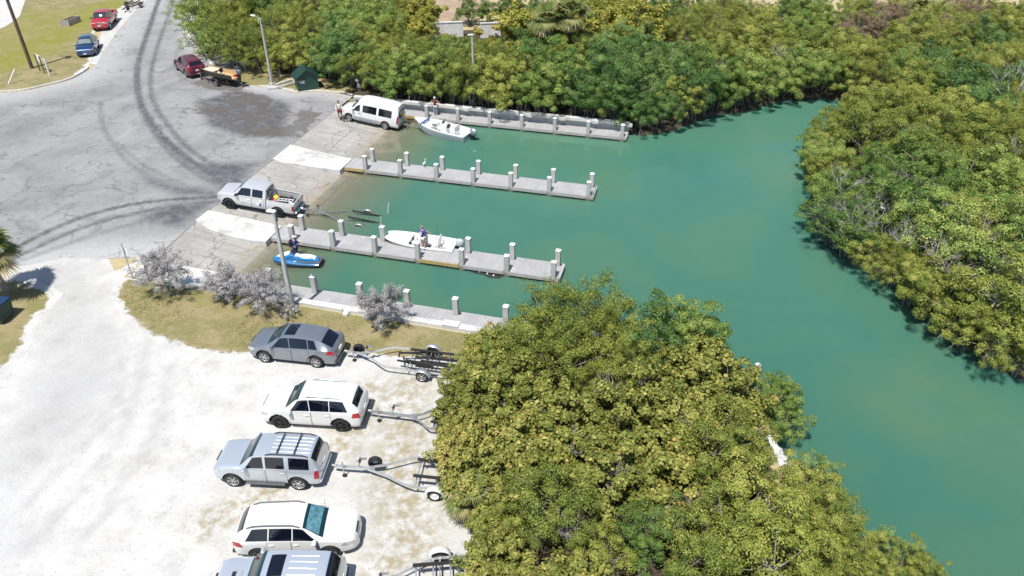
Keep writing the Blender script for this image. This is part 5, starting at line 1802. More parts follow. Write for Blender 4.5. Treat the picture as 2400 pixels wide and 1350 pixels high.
# ---- blue crossover
BX = dict(RX)
BX.update(paint=M['p_blue'], sunroof=None, sunshade=(1.08, .56), shade_mat=M['glass_clear'], head=[(1.95, 2.28, 1.98, 2.30, 2.4, 2.9)], grille=(.62, .26, .62), grille_mat=M['chrome'])
F_, R_ = G(224, 128), G(232, 110)
c_, h_ = car_pose(F_, R_, .8)
u_ = Vector((math.cos(h_), math.sin(h_), 0))
c_ = F_ - u_ * 1.40 + Vector((u_.y, -u_.x, 0)) * .82
car(BX, 'dark blue crossover with pale sunshades in its windscreen by the kerb', c_, h_, group=None)

# ---- maroon SUV
MR = dict(GC)
MR.update(paint=M['p_maroon'], rim='alloy', mirror_mat=M['p_maroon'], handle=M['p_maroon'], rails=None)
F_, R_ = G(419, 165.5), G(440, 181)
u_ = Vector(((F_ - R_).x, (F_ - R_).y, 0)).normalized()
h_m = math.atan2(u_.y, u_.x)
c_m = R_ + u_ * 1.455 + Vector((u_.y, -u_.x, 0)) * .83
car(MR, 'dark maroon SUV towing a flat-bottomed boat off the wet asphalt', c_m, h_m, group=None)

# ---- white conversion van
VN = dict(top=[(-2.86, .45), (-2.85, 1.55), (-2.80, 1.95), (-2.68, 2.25), (-2.45, 2.36), (-1.5, 2.40), (-.2, 2.40), (.45, 2.36), (.80, 2.26), (1.08, 2.02), (1.62, 1.38), (1.85, 1.27), (2.35, 1.14), (2.62, 1.02), (2.76, .78), (2.80, .42)],
          belt=[(-2.9, 1.18), (0, 1.18), (1.6, 1.16), (2.8, .95)], wid=[(-2.86, .92), (-2.7, .98), (-1, 1.0), (1.5, 1.0), (2.2, .96), (2.6, .86), (2.8, .66)], roofw=[(-2.86, .70), (-2.4, .74), (.3, .76), (1.0, .78), (1.7, .84), (2.5, .76), (2.8, .5)], sill=.32, drop=.22,
          paint=M['p_white'], wheel=(.37, .24), track=.98, axles=(1.76, -1.66), rim='alloy', gap=.09, tuck=.985, screen=(1.62, 1.02), rear_glass=(-2.855, -2.82, 5.1, 5.1),
          side_glass=[(.74, 1.52, .76, 1.14, 3.02, 3.66), (-.80, .50, -.80, .50, 3.0, 3.62), (-2.22, -1.0, -2.22, -1.0, 3.0, 3.62)], doors=[(.62, 1.42)], tail=[(-2.83, -2.70, -2.83, -2.72, 2.0, 3.35)], head=[(2.42, 2.68, 2.45, 2.70, 2.3, 2.85)],
          mirror=(1.40, 1.32), mirror_mat=M['p_white'], grille=(.80, .28, 1.0), grille_mat=M['chrome'], plate_z=.75, bump_z=.48, bump_mat=M['galv'], cladding=M['galv'], clad_v=.55, handle=M['black_plastic'], steps=(-.9, 1.2))
F_, R_ = GR(822, 284.4), GR(902.8, 302.8)
c_, h_ = car_pose(F_, R_, .86)
c_.z = (F_.z + R_.z) / 2 + .012
vn, vsh = car(VN, 'white high-top conversion van backed down the boat ramp', c_, h_, name='van', cat='van', group=None, rot=(0, -math.atan(RAMP_S), h_))
for sd in (1, -1):
    mb = MB(); vsh.patch(mb, -1.30, 1.36, -1.30, 1.36, 1.25, 1.75, sd, .007, 16, 2); mb.build('side_stripe', M['galv'], vn)
    MB().box((-2.87, sd * .42, 1.52), (.03, .52, .56), bevel=.01).build('rear_window', M['glass'], vn)
mb = MB(); mb.box((-2.74, 0, 2.28), (.16, 1.3, .10), bevel=.03); mb.build('rear_visor', M['p_white'], vn)
# ------------------------------------------------------------------ boat trailers
def trailer(label, loc, rz, La, Lr, Wf=.82, rot=None, spare=None, bunk='carpet_black', frame='alu', rim='steel', guides=False, winch=True, fender='white_paint', cross=5, extra=False, v0=-1.0, v1=-2.5):
    root = thing('boat_trailer', label, 'trailer', loc, rz, 'boat trailers', rot)
    m = M[frame]
    L = La + Lr
    zf = .46
    tg = MB().bar((0, 0, zf), (v0 - .3, 0, zf), .09, .11)
    tg.build('tongue', m, root)
    MB().box((.0, 0, zf + .04), (.22, .10, .12), bevel=.03).build('coupler', M['galv'], root)
    for sd in (1, -1):
        pts = [(v0, sd * .05, zf), (v0 - .35, sd * .16, zf)]
        n = 6
        for k in range(1, n + 1):
            u = k / n
            e = u * u * (3 - 2 * u)
            pts.append((v0 - .35 + (v1 - v0 + .35) * u, sd * (.16 + (Wf - .16) * (e * .55 + u * .45)), zf))
        pts.append((-L, sd * Wf, zf))
        mb = MB()
        for a, b in zip(pts[:-1], pts[1:]): mb.bar(a, b, .048, .105)
        mb.build('side_rail', m, root)
        # bunk boards on short posts
        x0, x1 = -La + 1.0, -L + .15
        bk = MB().bar((x0, sd * .46, zf + .30), (x1, sd * .50, zf + .26), .13, .06)
        bo = bk.build('bunk', M[bunk], root)
        for x in np.linspace(x0 - .25, x1 + .25, 3): MB().bar((x, sd * .47, zf), (x, sd * .47, zf + .26), .05, .05).build('bunk_post', M['galv'], bo)
        # wheel with mudguard
        add_wheel(root, -La, sd * (Wf + .19), .32, .32, .19, rim, sd)
        n = 14
        secs = []
        for k in range(n + 1):
            a = math.pi * (.06 + .88 * k / n)
            x, z = -La + .43 * math.cos(a), .32 + .42 * math.sin(a)
            secs.append([Vector((x, sd * (Wf + .05), z)), Vector((x, sd * (Wf + .33), z)), Vector((x, sd * (Wf + .35), z - .05)), Vector((x, sd * (Wf + .05), z - .012))])
        MB().loft(secs).build('mudguard', M[fender], root)
        MB().box((-L + .03, sd * (Wf - .02), zf + .02), (.05, .16, .10), bevel=.01).build('tail_light', M['red_lens'], root)
        if guides:
            MB().tube([(-L + .1, sd * (Wf + .03), zf), (-L + .05, sd * (Wf + .10), zf + .15), (-L + .05, sd * (Wf + .11), zf + 1.15)], .032, 8).build('guide_post', M['white_paint'], root)
    xs = np.linspace(-La + .9, -L + .05, cross)
    for x in xs:
        # rails are narrower towards the tongue
        u = min(1, max(0, (x - (v0 - .35)) / (v1 - v0 + .35)))
        w = .16 + (Wf - .16) * (u * u * (3 - 2 * u) * .55 + u * .45) if u < 1 else Wf
        MB().bar((x, -w, zf - .04), (x, w, zf - .04), .055, .08).build('cross_member', m, root)
    MB().bar((-La, -Wf - .15, .34), (-La, Wf + .15, .34), .06, .06).build('axle', M['galv'], root)
    if winch:
        w = MB().bar((-1.05, 0, zf), (-1.28, 0, zf + .62), .06, .07)
        w.bar((-1.28, 0, zf + .55), (-1.48, 0, zf + .60), .09, .06)
        wo = w.build('winch_post', M['galv'], root)
        MB().tube([(-1.2, -.1, zf + .48), (-1.2, .1, zf + .48)], .06, 10).build('winch', M['black_plastic'], wo)
        MB().tube([(-1.2, .1, zf + .48), (-1.2, .16, zf + .48), (-1.1, .16, zf + .66), (-1.1, .22, zf + .66)], .012, 6).build('crank', M['galv'], wo)
    j = MB().tube([(-.45, .16, .06), (-.45, .16, zf + .45)], .03, 8)
    jo = j.build('jack', M['galv'], root)
    MB().tube([(-.45, .10, .09), (-.45, .20, .09)], .09, 12).build('jack_wheel', M['rubber'], jo)
    if spare:
        o = add_wheel(root, spare[0], spare[1], .55, .31, .18, spare[2], -1, 'spare_wheel')
        o.rotation_euler = (0, 0, .15)
    if extra:
        for k, y in enumerate((-.16, .16, -.62, .62)):
            MB().bar((-La + .3, y, zf + .16), (-L + .1, y * 1.05, zf + .16), .08, .05).build('bunk', M[bunk], root)
        for y in (-.5, .5):
            MB().bar((-La + 1.5, y * .6, zf + .1), (-La + .2, y, zf + .16), .09, .06).build('guide_board', M[bunk], root)
        MB().bar((-La + 1.6, -.48, zf + .05), (-La + 1.3, .52, zf + .55), .07, .07).build('bow_stop', M['black_plastic'], root)
        MB().bar((-La + .35, Wf + .05, zf + .45), (-La - .55, Wf + .05, zf + .45), .05, .24).build('side_guide', M[bunk], root)
    return root


def hitch_pose(h, wc, half, flip=1):
    """hitch point and near wheel contact -> heading (pointing to the tow car) and axle distance"""
    d = Vector((wc.x - h.x, wc.y - h.y))
    dl = d.length
    La = math.sqrt(dl * dl - half * half)
    a = math.atan2(d.y, d.x) + flip * math.asin(half / dl)
    return a + math.pi, La


h0 = G(812, 826, LOT + .4); wc = G(990, 893)
rz, La = hitch_pose(h0, wc, 1.0)
trailer('aluminium bunk trailer with alloy spare wheel behind the grey crossover', (h0.x, h0.y, LOT), rz, La, 1.75, .82, spare=(-.62, -.22, 'alloy'), rim='alloy', extra=True, fender='alu', winch=True, v0=-.8, v1=-2.4)
h0 = G(868, 966, LOT + .4)
trailer('low silver trailer half under the sea grapes behind the white SUV', (h0.x, h0.y, LOT), math.atan2((G(868, 966) - G(1060, 990)).y, (G(868, 966) - G(1060, 990)).x), 4.1, 1.2, .62, v0=-2.0, v1=-3.0, fender='galv', frame='galv')
h0 = G(784, 1094, LOT + .4); wc = G(1020, 1171)
rz, La = hitch_pose(h0, wc, 1.02)
trailer('silver trailer with white mudguards and dark spare wheel behind the boxy SUV', (h0.x, h0.y, LOT), rz, La, 1.1, .84, spare=(-1.75, -.30, 'steel'), v0=-1.5, v1=-3.6, cross=3)
h0 = Vector((-10.12, 14.76, 0))
trailer('silver trailer with dark bunks behind the pale silver SUV with sunroof', (h0.x, h0.y, LOT), R(200), 3.35, 1.1, .92, v0=-.9, v1=-3.2, cross=4, winch=True)
# trailer backed into the water by the silver pickup
_t = -math.atan(RAMP_S)
pk_h = car_pose(GR(541, 488), GR(652, 508), .85)
u_ = Vector((math.cos(pk_h[1]), math.sin(pk_h[1]), 0))
hp = pk_h[0] - u_ * 3.15
trailer('galvanised trailer with dark bunks lying in the shallows behind the pickup', (hp.x, hp.y, ramp_z(hp.x) + .02), pk_h[1], 4.55, 1.55, .86, rot=(0, _t, pk_h[1]), guides=True, frame='galv', fender='galv', v0=-1.5, v1=-3.3, cross=4)
# trailer under the white boat behind the van
vn_h = car_pose(GR(822, 284.4), GR(902.8, 302.8), .86)
u_ = Vector((math.cos(vn_h[1]), math.sin(vn_h[1]), 0))
hp = vn_h[0] - u_ * 3.0
trailer('mostly sunken trailer between the van and the white centre-console boat', (hp.x, hp.y, ramp_z(hp.x) + .02), vn_h[1] + .03, 4.4, 1.4, .80, rot=(0, _t, vn_h[1] + .03), frame='galv', fender='galv', v0=-1.4, v1=-3.0)
# trailer of the red pickup, trailer at the top of the lawn
trailer('dark rusty trailer hitched behind the bright red pickup', G(288, 31), math.atan2((G(262, 66) - G(274, 46)).y, (G(262, 66) - G(274, 46)).x) - .35, 3.0, 1.2, .8, frame='dark_wood', fender='black_plastic', winch=False, spare=(-.4, .6, 'black'))
trailer('white boat trailer standing on the lawn by the sandy track', G(80, -22), math.atan2(1, -.2), 2.8, 1.6, .85, frame='white_paint', fender='black_plastic', winch=False, guides=False)


# ------------------------------------------------------------------ boats
def lerp_tab(tab):
    f = pchip(tab)
    return f


def hull(root, L, beam, sheer, keel, deck, mats, n=40, chine=.82, bow_sharp=True, inset=.11, dead=.16, name='hull'):
    """tabs over u = 0 stern .. 1 bow; deck gives the height of the inner floor or deck"""
    fb, fs, fk = pchip(beam), pchip(sheer), pchip(keel)
    secs = []
    us = sorted(set(list(np.linspace(0, 1, n)) + [u + d for u, _ in deck for d in (-.0015, .0015) if 0 < u < 1]))

    def fd(u):
        z = deck[0][1]
        for uu, zz in deck:
            if u >= uu: z = zz
        return z
    for u in us:
        b, s_, k = max(.012, fb(u)), fs(u), fk(u)
        cz = k + (s_ - k) * dead + (0.0 if u < .75 else (u - .75) * .35 * (s_ - k) * 2)
        cb = b * (chine - .25 * max(0, u - .6))
        x = u * L
        ib = max(.006, b - inset)
        zd = min(fd(u), s_ - .012)
        half = [(0, k), (cb * .5, k + (cz - k) * .5), (cb, cz), (b * .985, cz + (s_ - cz) * .72), (b + .025, s_ - .04), (b + .02, s_), (ib, s_), (ib * .97, zd), (ib * .5, zd + .004)]
        ring = [Vector((x, y, z)) for y, z in half] + [Vector((x, 0, zd + .006))] + [Vector((x, -y, z)) for y, z in reversed(half[1:])]
        secs.append(ring)
    mb = MB()
    nn = len(secs[0])
    vs = [p for q in secs for p in q]
    fs_, mi = [], []
    for i in range(len(secs) - 1):
        for k in range(nn):
            j = (k + 1) % nn
            f = (i * nn + k, i * nn + j, (i + 1) * nn + j, (i + 1) * nn + k)
            side = min(k, nn - 1 - k)
            mb.add([vs[q] for q in f], [(3, 2, 1, 0)], 1 if side < 4 else 0 if side < 6 else 2, False)
    mb.add(secs[0], [tuple(range(nn))], 1)
    mb.add(secs[-1], [tuple(range(nn - 1, -1, -1))], 1)
    me = mb.mesh(name, mats)
    bm = bmesh.new(); bm.from_mesh(me); bmesh.ops.remove_doubles(bm, verts=bm.verts, dist=1e-5); bm.to_mesh(me); bm.free()
    me.polygons.foreach_set('use_smooth', np.ones(len(me.polygons), bool))
    me.set_sharp_from_angle(angle=R(28))
    return link(name, me, root)


def outboard(root, x, z, cowl, leg, s=1.0, tilt=0.0):
    """outboard engine on the transom at (x,0,z)"""
    T = Matrix.Translation((x, 0, z)) @ Matrix.Rotation(tilt, 4, 'Y') @ Matrix.Scale(s, 4)
    secs = []
    for q, (w, l, zz) in enumerate([(.13, .20, .06), (.19, .27, .12), (.205, .30, .30), (.20, .29, .46), (.15, .23, .56), (.05, .10, .60)]):
        secs.append([T @ Vector((-.30 + l * math.cos(6.283 * k / 16), w * math.sin(6.283 * k / 16), zz)) for k in range(16)])
    e = MB().loft(secs).build('engine_cowl', cowl, root)
    mb = MB()
    mb.box((0, 0, 0), (1e-3, 1e-3, 1e-3))
    mb.loft([[T @ Vector((-.32 + a * .16, b * .09, .10)) for a, b in ((-1, -1), (1, -1), (1, 1), (-1, 1))], [T @ Vector((-.36 + a * .13, b * .06, -.35)) for a, b in ((-1, -1), (1, -1), (1, 1), (-1, 1))], [T @ Vector((-.36 + a * .10, b * .05, -.75)) for a, b in ((-1, -1), (1, -1), (1, 1), (-1, 1))]], smooth=False)
    mb.box(T @ Vector((-.14, 0, -.05)), (.16, .22, .30), M=T.to_3x3().normalized())
    mb.tube([T @ Vector((-.15, 0, -.75)), T @ Vector((-.5, 0, -.75))], .05, 8)
    mb.build('engine_leg', leg, root)
    pm = MB()
    for k in range(3):
        a = 2.094 * k
        pm.bar(T @ Vector((-.52, 0, -.75)), T @ Vector((-.52, .15 * math.cos(a), -.75 + .15 * math.sin(a))), .08, .012)
    pm.build('propeller', M['galv'], root)
    return e


def boat_pose(bow, stern):
    d = bow - stern
    return math.atan2(d.y, d.x), d.length


# white centre-console boat behind the van
bow, stern = G(971, 277, .95), G(1098, 312, .55)
rz, L_ = boat_pose(bow, Vector((stern.x, stern.y, 0)))
u_ = Vector((math.cos(rz), math.sin(rz), 0))
LB = min(6.2, math.hypot(bow.x - stern.x, bow.y - stern.y))
b1 = thing('centre_console_boat', 'white centre-console boat with blue strap being floated on behind the van', 'boat', (stern.x, stern.y, -.12), 0, None, (0, -.035, rz))
hull(b1, LB, [(0, .98), (.3, 1.08), (.6, 1.02), (.8, .72), (.93, .32), (1, .03)], [(0, .66), (.5, .72), (.8, .86), (1, 1.02)], [(0, -.12), (.6, -.12), (.85, .12), (.96, .55), (1, .95)],
     [(0, .62), (.06, .18), (.58, .30), (.62, .70)], [M['white_gel'], simple('grey_white_hull', (.56, .58, .61), .3, var=.04, coat=.3), M['white_gel']])
MB().box((LB * .43, 0, .62), (.62, .62, .92), bevel=.06).build('console', M['white_gel'], b1)
mb = MB(); mb.loft([[Vector((LB * .43 + .22, -.30, 1.05)), Vector((LB * .43 + .30, 0, 1.05)), Vector((LB * .43 + .22, .30, 1.05))], [Vector((LB * .43 + .05, -.26, 1.42)), Vector((LB * .43 + .10, 0, 1.46)), Vector((LB * .43 + .05, .26, 1.42))]], closed=False)
mb.build('windshield', M['glass_clear'], b1)
MB().tube([(LB * .43 - .30, .17 * math.cos(a), 1.0 + .17 * math.sin(a)) for a in np.linspace(0, 6.283, 17)], .018, 6).build('steering_wheel', M['black_plastic'], b1)
MB().box((LB * .43 - .36, -.05, .86), (.12, .4, .28), bevel=.03).build('dash', M['black_plastic'], b1)
mb = MB().box((LB * .25, 0, .48), (.52, .95, .55), bevel=.05); so = mb.build('leaning_seat', M['white_gel'], b1)
MB().box((LB * .25 - .2, 0, .95), (.08, .9, .34), bevel=.03).build('backrest', M['white_gel'], so)
MB().tube([(LB * .25 + .1, .4, .7), (LB * .25 - .15, .42, 1.25)], .018, 6).build('rail', M['galv'], b1)
MB().box((LB * .62, .1, .74), (.4, .3, .06), bevel=.02).build('hatch', M['grey_plastic'], b1)
mb = MB(); mb.box((LB * .80, 0, .885), (.20, 1.42, .03), bevel=.005)
for sd in (1, -1): mb.bar((LB * .80, sd * .70, .89), (LB * .80, sd * .745, .70), .2, .012, up=(1, 0, 0))
mb.build('strap', M['blue_vinyl'], b1)
outboard(b1, -.05, .62, M['galv'], M['black_plastic'], 1.15, -.25)
MB().box((.0, -.55, .46), (.10, .5, .12), bevel=.03).build('swim_step', M['white_gel'], b1)

# white flats skiff at the dock
bow, stern = G(906, 556, .55), G(1066, 574, .5)
rz, L_ = boat_pose(bow, stern)
LB = math.hypot(bow.x - stern.x, bow.y - stern.y)
b2 = thing('skiff', 'open white fishing skiff floating at the dock with grey outboard', 'boat', (stern.x, stern.y, -.02), 0, None, (0, -.03, rz))
hull(b2, LB, [(0, .80), (.3, .88), (.6, .86), (.85, .70), (.95, .55), (1, .38)], [(0, .50), (.5, .52), (.85, .62), (1, .68)], [(0, -.14), (.6, -.12), (.85, .04), (1, .46)],
     [(0, .47), (.10, .16), (.60, .30), (.64, .60)], [M['white_gel'], simple('grey_skiff_hull', (.48, .48, .46), .35, var=.05, coat=.2), M['white_gel']], inset=.16, dead=.25)
MB().box((LB * .47, .1, .42), (.42, .5, .75), bevel=.05).build('console', M['white_gel'], b2)
MB().tube([(LB * .47 - .26, .1 + .15 * math.cos(a), .80 + .15 * math.sin(a)) for a in np.linspace(0, 6.283, 15)], .017, 6).build('steering_wheel', M['black_plastic'], b2)
mb = MB().box((LB * .27, 0, .36), (.45, .85, .42), bevel=.04); so = mb.build('seat', M['white_gel'], b2)
MB().box((LB * .27 - .22, 0, .80), (.07, .85, .42), bevel=.03).build('backrest', M['white_gel'], so)
MB().tube([(LB * .27 - .18, .38, .3), (LB * .27 - .22, .40, 1.05)], .02, 6).build('seat_rail', M['galv'], so)
MB().box((LB * .628, -.32, .42), (.02, .34, .2)).build('hatch_opening', M['black_plastic'], b2)
MB().box((LB * .628, .32, .42), (.02, .34, .2)).build('hatch_opening', M['black_plastic'], b2)
MB().lathe([(.01, .02), (.14, .02), (.16, 0)], 14, Matrix.Translation((LB * .55, -.42, .31))).build('hatch_lid', M['glass_clear'], b2)
MB().tube([(LB * .47, .1, .8), (LB * .47 + .1, .1, 1.55), (LB * .47 + .05, .12, 1.75)], [.016, .014, .01], 6).build('antenna', M['white_paint'], b2)
MB().tube([(.05, .55, .5), (.0, .55, 1.25)], .014, 6).build('stern_light_pole', M['white_paint'], b2)
MB().sphere((.0, .55, 1.28), .05, 6).build('stern_light', M['white_paint'], b2)
outboard(b2, -.02, .42, simple('pale_grey_cowl', (.45, .48, .50), .25, var=.06, coat=.4), M['black_plastic'], 1.0, 0)
fr = MB().tube([(LB * .22, .72, .5), (LB * .20, .90, 1.6), (LB * .17, 1.05, 2.7)], [.014, .010, .005], 6)
o = fr.build('fishing_rod', M['black_plastic']); o.matrix_world = Matrix.Translation((stern.x, stern.y, -.02)) @ Matrix.Rotation(rz, 4, 'Z')
tag(o, 'long thin black fishing rod standing in the open skiff', 'rod')

# flat-bottomed boat behind the maroon SUV
u_ = Vector((math.cos(h_m), math.sin(h_m), 0))
hp = c_m - u_ * 2.62
end = G(548, 201, LOT)
tj = math.atan2(hp.y - end.y, hp.x - end.x)
trailer('black trailer carrying a flat-bottomed boat behind the maroon SUV', (hp.x, hp.y, LOT), tj, 3.3, 1.5, .70, frame='black_plastic', fender='black_plastic', rim='alloy', winch=True, v0=-.7, v1=-1.8)
LJ = 4.3
b3 = thing('jon_boat', 'dark flat-bottomed boat with tan inside and swivel seat on a trailer', 'boat', (hp.x - math.cos(tj) * 5.35, hp.y - math.sin(tj) * 5.35, LOT + .80), tj)
hull(b3, LJ, [(0, .72), (.5, .76), (.85, .66), (1, .52)], [(0, .50), (.5, .50), (1, .60)], [(0, 0), (.7, .0), (.9, .16), (1, .38)], [(0, .10), (.30, .10), (.66, .42)],
     [M['grey_plastic'], simple('dark_olive_hull', (.045, .05, .035), .5, var=.3, scale=5), simple('tan_deck', (.52, .36, .18), .85, var=.1)], inset=.06, dead=.12, chine=.92)
MB().box((LJ * .78, 0, .455), (1.5, 1.0, .03)).build('casting_deck', simple('sand_carpet', (.62, .53, .42), .95, var=.08), b3)
mb = MB().box((LJ * .50, .05, .36), (.40, .42, .08), bevel=.03); mb.tube([(LJ * .50, .05, .1), (LJ * .50, .05, .34)], .04, 8); so = mb.build('swivel_seat', M['pale_cloth'], b3)
MB().box((LJ * .50 - .2, .05, .60), (.07, .42, .40), bevel=.03).build('backrest', M['black_cloth'], so)
outboard(b3, -.05, .46, simple('slate_cowl', (.10, .12, .135), .3, var=.1, coat=.4), M['black_plastic'], 1.0, -.15)
MB().box((.42, -.2, .20), (.34, .28, .2), bevel=.03).build('fuel_tank', M['red_plastic'], b3)

# ------------------------------------------------------------------ personal watercraft
bow, stern = G(640, 606, .3), G(752, 612, .25)
rz = math.atan2(bow.y - stern.y, bow.x - stern.x)
LS = math.hypot(bow.x - stern.x, bow.y - stern.y)
js = thing('jet_ski', 'bright blue personal watercraft with white seat in the shallows', 'watercraft', (stern.x, stern.y, 0), rz)
k = LS / 3.2
fb, fz = pchip([(0, .50), (.2, .56), (.6, .58), (.85, .38), (1, .04)]), pchip([(0, .30), (.4, .34), (.75, .44), (1, .36)])
secs = []
for u in np.linspace(0, 1, 24):
    b, z = fb(u), fz(u)
    lo = -.14 + .30 * max(0, u - .7)
    secs.append([Vector((u * LS, y, zz)) for y, zz in ((0, lo), (b * .55, lo + .05), (b * .92, .10 + .1 * max(0, u - .7)), (b, z - .12), (b, z - .03), (b * .93, z), (b * .4, z + .02), (0, z + .03), (-b * .4, z + .02), (-b * .93, z), (-b, z - .03), (-b, z - .12), (-b * .92, .10 + .1 * max(0, u - .7)), (-b * .55, lo + .05))])
MB().loft(secs).build('hull', M['p_skiblue'], js, 40)
for sd in (1, -1):
    MB().tube([(u * LS, sd * (fb(u) + .005), fz(u) - .12) for u in np.linspace(0, .97, 18)], .018, 6).build('rub_rail', M['white_paint'] if sd < 0 else M['black_plastic'], js)
secs = []
for x, w, z in ((.30, .20, .52), (.55, .22, .66), (1.0, .21, .70), (1.35, .19, .66), (1.62, .22, .74), (1.75, .20, .78)):
    secs.append([Vector((x * k, y, zz)) for y, zz in ((-w, .52), (-w, z - .07), (-w * .5, z), (w * .5, z), (w, z - .07), (w, .52))])
MB().loft(secs).build('seat', M['white_gel'], js, 35)
secs = []
for x, w, z in ((.10, .22, .44), (.5, .30, .54), (1.1, .29, .58), (1.7, .30, .70)):
    secs.append([Vector((x * k, y, zz)) for y, zz in ((-w * 1.1, .33), (-w, z - .06), (-w * .6, z), (w * .6, z), (w, z - .06), (w * 1.1, .33))])
MB().loft(secs).build('side_fairing', M['p_skiblue'], js, 35)
secs = []
for x, w, z in ((1.65, .26, .80), (1.85, .32, .86), (2.2, .34, .76), (2.6, .28, .62), (2.95, .14, .48)):
    secs.append([Vector((x * k, y, zz)) for y, zz in ((-w * 1.15, .40), (-w, z - .10), (-w * .5, z), (w * .5, z), (w, z - .10), (w * 1.15, .40))])
MB().loft(secs).build('bonnet', M['p_skiblue'], js, 35)
secs = []
for x, w, z in ((1.95, .22, .835), (2.2, .24, .775), (2.6, .19, .635), (2.9, .08, .505)):
    secs.append([Vector((x * k, y, zz)) for y, zz in ((-w, z - .06), (-w * .8, z + .012), (w * .8, z + .012), (w, z - .06))])
MB().loft(secs).build('bonnet_panel', M['white_gel'], js, 35)
MB().box((1.78 * k, 0, .90), (.30, .34, .08), bevel=.03).build('dash', M['black_plastic'], js)
MB().tube([(1.62 * k, -.36, .98), (1.74 * k, -.14, .98), (1.78 * k, 0, .96), (1.74 * k, .14, .98), (1.62 * k, .36, .98)], .024, 8).build('handlebar', M['black_plastic'], js)
MB().box((.14 * k, 0, .345), (.42, .84, .03), bevel=.01).build('boarding_mat', M['grey_plastic'], js)
for sd in (1, -1): MB().box((1.0 * k, sd * .40, .36), (1.3, .16, .02)).build('footwell_mat', M['grey_plastic'], js)
MB().box((-.06, 0, .12), (.16, .7, .16), bevel=.04).build('stern_bumper', M['black_plastic'], js)
# ------------------------------------------------------------------ street furniture and small things
def lamp(label, px, py, h, arm=0.0, rz=0.0, head='white_paint'):
    p = G(px, py, LOT)
    r_ = thing('lamp_post', label, 'lamp post', p, rz)
    secs = []
    for z, s in ((-.3, .13), (0, .13), (h * .5, .10), (h, .075)):
        secs.append([Vector((x * s, y * s, z)) for x, y in ((-1, -.7), (-.7, -1), (.7, -1), (1, -.7), (1, .7), (.7, 1), (-.7, 1), (-1, .7))])
    MB().loft(secs, smooth=False).build('pole', M['piling'], r_)
    MB().box((0, 0, .06), (.5, .5, .12), bevel=.03).build('footing', M['piling'], r_)
    MB().box((0, 0, h + .03), (.19, .19, .06)).build('pole_cap', M['piling'], r_)
    if arm:
        MB().tube([(0, 0, h - .15), (-arm * .5, 0, h + .12), (-arm, 0, h + .16)], .03, 8).build('arm', M['galv'], r_)
    l = MB().box((-arm - .12, 0, h + .19), (.52, .24, .13), bevel=.04).build('lamp_head', M[head], r_)
    MB().box((-arm - .14, 0, h + .115), (.34, .18, .03), bevel=.01).build('lens', M['glass_clear'], l)
    MB().box((.10, 0, h - .28), (.1, .14, .22), bevel=.01).build('junction_box', M['grey_plastic'], r_)
    return r_


lamp('square concrete lamp post standing by the silver shrubs and low wall', 686, 722, 6.1)
lamp('square concrete lamp post with arm beside the green shed', 638, 197, 6.3, .9, R(-20))
lamp('square concrete lamp post rising out of the mangroves behind the long dock', 1111, 244, 6.2, 0, .3, 'galv')

p = G(75, 160)
up_ = thing('utility_pole', 'tall dark wooden utility pole on the lawn beside the notice board', 'pole', p)
MB().tube([(0, 0, -.4), (0, 0, 5), (-.05, 0, 10.5)], [.19, .165, .13], 14).build('post', M['dark_wood'], up_)
MB().bar((-1.1, 0, 10.0), (1.1, 0, 10.0), .1, .12).build('cross_arm', M['dark_wood'], up_)
MB().lathe([(.01, .0), (.2, .0), (.22, .1), (.22, .75), (.18, .85), (.01, .88)], 14, Matrix.Translation((.36, .0, 8.6))).build('transformer', M['galv'], up_)

# notice board, posts and stake on the lawn
p0, p1 = G(94.2, 166.2), G(104.9, 171.5)
nb = thing('notice_board', 'white notice board on two dark posts beside the utility pole', 'sign', p0)
d = p1 - p0
for q in (Vector((0, 0, 0)), d): MB().bar((q.x, q.y, -.2), (q.x, q.y, 1.75), .09, .09).build('post', M['dark_wood'], nb)
n_ = Vector((-d.y, d.x, 0)).normalized()
c = d * .5 + Vector((0, 0, 1.42))
MB().bar(c - d * .62 + n_ * .07, c + d * .62 + n_ * .07, .03, .75).build('board', M['white_paint'], nb)
for k, dz in enumerate((.2, .05, -.1, -.2)):
    MB().bar(c - d * .42 + n_ * .092 + Vector((0, 0, dz)), c + d * (.40 - .08 * k) + n_ * .092 + Vector((0, 0, dz)), .006, .04).build('text_line', M['grey_plastic'], nb)
p = G(117.5, 177.7)
wp = thing('marker_post', 'white wooden post with short arm in front of the notice board', 'post', p)
MB().bar((0, 0, -.2), (0, 0, 1.7), .12, .12).build('post', M['white_paint'], wp)
MB().bar((.03, 0, 1.66), (-.40, .12, 1.66), .05, .06).build('arm', M['white_paint'], wp)
p = G(30.2, 179.5)
o = MB().tube([(p.x, p.y, LOT - .1), (p.x, p.y, LOT + 2.25)], .035, 8).build('stake', simple('yellow_stake', (.62, .52, .10), .6))
tag(o, 'thin upright yellow stake on the lawn by the kerb', 'stake')
a, b = G(20.4, 197.3), G(41.8, 161.7, LOT + .45)
o = MB().bar((a.x, a.y, LOT + .03), (a.x + .35, a.y + 1.0, LOT + 1.25), .12, .09).build('leaning_post', M['white_paint'])
tag(o, 'white wooden post leaning over beside the yellow stake', 'post')

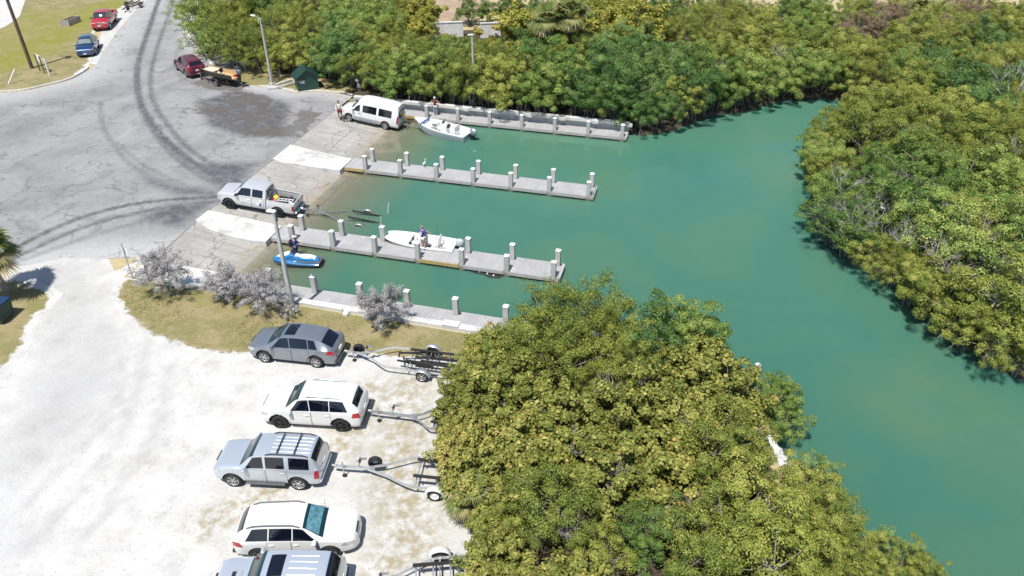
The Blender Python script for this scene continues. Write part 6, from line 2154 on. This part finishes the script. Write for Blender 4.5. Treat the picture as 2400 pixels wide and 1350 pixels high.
# planter box on the lawn
a, b, c = G(145.5, 62.5), G(163, 61.5), G(189, 50.5)
pb = thing('planter_box', 'grey timber planter box with dark soil on the lawn', 'planter', a)
ex, ey = (b - a), (c - b)
ex.z = ey.z = 0
H = .72
q = [Vector((0, 0, 0)), ex, ex + ey, ey]
for i in range(4):
    s, e = q[i], q[(i + 1) % 4]
    for j in range(3):
        MB().bar(s + Vector((0, 0, .12 + j * .24)), e + Vector((0, 0, .12 + j * .24)), .06, .232).build('board', M['weather_wood'], pb)
    MB().bar(s, s + Vector((0, 0, H + .04)), .12, .12).build('corner_post', M['weather_wood'], pb)
MB().add([v + Vector((0, 0, H - .04)) for v in q], [(0, 1, 2, 3)]).build('soil', simple('dark_soil', (.07, .04, .03), .95, var=.4, scale=6), pb)

# green shed
a, b = G(699.5, 215), G(748.5, 208.5)
ex = (b - a); ex.z = 0; W = ex.length; ex.normalize()
ey = Vector((-ex.y, ex.x, 0))
sd_ = thing('shed', 'small dark green gabled shed with white lettering by the lamp post', 'shed', a, math.atan2(ex.y, ex.x))
D, E_, A = 1.75, 1.28, 2.02
mb = MB().loft([[Vector((0, y, 0)), Vector((W, y, 0)), Vector((W, y, E_)), Vector((W / 2, y, A)), Vector((0, y, E_))] for y in (0, D)], smooth=False)
mb.build('wall', M['green_metal'], sd_)
ov = .22
for s_, mt in ((-1, 'green_roof'), (1, 'green_roof')):
    x0 = W / 2; x1 = W / 2 + s_ * (W / 2 + ov)
    z1 = E_ - ov * (A - E_) / (W / 2)
    mb = MB()
    v = [(x0, -ov, A + .03), (x1, -ov, z1 + .03), (x1, D + ov, z1 + .03), (x0, D + ov, A + .03)]
    mb.add(v + [(x, y, z + .06) for x, y, z in v], [(0, 1, 2, 3), (7, 6, 5, 4), (0, 4, 5, 1), (1, 5, 6, 2), (2, 6, 7, 3), (3, 7, 4, 0)])
    ro = mb.build('roof', M[mt], sd_)
    for k in range(5):
        y = -ov + .1 + k * (D + 2 * ov - .2) / 4
        MB().bar((x0, y, A + .1), (x1, y, z1 + .1), .03, .03).build('seam', M['green_metal'], ro)
MB().box((W * .22, -.012, .46), (W * .40, .02, .78)).build('panel', simple('darker_green_panel', (.012, .055, .045), .5), sd_)
for k, (x0, wd) in enumerate([(.10, .62), (.22, .46)]):
    for j in range(9 if k == 0 else 7):
        MB().box((x0 + .07 * j + .03, -.03, .98 - k * .16), (.05, .012, .10 if j % 4 != 3 else .05)).build('letter', M['white_paint'], sd_)
for z in (.1, 1.2):
    MB().box((W - .03, -.02, z), (.05, .03, .06)).build('bracket', M['white_paint'], sd_)

# white rails lying between lamp post and shed
for (pa, pb_, lab) in [((646, 198), (684, 187), 'white timber rail on the ground beside the shed, nearer the trees'), ((647, 205), (692, 193), 'white timber rail on the ground beside the shed, nearer the road')]:
    a, b = G(*pa, LOT + .2), G(*pb_, LOT + .2)
    o = thing('ground_rail', lab, 'rail', (a.x, a.y, LOT), 0, 'white rails by the shed')
    d = Vector((b.x - a.x, b.y - a.y, 0))
    MB().bar((0, 0, .22), (d.x, d.y, .22), .16, .14, bevel=.02).build('beam', M['white_concrete'], o)
    for f in (.1, .9): MB().box((d.x * f, d.y * f, .07), (.2, .2, .17)).build('foot', M['piling'], o)
a = G(640, 206, LOT + .1)
o = MB().box((a.x, a.y, LOT + .1), (1.1, .5, .22), rz=.5, bevel=.04).build('concrete_block', M['piling']); tag(o, 'low grey concrete block at the foot of the lamp post by the shed', 'block')

# white kerb corners by the maroon SUV
for pts, lab in [(((485.6, 137), (497, 152.5), (509, 151)), 'white painted kerb corner at the driveway behind the maroon SUV'), (((531, 176), (515, 163.5), (535, 156)), 'white painted kerb corner beside the flat-bottomed boat')]:
    w = [G(x, y) for x, y in pts]
    o = thing('kerb_corner', lab, 'kerb', w[0])
    for a, b in zip(w[:-1], w[1:]):
        a_, b_ = a - w[0], b - w[0]
        MB().bar(a_ + Vector((0, 0, .08)), b_ + Vector((0, 0, .08)), .3, .22, bevel=.03).build('kerb_stone', M['white_paint'], o)
p = G(558, 158)
sp_ = thing('sign_post', 'grey metal sign post at the driveway corner under the trees', 'sign', p)
MB().tube([(0, 0, -.1), (0, 0, 1.6)], .035, 8).build('post', M['galv'], sp_)
MB().bar((-.25, 0, 1.5), (.28, .1, 1.5), .03, .22).build('plate', M['galv'], sp_)

# signs by the ramp
p = G(312, 654)
s1 = thing('sign_post', 'tall thin sign post with white plate at the end of the grass strip', 'sign', p)
MB().tube([(0, 0, -.2), (0, 0, 2.5)], .035, 8).build('post', M['galv'], s1)
MB().box((.06, .05, 1.95), (.42, .02, .42)).build('plate', M['white_paint'], s1)
p = G(352, 660)
s2 = thing('sign_post', 'short dark post with white plates half hidden by the tall silver shrub', 'sign', p)
MB().bar((0, 0, -.2), (0, 0, 1.75), .1, .1).build('post', M['dark_wood'], s2)
for x in (-.24, .24): MB().box((x, -.06, 1.5), (.28, .02, .5)).build('plate', M['white_paint'], s2)
p = G(841, 213)
s3 = thing('sign_post', 'grey post with two small white signs at the corner of the wall', 'sign', p)
MB().tube([(0, 0, -.2), (0, 0, 1.75)], .04, 8).build('post', M['galv'], s3)
MB().lathe([(.01, .02), (.2, .02), (.2, 0), (.01, 0)], 16, Matrix.Translation((0, -.06, 1.05)) @ Matrix.Rotation(math.pi / 2, 4, 'X')).build('round_plate', M['white_paint'], s3)
MB().box((.06, -.06, .55), (.30, .02, .42)).build('plate', M['white_paint'], s3)

# waste container under the palm
p = G(-22, 752)
dm = thing('waste_container', 'dark green waste container with blue lid in the palm shade', 'container', (p.x, p.y + .2, LOT), R(8))
mb = MB().loft([[Vector((-.95, -.5, .12)), Vector((.95, -.5, .12)), Vector((.95, .5, .12)), Vector((-.95, .5, .12))], [Vector((-1.0, -.65, 1.05)), Vector((1.0, -.65, 1.05)), Vector((1.0, .65, 1.05)), Vector((-1.0, .65, 1.05))]], smooth=False)
mb.build('bin', M['dumpster_green'], dm)
for x in (-.5, .5): MB().box((x, 0, 1.10), (.97, 1.36, .07), bevel=.02).build('lid', M['dumpster_blue'], dm)
for x in (-.7, .7):
    for y in (-.35, .35): MB().tube([(x, y - .04, .08), (x, y + .04, .08)], .08, 10).build('castor', M['rubber'], dm)

# broken white wall beyond the thicket
for (a, b, lab) in [((1016, 88), (1086, 85), 'long section of mottled white wall seen over the mangroves'), ((1126, 89), (1174, 87), 'short section of mottled white wall beside the tall fan palm')]:
    A_, B_ = G(*a), G(*b)
    o = thing('garden_wall', lab, 'wall', A_)
    d = B_ - A_
    MB().bar(Vector((0, 0, .8)), d + Vector((0, 0, .8)), .25, 1.65).build('wall_face', simple('leaf_shadowed_white_wall', (.74, .73, .71), .9, var=.15, scale=1.3, dirt=(.22, .21, .22)), o)  # dark blotches paint mottled leaf shadow into the wall colour
    MB().bar(Vector((0, 0, 1.68)), d + Vector((0, 0, 1.68)), .34, .1).build('coping', M['white_concrete'], o)
A_ = G(1150, 8)
o = thing('boulder', 'white boulder lying on the dirt path beyond the wall', 'rock', G(1082, 33))
MB().sphere((0, 0, .25), .75, 8, sq=(1.2, .8, .55)).build('stone', M['rock'], o)

# round piles with white caps in the channel
for (x, y, lab) in [(4.62, 31.85, 'rusty round pile with white cap standing clear of the bushes'), (5.12, 30.35, 'round pile with white cap half hidden by the mangrove')]:
    o = thing('round_pile', lab, 'pile', (x, y, 0), 0, 'round piles at the channel edge')
    MB().tube([(0, 0, -1.5), (0, 0, 1.15)], .13, 14).build('pile', M['rust'], o)
    MB().lathe([(.16, 1.12), (.16, 1.18), (.02, 1.30)], 14).build('cap', M['white_paint'], o)

# limestone rubble along the bank
gr = random.Random(21)
ROCK = []
for s in range(5):
    bm = bmesh.new()
    bmesh.ops.create_icosphere(bm, subdivisions=2, radius=1)
    g2 = random.Random(s)
    ph = [g2.uniform(0, 6) for _ in range(6)]
    for v in bm.verts:
        k = 1 + .22 * math.sin(v.co.x * 3 + ph[0]) + .2 * math.sin(v.co.y * 3.3 + ph[1]) + .16 * math.sin(v.co.z * 4 + ph[2]) + g2.uniform(-.06, .06)
        v.co *= k
        v.co.z *= .62
    me = bpy.data.meshes.new('rock'); bm.to_mesh(me); bm.free(); me.materials.append(M['rock'])
    ROCK.append(me)
bank = [Vector((4.35, 31.2)), Vector((4.95, 28.2)), Vector((5.55, 26.3)), Vector((6.45, 23.3)), Vector((7.5, 20.2)), Vector((9.0, 15.5))]
for i in range(90):
    k = gr.random() * (len(bank) - 1); j = int(k)
    q = bank[j].lerp(bank[j + 1], k - j)
    t_ = gr.random() ** 1.4
    o = link('rock', ROCK[i % 5])
    o.location = (q.x - .15 + t_ * .6, q.y + gr.uniform(-.2, .2), .62 - t_ * .75)
    s = gr.uniform(.14, .34)
    o.scale = (s, s * gr.uniform(.7, 1.2), s); o.rotation_euler = (gr.uniform(-.4, .4), gr.uniform(-.4, .4), gr.uniform(0, 6))
    tag(o, 'pale limestone rock on the bank between thicket and channel', 'rock', 'limestone rocks along the bank')

# crab-trap floats beside the dock
p = G(1140, 640, 0)
nt = thing('trap_net', 'dark floating net with white floats beside the skiff\'s dock', 'net', (p.x, p.y - .15, 0), R(-4))
g = random.Random(4)
mb = MB()
for (cx, cy, rx, ry) in ((-.55, .12, .55, .22), (.45, .0, .62, .25)):
    n = 22
    v = [(cx + rx * math.cos(6.283 * k / n) * g.uniform(.85, 1.1), cy + ry * math.sin(6.283 * k / n) * g.uniform(.85, 1.1), .03) for k in range(n)]
    v2 = [(x, y, -.12) for x, y, z in v]
    mb.add(v + v2 + [(cx, cy, .05)], [(k, (k + 1) % n, 2 * n) for k in range(n)] + [(k, n + k, n + (k + 1) % n, (k + 1) % n) for k in range(n)])
mb.build('mesh_bag', simple('wet_dark_net', (.03, .035, .03), .6, var=.4, scale=20, bump=.6, bscale=40), nt)
for x, y in ((-.85, .16), (-.45, .08), (.1, .02), (.55, -.06)): MB().sphere((x, y, .06), .06, 6).build('float', M['white_paint'], nt)


# egrets
def egret(label, loc, rz, s=1.0):
    r_ = thing('egret', label, 'bird', loc, rz, None)
    r_.scale = (s, s, s)
    mb = MB()
    for y in (-.03, .03): mb.tube([(0, y, 0), (-.01, y, .14), (.0, y * .8, .27)], .008, 5)
    mb.build('legs', M['black_plastic'], r_)
    pts = [(-.24, 0, .27), (-.16, 0, .31), (-.04, 0, .34), (.06, 0, .38), (.10, 0, .46), (.05, 0, .54), (.04, 0, .60), (.09, 0, .64), (.13, 0, .645)]
    MB().tube(pts, [.012, .055, .085, .055, .028, .022, .022, .03, .012], 10).build('body', M['feather'], r_)
    MB().tube([(.13, 0, .645), (.22, 0, .635)], [.012, .003], 6).build('beak', M['yellow'], r_)
    return r_


pe = G(995, 392, DECK)
egret('white egret standing on the edge of the free-standing dock', (pe.x, 51.38, DECK), R(70), 1.0)
pe = G(2065, 492, 2.2)
egret('white egret perched on bare branches in the mangroves', (pe.x, pe.y, 1.95), R(200), 1.15)

# plastic bag on the grass
p = G(811, 737)
o = thing('plastic_bag', 'crumpled white plastic bag on the dry grass strip', 'bag', p)
mb = MB(); me = ROCK[1].copy(); me.materials[0] = M['white_paint']
b_ = link('bag', me, o); b_.scale = (.26, .2, .2); b_.location = (0, 0, .1)

# gear in the pickup bed
pk_m = Matrix.Translation(pk.location) @ Euler(pk.rotation_euler).to_matrix().to_4x4()


def in_bed(name, label, cat, parts):
    r_ = thing(name, label, cat, pk_m @ Vector((-1.9, 0, .76)), 0, None, pk.rotation_euler)
    for nm, mb, mt in parts: mb.build(nm, mt, r_)


in_bed('buoy', 'yellow ball buoy lying in the pickup bed', 'buoy', [('ball', MB().sphere((.45, .30, .42), .22, 10), M['yellow']), ('neck', MB().tube([(.45, .30, .62), (.45, .30, .72)], .05, 8), M['yellow'])])
in_bed('bag', 'red bag lying in the pickup bed beside the buoy', 'bag', [('body', MB().box((.50, .62, .22), (.5, .42, .4), bevel=.12), M['red_plastic']), ('strap', MB().tube([(.35, .62, .42), (.5, .62, .52), (.65, .62, .42)], .02, 6), M['black_cloth'])])
ld = [('rail', MB().bar((-.75, .15 + q, .42), (.45, .35 + q, .42), .05, .05), M['white_paint']) for q in (0, .3)]
ld += [('rung', MB().bar((-.75 + .24 * k, .15 + .04 * k, .42), (-.75 + .24 * k, .45 + .04 * k, .42), .04, .04), M['white_paint']) for k in range(6)]
in_bed('ladder', 'short white ladder lying across the pickup bed', 'ladder', ld)
in_bed('crate', 'small blue crate by the tailgate in the pickup bed', 'crate', [('tub', MB().box((-.72, .62, .16), (.34, .3, .3), bevel=.03), M['p_skiblue']), ('lid', MB().box((-.72, .62, .33), (.36, .32, .04), bevel=.01), M['white_paint'])])
# ------------------------------------------------------------------ people
def skin_mesh(name, joints, edges, mats, root=0, sub=1):
    """joints: name -> (x, y, z, rx[, ry]); edges: pairs; one continuous surface grown along the bones"""
    names = list(joints)
    me = bpy.data.meshes.new(name)
    me.from_pydata([joints[n][:3] for n in names], [(names.index(a), names.index(b)) for a, b in edges], [])
    o = bpy.data.objects.new(name, me); COL.objects.link(o)
    md = o.modifiers.new('skin', 'SKIN'); md.use_smooth_shade = True
    sv = me.skin_vertices[0].data
    for i, n in enumerate(names):
        j = joints[n]
        sv[i].radius = (j[3], j[4] if len(j) > 4 else j[3])
        sv[i].use_root = (i == root)
    if sub:
        s = o.modifiers.new('sub', 'SUBSURF'); s.levels = sub; s.render_levels = sub
    dg = bpy.context.evaluated_depsgraph_get()
    out = bpy.data.meshes.new_from_object(o.evaluated_get(dg))
    bpy.data.objects.remove(o)
    out.materials.clear(); out.materials.append(mats)
    out.name = name
    return out


def person(label, loc, rz, pose, top, legs, long_legs, sleeves, hair, shoes, s=1.0, extra=None):
    """pose: lh/le right-left elbows and wrists, knees, feet, head tilt"""
    r_ = thing('person', label, 'person', loc, rz)
    r_.scale = (s, s, s)
    P = dict(pel=(0, 0, .93, .15, .12), wst=(0, 0, 1.08, .135, .105), chs=(.01, 0, 1.28, .165, .115), nkb=(0, 0, 1.44, .075), nk=(.01, 0, 1.50, .052), hd0=(.02, 0, 1.57, .075), hd1=(.03, 0, 1.66, .088), hd2=(.02, 0, 1.74, .06))
    E = [('pel', 'wst'), ('wst', 'chs'), ('chs', 'nkb'), ('nkb', 'nk'), ('nk', 'hd0'), ('hd0', 'hd1'), ('hd1', 'hd2')]
    for q, sd in (('l', 1), ('r', -1)):
        el, wr = pose[q + 'e'], pose[q + 'w']
        kn, an = pose[q + 'k'], pose[q + 'a']
        P[q + 'sh'] = (0, sd * .19, 1.40, .06)
        P[q + 'el'] = (*el, .043); P[q + 'fa'] = (*[(a * .6 + b * .4) for a, b in zip(el, wr)], .041); P[q + 'wr'] = (*wr, .026)
        E += [('nkb', q + 'sh'), (q + 'sh', q + 'el'), (q + 'el', q + 'fa'), (q + 'fa', q + 'wr')]
        d = (Vector(wr) - Vector(el)).normalized()
        side = d.cross(Vector((0, 0, 1))); side = side.normalized() if side.length > .1 else Vector((1, 0, 0))
        pm = Vector(wr) + d * .06
        P[q + 'pm'] = (*pm, .03, .018)
        E.append((q + 'wr', q + 'pm'))
        dn = Vector((0, 0, -.3))
        for k, (off, ln) in enumerate(((-.030, .062), (-.010, .074), (.010, .070), (.030, .055))):
            b = pm + side * off + d * .03
            m_ = b + (d + dn * .5).normalized() * ln * .5
            t_ = m_ + (d + dn * 2.2).normalized() * ln * .5
            P[q + 'f%da' % k] = (*b, .010); P[q + 'f%db' % k] = (*m_, .009); P[q + 'f%dc' % k] = (*t_, .008)
            E += [(q + 'pm', q + 'f%da' % k), (q + 'f%da' % k, q + 'f%db' % k), (q + 'f%db' % k, q + 'f%dc' % k)]
        tb = Vector(wr) + d * .025 + side * .035
        tt = tb + (d + side * .8).normalized() * .05
        P[q + 'ta'] = (*tb, .011); P[q + 'tb'] = (*tt, .009)
        E += [(q + 'wr', q + 'ta'), (q + 'ta', q + 'tb')]
        P[q + 'hp'] = (0, sd * .10, .88, .088); P[q + 'kn'] = (*kn, .056)
        cf = [(a * .65 + b * .35) for a, b in zip(kn, an)]
        P[q + 'cf'] = (cf[0] - .015, cf[1], cf[2], .054); P[q + 'an'] = (*an, .036); P[q + 'ft'] = (an[0] + .13, an[1] + sd * .02, .035, .038, .03)
        E += [('pel', q + 'hp'), (q + 'hp', q + 'kn'), (q + 'kn', q + 'cf'), (q + 'cf', q + 'an'), (q + 'an', q + 'ft')]
    body = link('body', skin_mesh('body', P, E, M['skin']), r_)

    def wear(nm, keys, mat, grow, trim=None):
        J = {}
        for k in keys:
            j = list(P[k]); j[3] += grow
            if len(j) > 4: j[4] += grow
            J[k] = tuple(j)
        if trim:
            for k, (a, b, f) in trim.items():
                J[k] = tuple([P[a][i] * (1 - f) + P[b][i] * f for i in range(3)] + [max(P[a][3] * (1 - f) + P[b][3] * f, .03) + grow * 1.3])
        ks = set(J)
        EE = [e for e in E if e[0] in ks and e[1] in ks]
        for k, (a, b, f) in (trim or {}).items(): EE.append((a, k))
        return link(nm, skin_mesh(nm, J, EE, mat), r_)
    tr = {}
    arms = ['lsh', 'rsh']
    if sleeves == 'long':
        arms += ['lel', 'rel', 'lfa', 'rfa']; tr = {'lcuff': ('lfa', 'lwr', .85), 'rcuff': ('rfa', 'rwr', .85)}
    elif sleeves == 'short':
        tr = {'lcuff': ('lsh', 'lel', .75), 'rcuff': ('rsh', 'rel', .75)}
    wear('shirt', ['pel', 'wst', 'chs', 'nkb'] + arms, top, .016, tr)
    if long_legs == 'long':
        wear('trousers', ['pel', 'lhp', 'rhp', 'lkn', 'rkn', 'lcf', 'rcf'], legs, .014, {'lhem': ('lcf', 'lan', .9), 'rhem': ('rcf', 'ran', .9)})
    else:
        wear('shorts', ['pel', 'lhp', 'rhp'], legs, .018, {'lhem': ('lhp', 'lkn', .8), 'rhem': ('rhp', 'rkn', .8)})
    for q, sd in (('l', 1), ('r', -1)):
        an = pose[q + 'a']
        MB().loft([[Vector((an[0] + x, an[1] + sd * .012 + y * w, z)) for y, z in ((-1, 0), (1, 0), (.8, .055), (-.8, .055))] for x, w in ((-.06, .035), (0, .045), (.10, .05), (.17, .045), (.20, .02))]).build('shoe', shoes, r_)
    # head: face and hair
    hx, hz = .03, 1.655
    MB().sphere((hx + .088, 0, hz - .008), .018, 6, sq=(1, .8, 1.3)).build('nose', M['skin'], body)
    for sd in (1, -1):
        MB().sphere((hx + .078, sd * .034, hz + .018), .012, 6).build('eye', M['black_plastic'], body)
        MB().sphere((hx - .005, sd * .090, hz), .025, 6, sq=(.7, .4, 1.2)).build('ear', M['skin'], body)
    MB().box((hx + .080, 0, hz - .055), (.012, .045, .010), bevel=.003).build('mouth', M['red_cloth'], body)
    kind, mat = hair
    if kind in ('short', 'long'):
        secs = []
        for a in np.linspace(0, math.pi * .62, 7):
            rr = .104 * math.sin(a) + .004; zz = hz + .015 + .104 * math.cos(a)
            secs.append([Vector((hx - .022 + rr * math.cos(t_) * (1.0 if math.cos(t_) < .2 else .72), rr * math.sin(t_), zz)) for t_ in np.linspace(0, 6.283, 15)[:-1]])
        if kind == 'long':
            for z, w in ((hz - .10, .085), (hz - .22, .075), (hz - .32, .04)):
                secs.append([Vector((hx - .055 + w * .6 * math.cos(t_), w * math.sin(t_), z)) for t_ in np.linspace(0, 6.283, 15)[:-1]])
        MB().loft(secs).build('hair', mat, r_)
    elif kind == 'cap':
        MB().lathe([(.104, hz + .03), (.102, hz + .07), (.075, hz + .115), (.01, hz + .13)], 16, Matrix.Translation((hx - .008, 0, 0))).build('cap', mat, r_)
        MB().box((hx + .12, 0, hz + .04), (.12, .15, .014), bevel=.006).build('cap_brim', mat, r_)
    for nm, mb, mt in (extra or []): mb.build(nm, mt, r_)
    return r_


STAND = dict(lk=(.02, .11, .50), la=(-.02, .12, .08), rk=(.02, -.11, .50), ra=(-.02, -.12, .08), le=(-.02, .27, 1.13), lw=(.06, .30, .90), re=(-.02, -.27, 1.13), rw=(.06, -.30, .90))


def face(p, q):
    return math.atan2(q[1] - p[1], q[0] - p[0])


# woman walking a dog beside the van
p = GR(798, 280)
person('woman with long dark hair, pale top and dark shorts beside the van', (p.x, p.y, p.z), R(-55), dict(STAND, lk=(.10, .10, .50), la=(.12, .11, .08), rk=(.0, -.10, .50), ra=(-.18, -.11, .10), lw=(.16, .30, .95), rw=(.22, -.28, 1.0), re=(.02, -.27, 1.14)),
       M['pale_cloth'], M['red_cloth'], 'short', 'long', ('long', M['hair_dark']), M['white_paint'])
# dog
pd = GR(803, 284)
dg = thing('dog', 'small black and white dog on the ramp beside the woman', 'dog', (pd.x, pd.y, pd.z), R(-20))
J = dict(hip=(-.20, 0, .34, .075), mid=(0, 0, .33, .085), che=(.18, 0, .35, .095), nk=(.28, 0, .43, .055), hd=(.36, 0, .50, .06), mz=(.46, 0, .47, .03), t1=(-.30, 0, .40, .02), t2=(-.40, 0, .50, .012))
EE = [('hip', 'mid'), ('mid', 'che'), ('che', 'nk'), ('nk', 'hd'), ('hd', 'mz'), ('hip', 't1'), ('t1', 't2')]
for q, sd in (('l', 1), ('r', -1)):
    J[q + 'h'] = (.18, sd * .07, .28, .045); J[q + 'e'] = (.16, sd * .075, .16, .026); J[q + 'p'] = (.18, sd * .075, .02, .024)
    J[q + 'hh'] = (-.20, sd * .075, .28, .055); J[q + 'kn'] = (-.14, sd * .08, .20, .038); J[q + 'hk'] = (-.25, sd * .08, .12, .024); J[q + 'hp'] = (-.21, sd * .08, .02, .024)
    EE += [('che', q + 'h'), (q + 'h', q + 'e'), (q + 'e', q + 'p'), ('hip', q + 'hh'), (q + 'hh', q + 'kn'), (q + 'kn', q + 'hk'), (q + 'hk', q + 'hp')]
bd = link('body', skin_mesh('body', J, EE, simple('black_white_fur', (.05, .045, .042), .9, var=.3, scale=3, dirt=(.6, .58, .55)), 1), dg)
for sd in (1, -1): MB().loft([[Vector((.33, sd * .03, .54)), Vector((.37, sd * .03, .54)), Vector((.36, sd * .06, .53))], [Vector((.33, sd * .05, .60)), Vector((.345, sd * .05, .60)), Vector((.34, sd * .06, .60))]]).build('ear', M['black_cloth'], dg)
ls = MB().tube([pd + Vector((.26, -.1, .46)), (pd + Vector((.26, -.1, .46))).lerp(p + Vector((.2, -.25, .98)), .5) - Vector((0, 0, .08)), p + Vector((.2, -.25, .98))], .008, 5).build('leash', M['black_cloth'])
tag(ls, 'thin black leash between the woman and her dog', 'leash')

# man on the long dock
p = G(1021, 271, DECK)
person('man in pale cap, dark red top and faded jeans on the long dock', (p.x, p.y, DECK + .02), R(-80), dict(STAND, le=(-.10, .42, 1.18), lw=(.06, .20, 1.02), re=(-.05, -.44, 1.22), rw=(.06, -.22, 1.02)), M['red_cloth'], M['paleblue_cloth'], 'long', 'none', ('cap', M['pale_cloth']), M['white_paint'])

# man on the skiff's dock, turned to the boat
p = G(993, 585, DECK)
person('man in violet-blue shirt and pale shorts standing on the dock beside the skiff', (p.x, p.y, DECK + .02), R(80), dict(STAND, re=(.18, -.26, 1.20), rw=(.42, -.30, 1.10), le=(.05, .27, 1.14), lw=(.22, .26, 1.0)), M['purple_cloth'], M['pale_cloth'], 'short', 'short', ('short', simple('grey_hair', (.22, .20, .18), .7)), M['grey_plastic'],
       extra=[('backpack_panel', MB().box((-.135, .06, 1.25), (.03, .16, .26), bevel=.01), M['pale_cloth'])])

# man standing in the shallows behind the watercraft
p = G(697, 606, -.25)
person('man in navy patterned clothes with dark backpack standing in the shallows by the watercraft', (p.x, p.y, -.28), R(20), dict(STAND, re=(.14, -.24, 1.14), rw=(.34, -.10, 1.14), le=(.12, .25, 1.14), lw=(.34, .10, 1.12)), M['navy_cloth'], M['navy_cloth'], 'long', 'long', ('cap', M['white_paint']), M['black_cloth'],
       extra=[('backpack', MB().box((-.24, 0, 1.22), (.22, .34, .50), bevel=.07), M['black_cloth'])])
